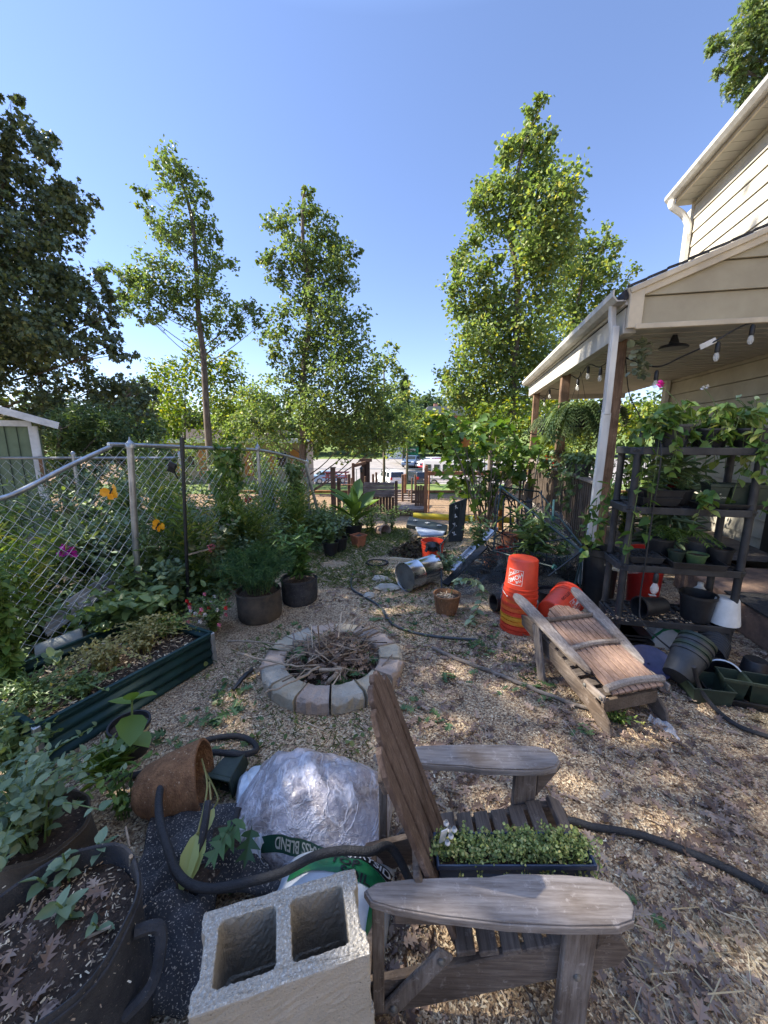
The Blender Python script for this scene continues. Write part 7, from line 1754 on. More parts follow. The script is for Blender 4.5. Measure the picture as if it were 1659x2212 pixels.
# ------------------------------------------------------------------ end of the yard: low planting and big-leaved shrub
fz = 'low plants at the end of the yard'
for (u, v, y, h, sp, kind, sz, lm, lab) in ((660, 1150, 7.0, .75, .45, 'ovate', .08, L_garden, 'tall leafy clump at the fence brace foot'), (745, 1120, 7.6, .6, .45, 'ovate', .07, L_lime, 'pale clump behind the canna'), (770, 1160, 7.0, .4, .4, 'ovate', .06, L_garden, 'low greenery right of the clay pot'), (690, 1170, 6.6, .5, .4, 'ovate', .08, L_garden, 'leafy clump right of the fence brace'), (725, 1150, 6.9, .45, .4, 'ovate', .07, L_garden, 'low clump left of the broad leafed canna'), (800, 1140, 7.3, .6, .5, 'ovate', .06, L_lime, 'pale bushy clump below the wooden counter'), (840, 1130, 7.6, .5, .5, 'ovate', .06, L_garden, 'low clump right of the pale bush, in front of the deck'), (700, 1120, 7.8, .6, .4, 'ovate', .07, L_garden, 'stalky clump in front of the timber posts'), (645, 1130, 7.6, .7, .4, 'ovate', .08, L_garden, 'bushy clump behind the fence end')):
    q = D(u, v + 20, y); plant('low_plant', lab, Vector((q.x, y, zg(y))), h, sp, 34, kind, sz, 11, lm, group=fz, low=.05, arch=.2)
cn = thing('canna', 'broad leafed canna plant standing in a dark pot before the counter', 'potted plant', (D(762, 1150, 6.9).x, 6.9, zg(6.9)))
q = Vector((D(764, 1150, 6.9).x, 6.9, zg(6.9))); b = MB(); pot_mesh(b, q, .13, .17, .24); b.build('pot', M_black, cn, smooth=True); lb = LB(); k = 13
lb.add('lance', np.tile(list(q + Vector((0, 0, .25))), (k, 1)) + rng.normal(0, .03, (k, 3)) + np.linspace(0, .35, k)[:, None] * np.array([[0, 0, 1]]), [(math.cos(i * 2.4) * .7, math.sin(i * 2.4) * .5, .75) for i in range(k)], rng.uniform(.4, .62, k), None, 1.6); lb.build('leaves', L_basil, cn)
pot('clay_pot', 'square clay pot at the end of the grassy path', G(775, 1180, 0), .10, .14, .2, M_terra, .85, n=4)
b = MB(); q = D(825, 1148, 7.2); b.lathe([(.03, -.12), (.08, -.12), (.12, .1), (.13, .1), (.13, .13), (.11, .13), (.09, 0)], q + Vector((0, 0, .02)), 20, basis((.6, -.8, .1))); tag(b.build('clay_pot', mat('bleached_terracotta', (.48, .34, .27), (.36, .24, .19), rough=.9), smooth=True), 'pale clay pot lying on its side below the wooden counter', 'pot')
for i, (u, v, lab) in enumerate(((735, 1190, 'black pot of dark coleus leaves by the path'), (715, 1200, 'black pot hidden in foliage beside the coleus pot'))):
    q = G(u, v, 0); t = pot('potted_coleus', lab, q, .09, .12, .22, M_black, cat='potted plant'); stems_plant(t, q + Vector((0, 0, .18)), .3, .2, 12, 'ovate', .10, 7, L_dark if i == 0 else L_garden)
sh = thing('big_leaf_shrub', 'big-leaved fig-like shrub growing at the end of the deck', 'shrub', (D(1045, 1130, 7.0).x, 7.0, zg(7)))
b = MB(); lb = LB(); base = Vector((D(1050, 1130, 7).x, 7.0, zg(7)))
for (u, v) in ((950, 925), (960, 960), (985, 920), (1000, 985), (1020, 940), (1030, 1000), (1010, 1035), (975, 1050), (1045, 960), (1060, 1020), (1080, 985), (1090, 1030), (1055, 1060), (1110, 1000), (1120, 960), (1100, 940), (1075, 925), (1130, 1010), (1020, 1075), (1140, 980), (990, 1000), (1068, 1080)):
    e = D(u, v, 7.0 + random.uniform(-.5, .5)); md = base.lerp(e, .55) + Vector((0, 0, .25)); pts = spline([base + Vector((random.gauss(0, .06), random.gauss(0, .06), 0)), md, e], 6); b.tube(pts, list(np.linspace(.016, .004, len(pts))), 5, cap=False)
    n = 26; Q = np.array(list(e)) + rng.normal(0, .15, (n, 3)); A = rdir(n); A[:, 2] = A[:, 2] * .4 - .25
    lb.add('fig', Q, A, rng.uniform(.11, .19, n), rng.normal(0, .5, n))
b.build('stem', M_barkl, sh); lb.build('leaves', leafmat('fig_leaf', (.05, .11, .025), (.10, .19, .04), (.19, .27, .06), trans=.45), sh)
b = MB(); b.tube([base + Vector((.9, .5, -.1)), base + Vector((.93, .5, .5)), base + Vector((.95, .5, .95))], [.11, .1, .085], 12); tag(b.build('tree_stump', M_barkl, smooth=True), 'short bark covered trunk behind the looped trellis', 'stump')
b = MB(); b.box(base + Vector((.45, .6, .35)), (.09, .09, .9)); tag(b.build('timber_post', M_playr, bevel=.006), 'reddish timber post behind the trellis', 'post')
fl = thing('bronze_leaf_ornament', 'rust orange leaf ornament on a thin rod in the big-leaved shrub', 'ornament', D(1010, 960, 6.4)); lb = LB()
lb.add('maple', [list(D(1008, 965, 6.35))], [(-.2, -.1, 1)], .16, np.array([1.2])); lb.build('leaf', mat('rust_metal', (.42, .16, .03), (.3, .1, .02), rough=.5), fl); b = MB(); b.tube([D(1010, 955, 6.4), D(1014, 1130, 6.4)], .006, 5); b.build('rod', M_btube, fl)
# dark posts by the deck end and a cap on top
for i, (u, v0, lab) in enumerate(((1127, 1002, 'leftmost dark stake by the deck end'), (1136, 998, 'dark stake second from the left by the deck end'), (1146, 1006, 'dark stake touching the deck end'))):
    y = 8.6; p0 = D(u, v0, y); b = MB(); b.box((p0.x, y, (p0.z + zg(y)) / 2), (.06, .06, p0.z - zg(y))); tag(b.build('dark_stake', M_black, bevel=.006), lab, 'stake', 'dark stakes at the deck end')
b = MB(); q = D(1136, 986, 8.4); b.lathe([(.12, -.03), (.13, -.02), (.12, .02), (.08, .09), (.01, .11)], q, 18, Matrix.Rotation(-.5, 4, 'Y')); b.box(q + Vector((-.1, -.03, -.04)), (.14, .16, .015)); tag(b.build('black_hat', M_black, smooth=True), 'black cap sitting on the stakes at the deck end', 'cap')

# ------------------------------------------------------------------ plant rack
RX = Vector((.98, -.206, 0)).normalized(); RY = Vector((.206, .98, 0)).normalized(); RO = Vector((1.905, 2.97, 0))
RM = Matrix((RX, RY, Vector((0, 0, 1)))).transposed().to_4x4()
def rk(a, d, z): return RO + RX * a + RY * d + Vector((0, 0, z))
rack = thing('plant_rack', 'black plastic four-tier shelf rack crowded with pots beside the porch', 'shelf rack', rk(.45, .2, 0))
SZ = (.28, .745, 1.22, 1.68); RW = .92; RDp = .42
for z in SZ:
    b = MB(); ch = .07
    out = [(0, ch), (ch, 0), (RW - ch, 0), (RW, ch), (RW, RDp - ch), (RW - ch, RDp), (ch, RDp), (0, RDp - ch)]
    k = len(out)
    for zz0, zz1, ins in ((z - .055, z, 0),):
        vs = [rk(x, y, zz0) for x, y in out] + [rk(x, y, zz1) for x, y in out] + [rk(RW / 2 + (x - RW / 2) * .975, RDp / 2 + (y - RDp / 2) * .95, zz1) for x, y in out] + [rk(RW / 2 + (x - RW / 2) * .975, RDp / 2 + (y - RDp / 2) * .95, zz0) for x, y in out]
        fs = []
        for r_ in range(4):
            fs += [(r_ * k + i, r_ * k + (i + 1) % k, ((r_ + 1) % 4) * k + (i + 1) % k, ((r_ + 1) % 4) * k + i) for i in range(k)]
        b.add(vs, fs)
    for i in range(12): b.box(rk(.05 + i * (RW - .1) / 11, RDp / 2, z - .018), (.028, RDp - .03, .02), RM)
    for i in range(6): b.box(rk(RW / 2, .04 + i * (RDp - .08) / 5, z - .022), (RW - .03, .016, .018), RM)
    b.build('shelf', M_dust, rack, bevel=.004)
for x in (.055, RW - .055):
    for y in (.05, RDp - .05):
        b = MB()
        zs = [0.0] + list(SZ)
        for i in range(4):
            z0 = zs[i]; z1 = zs[i + 1] - .05
            b.tube([rk(x, y, z0), rk(x, y, z0 + .02), rk(x, y, z1 - .03), rk(x, y, z1)], [.03, .027, .027, .031], 14)
        b.build('leg', M_dust, rack, smooth=True)
gp_ = 'pots on the plant rack'
def rpot(a, d, tier, r0, r1, h, m, lab, soil=.85, cat='pot', **k): return pot('pot' if cat == 'pot' else 'potted_plant', lab, rk(a, d, SZ[tier] + .002), r0, r1, h, m, soil, gp_, cat=cat, **k)
def trail(t, c, n, lo, kind, size, lm, spread=.22, rise=.12, per=9, face=None):
    """trailing vines: up over the rim then down"""
    b = MB(); lb = LB()
    for k in range(n):
        a = (face + random.gauss(0, .9)) if face is not None else random.random() * 2 * PI
        dz = lo * random.uniform(.15, 1.0); q = spread * random.uniform(.6, 1.15); dx = Vector((math.cos(a), math.sin(a), 0))
        pts = spline([c + dx * .03, c + dx * q * .6 + Vector((0, 0, rise * random.uniform(.5, 1.3))), c + dx * q + Vector((0, 0, -dz * .3)), c + dx * (q + random.gauss(0, .03)) + Vector((random.gauss(0, .04), random.gauss(0, .03), -dz))], 5)
        b.tube(pts, .0025, 4, cap=False); m_ = len(pts)
        P = [list(pts[min(m_ - 1, 1 + int(i * (m_ - 1) / per))]) for i in range(per)]
        A = [(math.cos(a + i * 2.1) * .8 + dx.x * .4, math.sin(a + i * 2.1) * .8 + dx.y * .4 - .2, -.35 + random.gauss(0, .2)) for i in range(per)]
        lb.add(kind, P, A, [size * random.uniform(.65, 1.2) for _ in range(per)], rng.normal(0, .5, per))
    b.build('vine', M_stem, t); lb.build('leaves', lm, t); return t
M_pota = mat('charcoal_pot', (.05, .052, .055), (.028, .03, .032), rough=.5, scale=10, bump=.05)
t = rpot(.33, .18, 3, .095, .135, .17, M_pota, 'ribbed charcoal pot of pothos at the left of the top shelf', cat='potted plant')
b = MB()
for i in range(16):
    a = 2 * PI * i / 16; c0 = rk(.33, .18, SZ[3]); b.bar(c0 + Vector((math.cos(a) * .097, math.sin(a) * .097, .01)), c0 + Vector((math.cos(a) * .130, math.sin(a) * .130, .148)), .008, .006, up=(math.cos(a), math.sin(a), 0))
b.build('rib', M_pota, t)
trail(t, rk(.33, .18, SZ[3] + .16), 20, .15, 'heart', .07, L_pothos, .12, .16)
trail(t, rk(.22, .12, SZ[3] + .12), 9, 1.05, 'heart', .075, L_pothos, .17, .1, per=13, face=math.radians(215))
t = rpot(.60, .2, 3, .10, .135, .14, M_black, 'black bowl pot of pothos in the middle of the top shelf', cat='potted plant')
trail(t, rk(.60, .2, SZ[3] + .14), 18, .18, 'heart', .07, L_pothos, .13, .16)
t = rpot(.84, .2, 3, .09, .12, .14, M_black, 'black pot of trailing pothos at the right of the top shelf', cat='potted plant')
trail(t, rk(.84, .2, SZ[3] + .14), 20, .38, 'heart', .07, L_pothos, .19, .15)
t = rpot(.98, .3, 3, .06, .09, .12, M_black, 'small pot of fine leafed plant at the far right of the top shelf', cat='potted plant')
stems_plant(t, rk(.95, .3, SZ[3] + .1), .26, .16, 10, 'round', .05, 7, L_blue)
vt = thing('trailing_vine', 'pothos vine trailing down the front right leg of the rack', 'vine', rk(.9, -.03, 1.6)); trail(vt, rk(.86, .03, SZ[3] - .02), 4, .7, 'heart', .075, L_pothos, .1, .03, per=10, face=math.radians(260))
vt = thing('trailing_vine', 'pothos vine hanging from the third shelf in the middle of the rack', 'vine', rk(.5, -.03, 1.2)); trail(vt, rk(.52, .02, SZ[2] + .08), 3, .42, 'heart', .07, L_pothos, .08, .05, per=7, face=math.radians(260))
# orchid-like stalks with pink and white flowers
fs_ = thing('pink_bloom', 'thin stalk with a magenta bloom rising behind the top shelf', 'flower', rk(.42, .3, SZ[3])); b = MB(); q = D(1426, 830, 3.3); b.tube(spline([rk(.36, .25, SZ[3] + .1), rk(.42, .3, SZ[3] + .3), q], 6), .003, 5); b.build('stem', M_stem, fs_)
lb = LB(); lb.add('petal', np.tile(list(q), (7, 1)), [(math.cos(i * .9), -.4, math.sin(i * .9)) for i in range(7)], .035, np.full(7, .4), 1.3); lb.build('flower', mat('magenta_bloom', (.75, .03, .36), rough=.5, bump=0), fs_)
fs_ = thing('white_bloom', 'thin stalk with two white blooms rising behind the top shelf', 'flower', rk(.62, .3, SZ[3])); b = MB(); q = D(1522, 838, 3.2); b.tube(spline([rk(.58, .3, SZ[3] + .1), rk(.66, .3, SZ[3] + .3), q], 6), .0025, 5); b.build('stem', M_stem, fs_)
lb = LB()
for dx in (-.012, .02): lb.add('petal', np.tile(list(q + Vector((dx, 0, dx * .3))), (5, 1)), [(math.cos(i * 1.25), -.4, math.sin(i * 1.25)) for i in range(5)], .022, np.full(5, .4), 1.3)
lb.build('flower', M_white, fs_)
# tier 3
t = rpot(.17, .2, 2, .08, .10, .11, M_black, 'black pot with a small palm frond at the left of the third shelf', cat='potted plant')
def frond(lb, b, p0, p1, sag, n, ln, kind='lance', wd=1.0):
    pts = spline([p0, p0.lerp(p1, .5) + Vector((0, 0, sag)), p1], 8); b.tube(pts, .003, 4, cap=False); m_ = len(pts)
    d = (p1 - p0).normalized(); sd_ = d.cross(Vector((0, 0, 1))).normalized()
    for i in range(n):
        f = .12 + .88 * i / n; p = pts[min(m_ - 1, int(f * (m_ - 1)))]
        for sg in (-1, 1):
            a = sd_ * sg + d * .55 + Vector((0, 0, -.15)); lb.add(kind, [list(p)], [list(a)], ln * (1 - .65 * abs(f - .4)), np.array([random.gauss(0, .2)]), wd)
b = MB(); lb = LB(); q = rk(.25, .25, SZ[2] + .08)
for e in (rk(.50, .12, SZ[2] + .34), rk(.45, .3, SZ[2] + .40), rk(.62, .2, SZ[2] + .28), rk(.30, .1, SZ[2] + .36)): frond(lb, b, q, e, .1, 20, .17, 'lance', .5)
b.build('stem', M_stem, t); lb.build('fronds', L_fern, t)
tr1 = thing('seed_tray', 'stack of black seed trays on the left of the third shelf', 'tray', rk(.25, .15, SZ[2]), 0, gp_)
b = MB()
for i in range(2): loft(b, [rect(.12, .09, .0), rect(.135, .105, .06), rect(.142, .112, .06), rect(.142, .112, .066), rect(.132, .102, .066), rect(.118, .088, .008)], Matrix.Translation(rk(.26 + .02 * i, .15, SZ[2] + .005 + .06 * i)) @ RM)
b.build('tray', M_black, tr1, bevel=.002)
sqb = thing('square_pot', 'dark green square pots with pale lettering at the right of the third shelf', 'pot', rk(.75, .15, SZ[2]), 0, gp_)
b = MB()
for i in range(3): loft(b, [rect(.05, .05, .0), rect(.066, .066, .15), rect(.072, .072, .15), rect(.072, .072, .175), rect(.062, .062, .175), rect(.048, .048, .01)], Matrix.Translation(rk(.66 + .145 * i, .14, SZ[2] + .012)) @ RM)
b.build('pot', M_greenp, sqb, bevel=.003)
b = MB(); loft(b, [rect(.24, .10, .0), rect(.25, .11, .03), rect(.255, .115, .03), rect(.255, .115, .036), rect(.245, .105, .036), rect(.238, .098, .006)], Matrix.Translation(rk(.76, .14, SZ[2] + .002)) @ RM); b.build('tray', M_black, sqb)
b = MB(); v, f = text_geo('MONROVIA', .017); b.add([rk(.66, .14, SZ[2] + .012) + RX * (x) + RY * (-.0635 - .0095 * (.05 + z_ / .15) + .0) + Vector((0, 0, .07 + y)) + RY * (-.004) for x, y, z_ in v], f)
b.lathe([(.006, -.001), (.005, .001)], rk(.66, .0655, SZ[2] + .11), 10, basis(-RY), close=True); b.build('lettering', mat('pale_print', (.5, .48, .36), rough=.6, bump=0), sqb)
pl_ = thing('fern_pot', 'sprawling fern in a black pot on the third shelf', 'potted plant', rk(.48, .25, SZ[2])); b = MB(); pot_mesh(b, rk(.48, .25, SZ[2] + .002), .07, .09, .12); b.build('pot', M_black, pl_, smooth=True); b = MB(); lb = LB(); q = rk(.48, .25, SZ[2] + .11)
for k in range(9): a = k * .75; frond(lb, b, q, q + RX * (.24 * math.cos(a)) + RY * (.2 * math.sin(a)) + Vector((0, 0, .06)), .1, 14, .06, 'lance', .9)
b.build('stem', M_stem, pl_); lb.build('fronds', L_fern, pl_)
b = MB(); b.lathe([(.05, 0), (.075, .05), (.07, .1), (.035, .15), (.04, .18), (.05, .2), (.03, .22), (.01, .23)], rk(.45, .33, SZ[2]), 20, close=True); tag(b.build('red_figurine', mat('dark_red_glaze', (.20, .015, .012), (.10, .01, .01), rough=.15, bump=.1), smooth=True), 'glossy dark red ceramic ornament at the back of the third shelf', 'ornament')
# tier 2
st = thing('seed_tray', 'black cell tray of empty seed cells on the second shelf', 'tray', rk(.2, .2, SZ[1]), 0, gp_)
b = MB(); loft(b, [rect(.11, .12, .0), rect(.125, .135, .05), rect(.13, .14, .05), rect(.13, .14, .055), rect(.12, .13, .055), rect(.108, .118, .006)], Matrix.Translation(rk(.22, .19, SZ[1] + .002)) @ RM)
for i in range(6): b.box(rk(.22 - .1 + i * .04, .19, SZ[1] + .04), (.004, .25, .03), RM)
for i in range(4): b.box(rk(.22, .1 + i * .06, SZ[1] + .038), (.23, .004, .03), RM)
b.build('tray', M_dust, st)
bt = thing('drip_tray', 'shallow black drip tray hanging over the front of the second shelf', 'tray', rk(.6, .12, SZ[1]), 0, gp_)
b = MB(); loft(b, [rect(.17, .15, .0), rect(.18, .16, .045), rect(.187, .167, .045), rect(.187, .167, .05), rect(.176, .156, .05), rect(.166, .146, .006)], Matrix.Translation(rk(.56, .12, SZ[1] + .004)) @ RM @ Matrix.Rotation(-.08, 4, 'Z')); b.build('tray', M_black, bt, bevel=.002)
for (a, d, r0, r1, h, m, lab) in ((.47, .16, .045, .06, .10, M_greenp, 'small green pot tilted on the drip tray, left one'), (.60, .13, .055, .075, .09, mat('sage_pot', (.10, .16, .06), (.06, .10, .04), rough=.5), 'pale green pot standing on the drip tray, right one'), (.80, .2, .075, .09, .13, M_black, 'black pot at the right end of the second shelf'), (.42, .34, .09, .11, .16, M_black, 'wide black pot at the back of the second shelf'), (.73, .33, .09, .115, .15, M_pota, 'charcoal pot at the back right of the second shelf')):
    rpot(a, d, 1, r0, r1, h, m, lab, .8)
pf2 = thing('fern_plant', 'fern fronds arching across the middle of the second shelf', 'plant', rk(.5, .3, SZ[1] + .1)); b = MB(); lb = LB(); q = rk(.47, .33, SZ[1] + .16)
for e in (rk(.75, .1, SZ[1] + .16), rk(.62, .02, SZ[1] + .18), rk(.30, .12, SZ[1] + .22), rk(.85, .25, SZ[1] + .14), rk(.45, .05, SZ[1] + .2)): frond(lb, b, q, e, .1, 18, .075, 'lance', 1.0)
b.build('stem', M_stem, pf2); lb.build('fronds', L_basil, pf2)
# tier 1
t = thing('nursery_pot', 'black nursery pot lying on its side with a white sticker, on the lowest shelf', 'pot', rk(.3, .2, SZ[0]), 0, gp_); m = basis(Vector((-.97, -.2, .02))); b = MB(); pot_mesh(b, rk(.42, .14, SZ[0] + .09), .065, .085, .24, m=m); b.build('pot', M_black, t, smooth=True)
b = MB(); b.box(rk(.33, .14, SZ[0] + .172), (.05, .035, .003), RM); b.build('sticker', M_white, t)
rpot(.66, .13, 0, .10, .125, .22, M_black, 'tall black pot with a wire across it at the front of the lowest shelf', .5)
t = thing('white_pot', 'white plastic pot standing upside down at the right of the lowest shelf', 'pot', rk(.84, .1, SZ[0]), 0, gp_); b = MB(); b.lathe([(.10, 0), (.105, .0), (.104, .02), (.078, .2), (.072, .21), (.055, .215), (.01, .214)], rk(.85, .1, SZ[0] + .002), 30, close=True); b.build('pot', M_white, t, smooth=True)
t = thing('white_bottle', 'dusty white plastic bottle at the back of the lowest shelf', 'bottle', rk(.74, .34, SZ[0]), 0, gp_); b = MB(); b.lathe([(.05, 0), (.055, .01), (.055, .17), (.03, .2), (.022, .21), (.022, .24), (.01, .245)], rk(.78, .34, SZ[0] + .002), 20, close=True); b.build('bottle', M_white, t, smooth=True)
pot('red_pot', 'dark red pot on the ground behind the lowest rack shelf', Vector((2.75, 3.85, .0)), .14, .17, .62, M_redp, .9)
pot('black_tub', 'round black tub behind the rack left of the red pot', Vector((2.3, 3.9, .0)), .15, .17, .62, M_black, .5)
b = MB(); b.lathe([(.16, .0), (.18, .02), (.185, .025), (.16, .024), (.02, .012)], Vector((2.42, 3.7, .46)), 30); tag(b.build('clear_saucer', glassy('clear_plastic', (.5, .5, .45), .35, .1), smooth=True), 'clear plastic saucer behind the rack legs', 'saucer')
lb = LB(); chips_on(lb, rk(.45, .1, 0), .7, .1, 400, SZ[0] + .003, .018); o = lb.build('shelf_litter', M_chip); tag(o, kind='stuff')
# cord hanging down the front of the rack
b = MB(); b.tube(spline([D(1385, 935, 3.2), rk(.17, -.03, 1.7), rk(.18, -.02, 1.2), rk(.175, -.02, .75), rk(.17, -.03, .45), rk(.2, -.1, .28), rk(.45, -.35, .1), rk(.62, -.45, .03)], 8), .006, 6); cdw = b.build('power_cord', M_black, smooth=True)
tag(cdw, 'black cord with a bulb hanging down the front of the rack', 'cord')
b = MB(); b.lathe([(.012, .04), (.018, .03), (.02, -.03), (.014, -.04)], rk(.26, -.03, .66), 12, close=True); b.build('socket', M_black, cdw, smooth=True)
b = MB(); b.lathe([(.013, -.04), (.018, -.05), (.03, -.08), (.03, -.1), (.015, -.13), (.003, -.135)], rk(.26, -.03, .66), 12, close=True); b.build('bulb', Mb, cdw, smooth=True)
# below the rack and in front of it
tl = basis(Vector((-.45, -.55, .55))); t = thing('nursery_pot', 'nest of dark green nursery pots tipped towards the camera under the rack', 'pot', G(1485, 1455, 0)); 
for i in range(4):
    b = MB(); o_ = G(1462, 1462, .10) + Vector((.03, .018, .025)) * i; pot_mesh(b, o_, .088, .112, .2, m=basis(Vector((.6, .35, .5)))) ; b.build('pot', (M_pota, M_greenp, M_pota, M_greenp)[i], t, smooth=True) if i else b.build('pot', M_pota, t, smooth=True)
t = thing('blue_dish', 'faded blue plastic sled dish leaning under the rack beside the folded chair', 'dish', G(1395, 1450, 0)); b = MB(); b.lathe([(.02, .02), (.11, .02), (.14, .05), (.155, .052), (.155, .058), (.135, .056), (.105, .03), (.01, .03)], G(1400, 1440, .05), 36, basis(Vector((-.2, -.35, .9))))
b.build('dish', mat('faded_blue_plastic', (.065, .06, .12), (.035, .033, .07), rough=.5, scale=7, bump=.05), t, smooth=True)
t = thing('plastic_tub', 'black plastic tub with a pale rim lying open to the camera by the rack leg', 'tub', G(1555, 1470, 0)); o_ = G(1560, 1462, .10); m = basis(Vector((.5, .8, -.25))); b = MB(); b.lathe([(.10, .14), (.115, .0), (.118, -.005), (.108, -.004), (.095, .12), (.02, .13)], o_, 28, m); b.build('tub', M_black, t, smooth=True); b = MB(); b.lathe([(.112, -.008), (.121, -.006), (.121, .004), (.112, .003)], o_, 28, m, cap=False); b.build('rim', M_galv, t, smooth=True)
for i, (u, v, lab) in enumerate(((1590, 1395, 'upper coil of black corrugated drain hose under the rack'), (1600, 1345, 'coil of corrugated drain hose deeper under the rack'))):
    b = MB(); o_ = G(1535, 1420 - 25 * i, .14)
    for k in range(7): b.tube([o_ + Vector((.03 * k, .028 * k, .01)) + basis(Vector((.7, .6, 0))).to_3x3() @ Vector((.085 * math.cos(t_), .085 * math.sin(t_), 0)) for t_ in np.linspace(0, 2 * PI, 24)], .011, 6)
    tag(b.build('corrugated_hose', M_black, smooth=True), lab, 'hose')
t = thing('printed_sack', 'pale grey printed sack slumped under the lowest rack shelf', 'sack', G(1455, 1395, 0)); b, _P = pillow(rk(.5, .2, 0), RX * .16, RY * .13, .2, wr=.02, seed=40, n=24); b.build('sack', mat('pale_grey_sack', (.46, .48, .48), (.34, .36, .36), rough=.4, scale=7, bump=.3), t, smooth=True)
patch(_P, 'green_band', M_sackg, -.9, .9, -.75, -.62, t, .004); patch(_P, 'red_corner', M_redp, .45, .8, -.2, .2, t, .004)
b = MB()
for i in range(7): b.box(rk(.05 + .03 * i, .2, .05 + .03 * (i % 3)), (.26, .3, .018), RM)
tag(b.build('tray_pile', M_black), 'pile of black trays on the ground under the left of the rack', 'tray')
t = thing('planter_tray', 'dark tray of square green pots at the right edge in front of the brick step', 'tray', G(1610, 1530, 0)); o_ = G(1612, 1530, 0) + Vector((.06, .1, 0)); m = Matrix.Translation(o_) @ Matrix.Rotation(-.35, 4, 'Z')
b = MB(); loft(b, [rect(.2, .12, .0), rect(.22, .14, .05), rect(.226, .146, .05), rect(.226, .146, .058), rect(.215, .135, .058), rect(.2, .12, .008)], m); b.build('tray', M_black, t)
for x in (-.07, .08):
    b = MB(); loft(b, [rect(.055, .055, .0), rect(.07, .07, .13), rect(.076, .076, .13), rect(.076, .076, .155), rect(.066, .066, .155), rect(.052, .052, .01)], m @ Matrix.Translation((x, .0, .012))); b.build('pot', M_greenp, t, bevel=.003)
t = thing('planter_tray', 'low dark green crate behind the hose at the right edge', 'tray', G(1525, 1530, 0)); o_ = G(1530, 1520, 0) + Vector((.03, .08, 0)); m = Matrix.Translation(o_) @ Matrix.Rotation(-.2, 4, 'Z'); b = MB(); loft(b, [rect(.11, .10, .0), rect(.12, .11, .11), rect(.125, .115, .11), rect(.125, .115, .12), rect(.114, .104, .12), rect(.1, .09, .01)], m); b.build('crate', M_greenp, t, bevel=.003)
t = thing('black_pot', 'upturned black pot with a white label at the right edge by the brick step', 'pot', G(1625, 1475, 0)); b = MB(); o_ = G(1625, 1470, 0); b.lathe([(.085, 0), (.088, .0), (.086, .03), (.07, .16), (.062, .17), (.01, .168)], o_, 26, close=True); b.build('pot', M_black, t, smooth=True); b = MB(); b.box(o_ + Vector((-.04, -.072, .05)), (.06, .006, .05), Matrix.Rotation(-.4, 4, 'Z')); b.build('sticker', M_white, t)
b = MB(); n = 12; vs = []
P0 = [G(1398, 1560, .0), G(1470, 1605, .0), G(1450, 1570, .0), G(1405, 1550, .0)]
for i in range(n + 1):
    for j in range(n + 1):
        q = P0[0].lerp(P0[1], i / n).lerp(P0[3].lerp(P0[2], i / n), j / n); vs.append(q + Vector((0, 0, .012 + .03 * abs(mnoise.noise(q * 16)))))
b.add(vs, [(i * (n + 1) + j, (i + 1) * (n + 1) + j, (i + 1) * (n + 1) + j + 1, i * (n + 1) + j + 1) for i in range(n) for j in range(n)])
tag(b.build('plastic_sleeve', glassy('clear_sleeve', (.75, .78, .85), .4, .08), smooth=True), 'crumpled clear plastic sleeve lying on the mulch before the folded chair', 'plastic')
# ------------------------------------------------------------------ porch plants
def hang(name, label, q, r, kind, n, ln, lm, drop, potm, hookz):
    t = thing(name, label, 'hanging plant', q, 0, 'hanging plants on the porch'); b = MB(); pot_mesh(b, q + Vector((0, 0, -.08)), r * .32, r * .42, .16); b.build('pot', potm, t, smooth=True)
    b = MB()
    for k in range(3): a = k * 2.1; b.tube([q + Vector((math.cos(a) * r * .4, math.sin(a) * r * .4, .08)), Vector((q.x, q.y, hookz))], .003, 4)
    b.build('hanger', M_black, t); b = MB(); lb = LB()
    for k in range(n):
        a = random.random() * 2 * PI; e = q + Vector((math.cos(a) * r * random.uniform(.6, 1.1), math.sin(a) * r * random.uniform(.6, 1.1), -drop * random.random() ** .7 + .1)); frond(lb, b, q + Vector((0, 0, .06)), e, r * .55, 14, ln, kind, 1.3)
    b.build('stem', M_stem, t); lb.build('fronds', lm, t)
hang('hanging_fern', 'big hanging fern under the porch beam left of the downspout', hp(2.3, .25, 2.0), .5, 'lance', 150, .10, L_fern, .55, M_black, 2.8)
hang('hanging_fern', 'hanging fern deeper on the porch behind the big one', hp(3.5, .3, 2.05), .45, 'lance', 80, .10, L_fern, .45, M_black, 2.8)
hang('hanging_basket', 'small hanging basket at the outer corner of the deck', D(1176, 925, 8.2), .3, 'lance', 30, .07, L_dark, .2, M_black, 2.4)
hang('hanging_basket', 'hanging basket with a pale pot and begonia beside the downspout', hp(.95, .35, 2.08), .2, 'round', 14, .07, L_dark, .3, M_white, 2.8)
t = thing('hanging_vine', 'fuzzy pale leafed vine hanging from the front porch post', 'hanging plant', D(1392, 760, 4.4), 0, 'hanging plants on the porch'); lb = LB(); n = 75; P = np.array([list(D(1388 + rng.normal(0, 9) - i * .06, 735 + i * 1.05, 4.35)) for i in range(n)]); lb.add('round', P, rdir(n, -.4), rng.uniform(.05, .09, n)); lb.build('leaves', leafmat('silver_leaf', (.12, .15, .09), (.22, .25, .16), (.32, .34, .24), trans=.2), t); b = MB(); b.tube([D(1388, 725, 4.35), D(1385, 815, 4.35)], .004, 5); b.build('stem', M_stem, t)
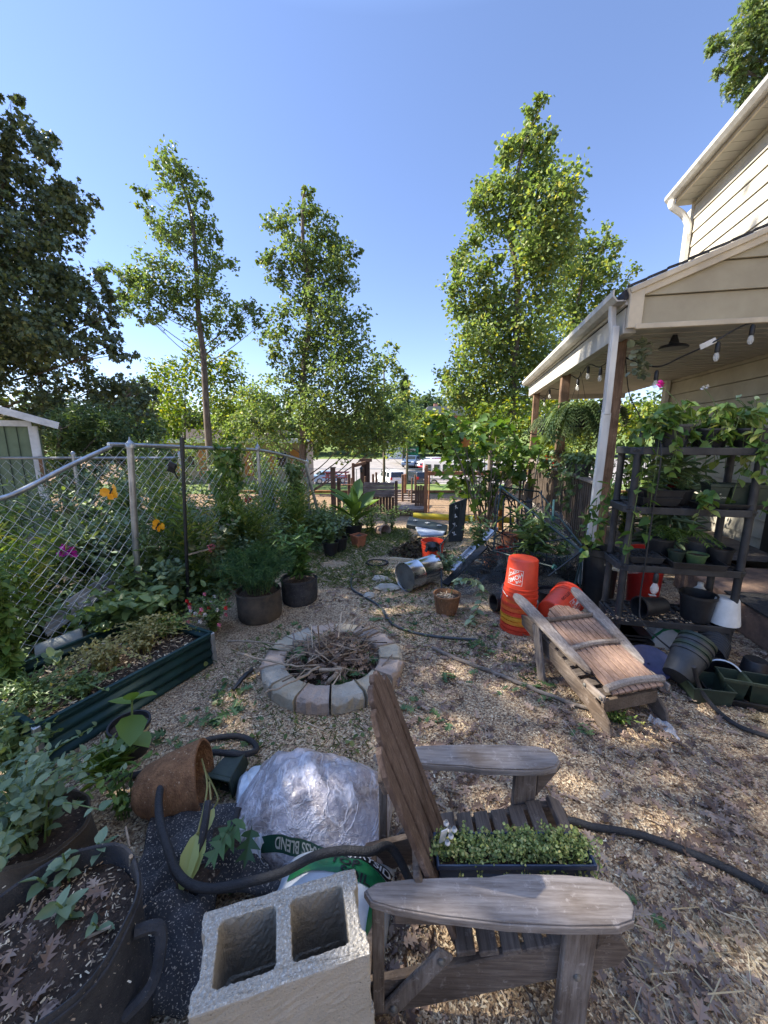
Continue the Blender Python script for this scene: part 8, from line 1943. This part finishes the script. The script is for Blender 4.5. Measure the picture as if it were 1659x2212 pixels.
for i, (s_, e_, lab, kind, lo, lm) in enumerate(((1.2, .12, 'leafy vine pot spilling over the deck rail near the downspout', 'ovate', .75, L_garden), (1.75, .12, 'ivy pot on the deck rail trailing down the balusters', 'ovate', .9, L_fern), (3.3, .12, 'red pot of geranium on the deck rail', 'maple', .35, L_garden), (2.9, .14, 'second red pot on the deck rail with drooping leaves', 'ovate', .4, L_blue))):
    c = hp(s_, e_, 1.22); m = (M_pota, M_black, M_redp, M_redp)[i]; t = pot('rail_planter', lab, c, .08, .11, .17 if i < 2 else .2, m, .85, 'pots on the deck rail', cat='potted plant'); trail(t, c + Vector((0, 0, .17)), 24, lo, kind, .085, lm, .18, .12, per=11)
for i, (s_, e_, h, kind, lm, lab) in enumerate(((1.6, .9, 1.0, 'ovate', L_bright, 'sunlit bushy plant on the porch deck behind the rail'), (2.6, .9, 1.1, 'lance', L_garden, 'tall green plant on the porch deck behind the ferns'), (3.8, .8, 1.2, 'ovate', L_bright, 'bright bush on the far half of the porch deck'), (1.0, 1.2, .8, 'blade', L_blue, 'spiky aloe on the porch deck'), (4.9, .9, 1.2, 'ovate', L_bright, 'sunlit bush at the far end of the porch deck'))):
    plant('porch_plant', lab, hp(s_, e_, DZ), h + .3, .36, 26, kind, .11 if kind != 'blade' else .4, 12, lm, group='plants on the porch deck', low=.05)
pr = thing('plant_stand', 'small green metal plant stand on the porch deck', 'stand', hp(1.3, .6, DZ)); 
for dx in (0, .5):
    for dy in (0, .35):
        b = MB(); b.tube([hp(1.1 + dy, .45 + dx, DZ), hp(1.1 + dy, .45 + dx, 1.75)], .014, 8); b.build('leg', M_gtube, pr)
for z in (.9, 1.5):
    b = MB(); b.box(hp(1.275, .7, z), (.38, .53, .03), HM); b.build('shelf', mat('teal_shelf_%d' % int(z * 10), (.03, .08, .09), rough=.5), pr)
vine = thing('wall_vine', 'pothos vine trailing down the downspout to the ground', 'vine', hp(.1, -.1, 0)); b = MB(); lb = LB()
for k, (u0, v0, u1, v1) in enumerate(((1290, 1080, 1270, 1240), (1300, 1090, 1285, 1190), (1275, 1100, 1265, 1200), (1330, 1020, 1300, 1130), (1345, 960, 1330, 1120), (1370, 940, 1352, 1180), (1398, 960, 1390, 1090))):
    pts = spline([D(u0, v0, 4.0 - .12 * k), D((u0 + u1) / 2 + random.gauss(0, 5), (v0 + v1) / 2, 3.95 - .12 * k), D(u1, v1, 3.95 - .12 * k)], 7); b.tube(pts, .003, 4, cap=False); n = 16; Q = np.array([list(pts[j]) for j in rng.integers(0, len(pts), n)]) + rng.normal(0, .02, (n, 3)); lb.add('heart', Q, rdir(n, -.5), rng.uniform(.06, .10, n))
b.build('stem', M_stem, vine); lb.build('leaves', L_pothos, vine)
sp = thing('shepherd_hook', 'thin black shepherd hook standing at the outer deck corner', 'hook', D(1165, 1100, 8.0)); b = MB(); b.tube(spline([D(1148, 1095, 7.9), D(1160, 1010, 7.9), D(1176, 920, 7.9), D(1180, 905, 7.9)], 5), .012, 6); b.tube(spline([D(1176, 925, 7.9), D(1160, 938, 7.9), D(1145, 935, 7.9), D(1142, 925, 7.9)], 5), .01, 6); b.build('rod', M_btube, sp, smooth=True)

# ------------------------------------------------------------------ loose litter on the ground
def gpts(n, y0, y1, pw, x0=-1.35, x1=1.35):
    y = y0 + (y1 - y0) * rng.random(n) ** pw; x = y * rng.uniform(x0, x1, n) * .98 + rng.normal(0, .05, n); return x, y
def free(x, y):
    k = np.hypot(x - FC.x, y - FC.y) > .55
    bx = (x - Bn.x) * Bp.x + (y - Bn.y) * Bp.y
    return k & (bx < .0)
lb = LB(); x, y = gpts(95000, .25, 6.5, 1.25); k = free(x, y); x, y = x[k], y[k]; n = len(x)
dens = np.array([mnoise.noise(Vector((a * 1.3, b_ * 1.3, 4))) for a, b_ in zip(x, y)]); k = rng.random(n) < .66 + dens * 1.3 - .3 * ((x > .5) & (y < 2.2)); x, y = x[k], y[k]; n = len(x)
lb.add('chip', np.stack([x, y, .003 + .010 * rng.random(n)], 1), rdir(n, 0, .22), rng.uniform(.006, .019, n), rng.normal(0, .35, n), .34)
tag(lb.build('wood_chips', M_chip), kind='stuff')
lb = LB(); x, y = gpts(9000, .3, 5.0, 1.0, -.25, 1.25); k = free(x, y) ; x, y = x[k], y[k]; n = len(x); dens = np.array([mnoise.noise(Vector((a * 1.6, b_ * 1.6, 9))) for a, b_ in zip(x, y)]); k = rng.random(n) < .45 + dens * 1.2 + .25 * (x > .8); x, y = x[k], y[k]; n = len(x)
lb.add('oak', np.stack([x, y, .008 + .012 * rng.random(n)], 1), rdir(n, 0, .22), rng.uniform(.03, .085, n), rng.normal(0, .45, n))
tag(lb.build('leaf_litter', L_brown), kind='stuff')
lb = LB(); px, py = [], []
for (u, v, n) in ((1050, 1400, 14), (470, 1500, 8), (430, 1560, 8), (500, 1600, 6), (900, 1520, 7), (930, 1560, 6), (690, 1230, 8), (850, 1300, 6), (1010, 1480, 4), (350, 1600, 6), (1125, 1480, 5), (1160, 1500, 5), (975, 1475, 2), (530, 1555, 4), (540, 1520, 4), (410, 1620, 7), (425, 1645, 4), (1195, 1520, 3), (870, 1360, 6), (620, 1370, 8), (480, 1560, 6), (830, 1340, 4), (1385, 1965, 2), (1370, 2010, 2), (1405, 1990, 2), (1250, 1580, 3), (1060, 1450, 3), (800, 1230, 6), (760, 1250, 5), (880, 1330, 4)):
    for _ in range(n): q = G(u + rng.normal(0, 22), v + rng.normal(0, 10)); px.append(q.x); py.append(q.y)
n = len(px); lb.add('oak', np.stack([px, py, .014 + .015 * rng.random(n)], 1), rdir(n, .06, .25), rng.uniform(.05, .12, n), rng.normal(0, .35, n)); tag(lb.build('fallen_green_leaves', L_green_oak), kind='stuff')
lb = LB(); x, y = gpts(22000, .9, 7.5, .75, -.6, .5); k = free(x, y); x, y = x[k], y[k]; dens = np.array([mnoise.noise(Vector((a * .9, b_ * .9, 21))) for a, b_ in zip(x, y)]); k = (dens > .02 - .5 * (y > 4.6)) ; x, y = x[k], y[k]; n = len(x)
lb.add('blade', np.stack([x, y, np.zeros(n)], 1), rdir(n, .7), rng.uniform(.02, .06, n), None, 1.1); lb.add('round', np.stack([x[::9], y[::9], .01 + .03 * rng.random(len(x[::9]))], 1), rdir(len(x[::9]), .3, .5), rng.uniform(.015, .04, len(x[::9]))); tag(lb.build('short_grass', leafmat('turf_blade', (.05, .085, .02), (.10, .15, .04), (.19, .22, .08), trans=.25)), kind='stuff')
lb = LB(); n = 15000; x = rng.uniform(-1.5, .5, n); y = rng.uniform(4.3, 7.8, n); dens = np.array([mnoise.noise(Vector((a * 1.2, b_ * 1.2, 31))) for a, b_ in zip(x, y)]); k = dens > .12 - .22 * (y - 4.3); x, y = x[k], y[k]; n = len(x)
lb.add('blade', np.stack([x, y, np.array([zg(q_) for q_ in y])], 1), rdir(n, .6), rng.uniform(.03, .09, n), None, 1.2); tag(lb.build('path_grass', leafmat('path_grass_blade', (.06, .10, .025), (.13, .19, .05), (.24, .28, .10), trans=.25)), kind='stuff')
lb = LB(); n = 260; x = rng.uniform(.75, 1.5, n); y = rng.uniform(.45, 1.15, n); k = x < y * 1.6 + .1; x, y = x[k], y[k]; n = len(x)
lb.add('chip', np.stack([x, y, .01 + .025 * rng.random(n)], 1), rdir(n, 0, .2), rng.uniform(.05, .14, n), rng.normal(0, .6, n), .028); tag(lb.build('straw', island('straw', [(0, (.22, .15, .08)), (.5, (.44, .34, .19)), (1, (.62, .52, .34))], rough=.7)), kind='stuff')
lb = LB(); x, y = gpts(500, .3, 4.5, 1.1); k = free(x, y); x, y = x[k], y[k]; n = len(x); lb.add('chip', np.stack([x, y, .008 + .01 * rng.random(n)], 1), rdir(n, 0, .15), rng.uniform(.05, .16, n), rng.normal(0, .5, n), .035); tag(lb.build('twig_litter', island('twiglet', [(0, (.08, .055, .04)), (.5, (.2, .15, .11)), (1, (.4, .32, .24))], rough=.9)), kind='stuff')
plant('yellowing_weed', 'small yellow and green weeds between the feet of the folded chair', G(1340, 1560, 0), .08, .14, 18, 'ovate', .03, 6, L_lime)
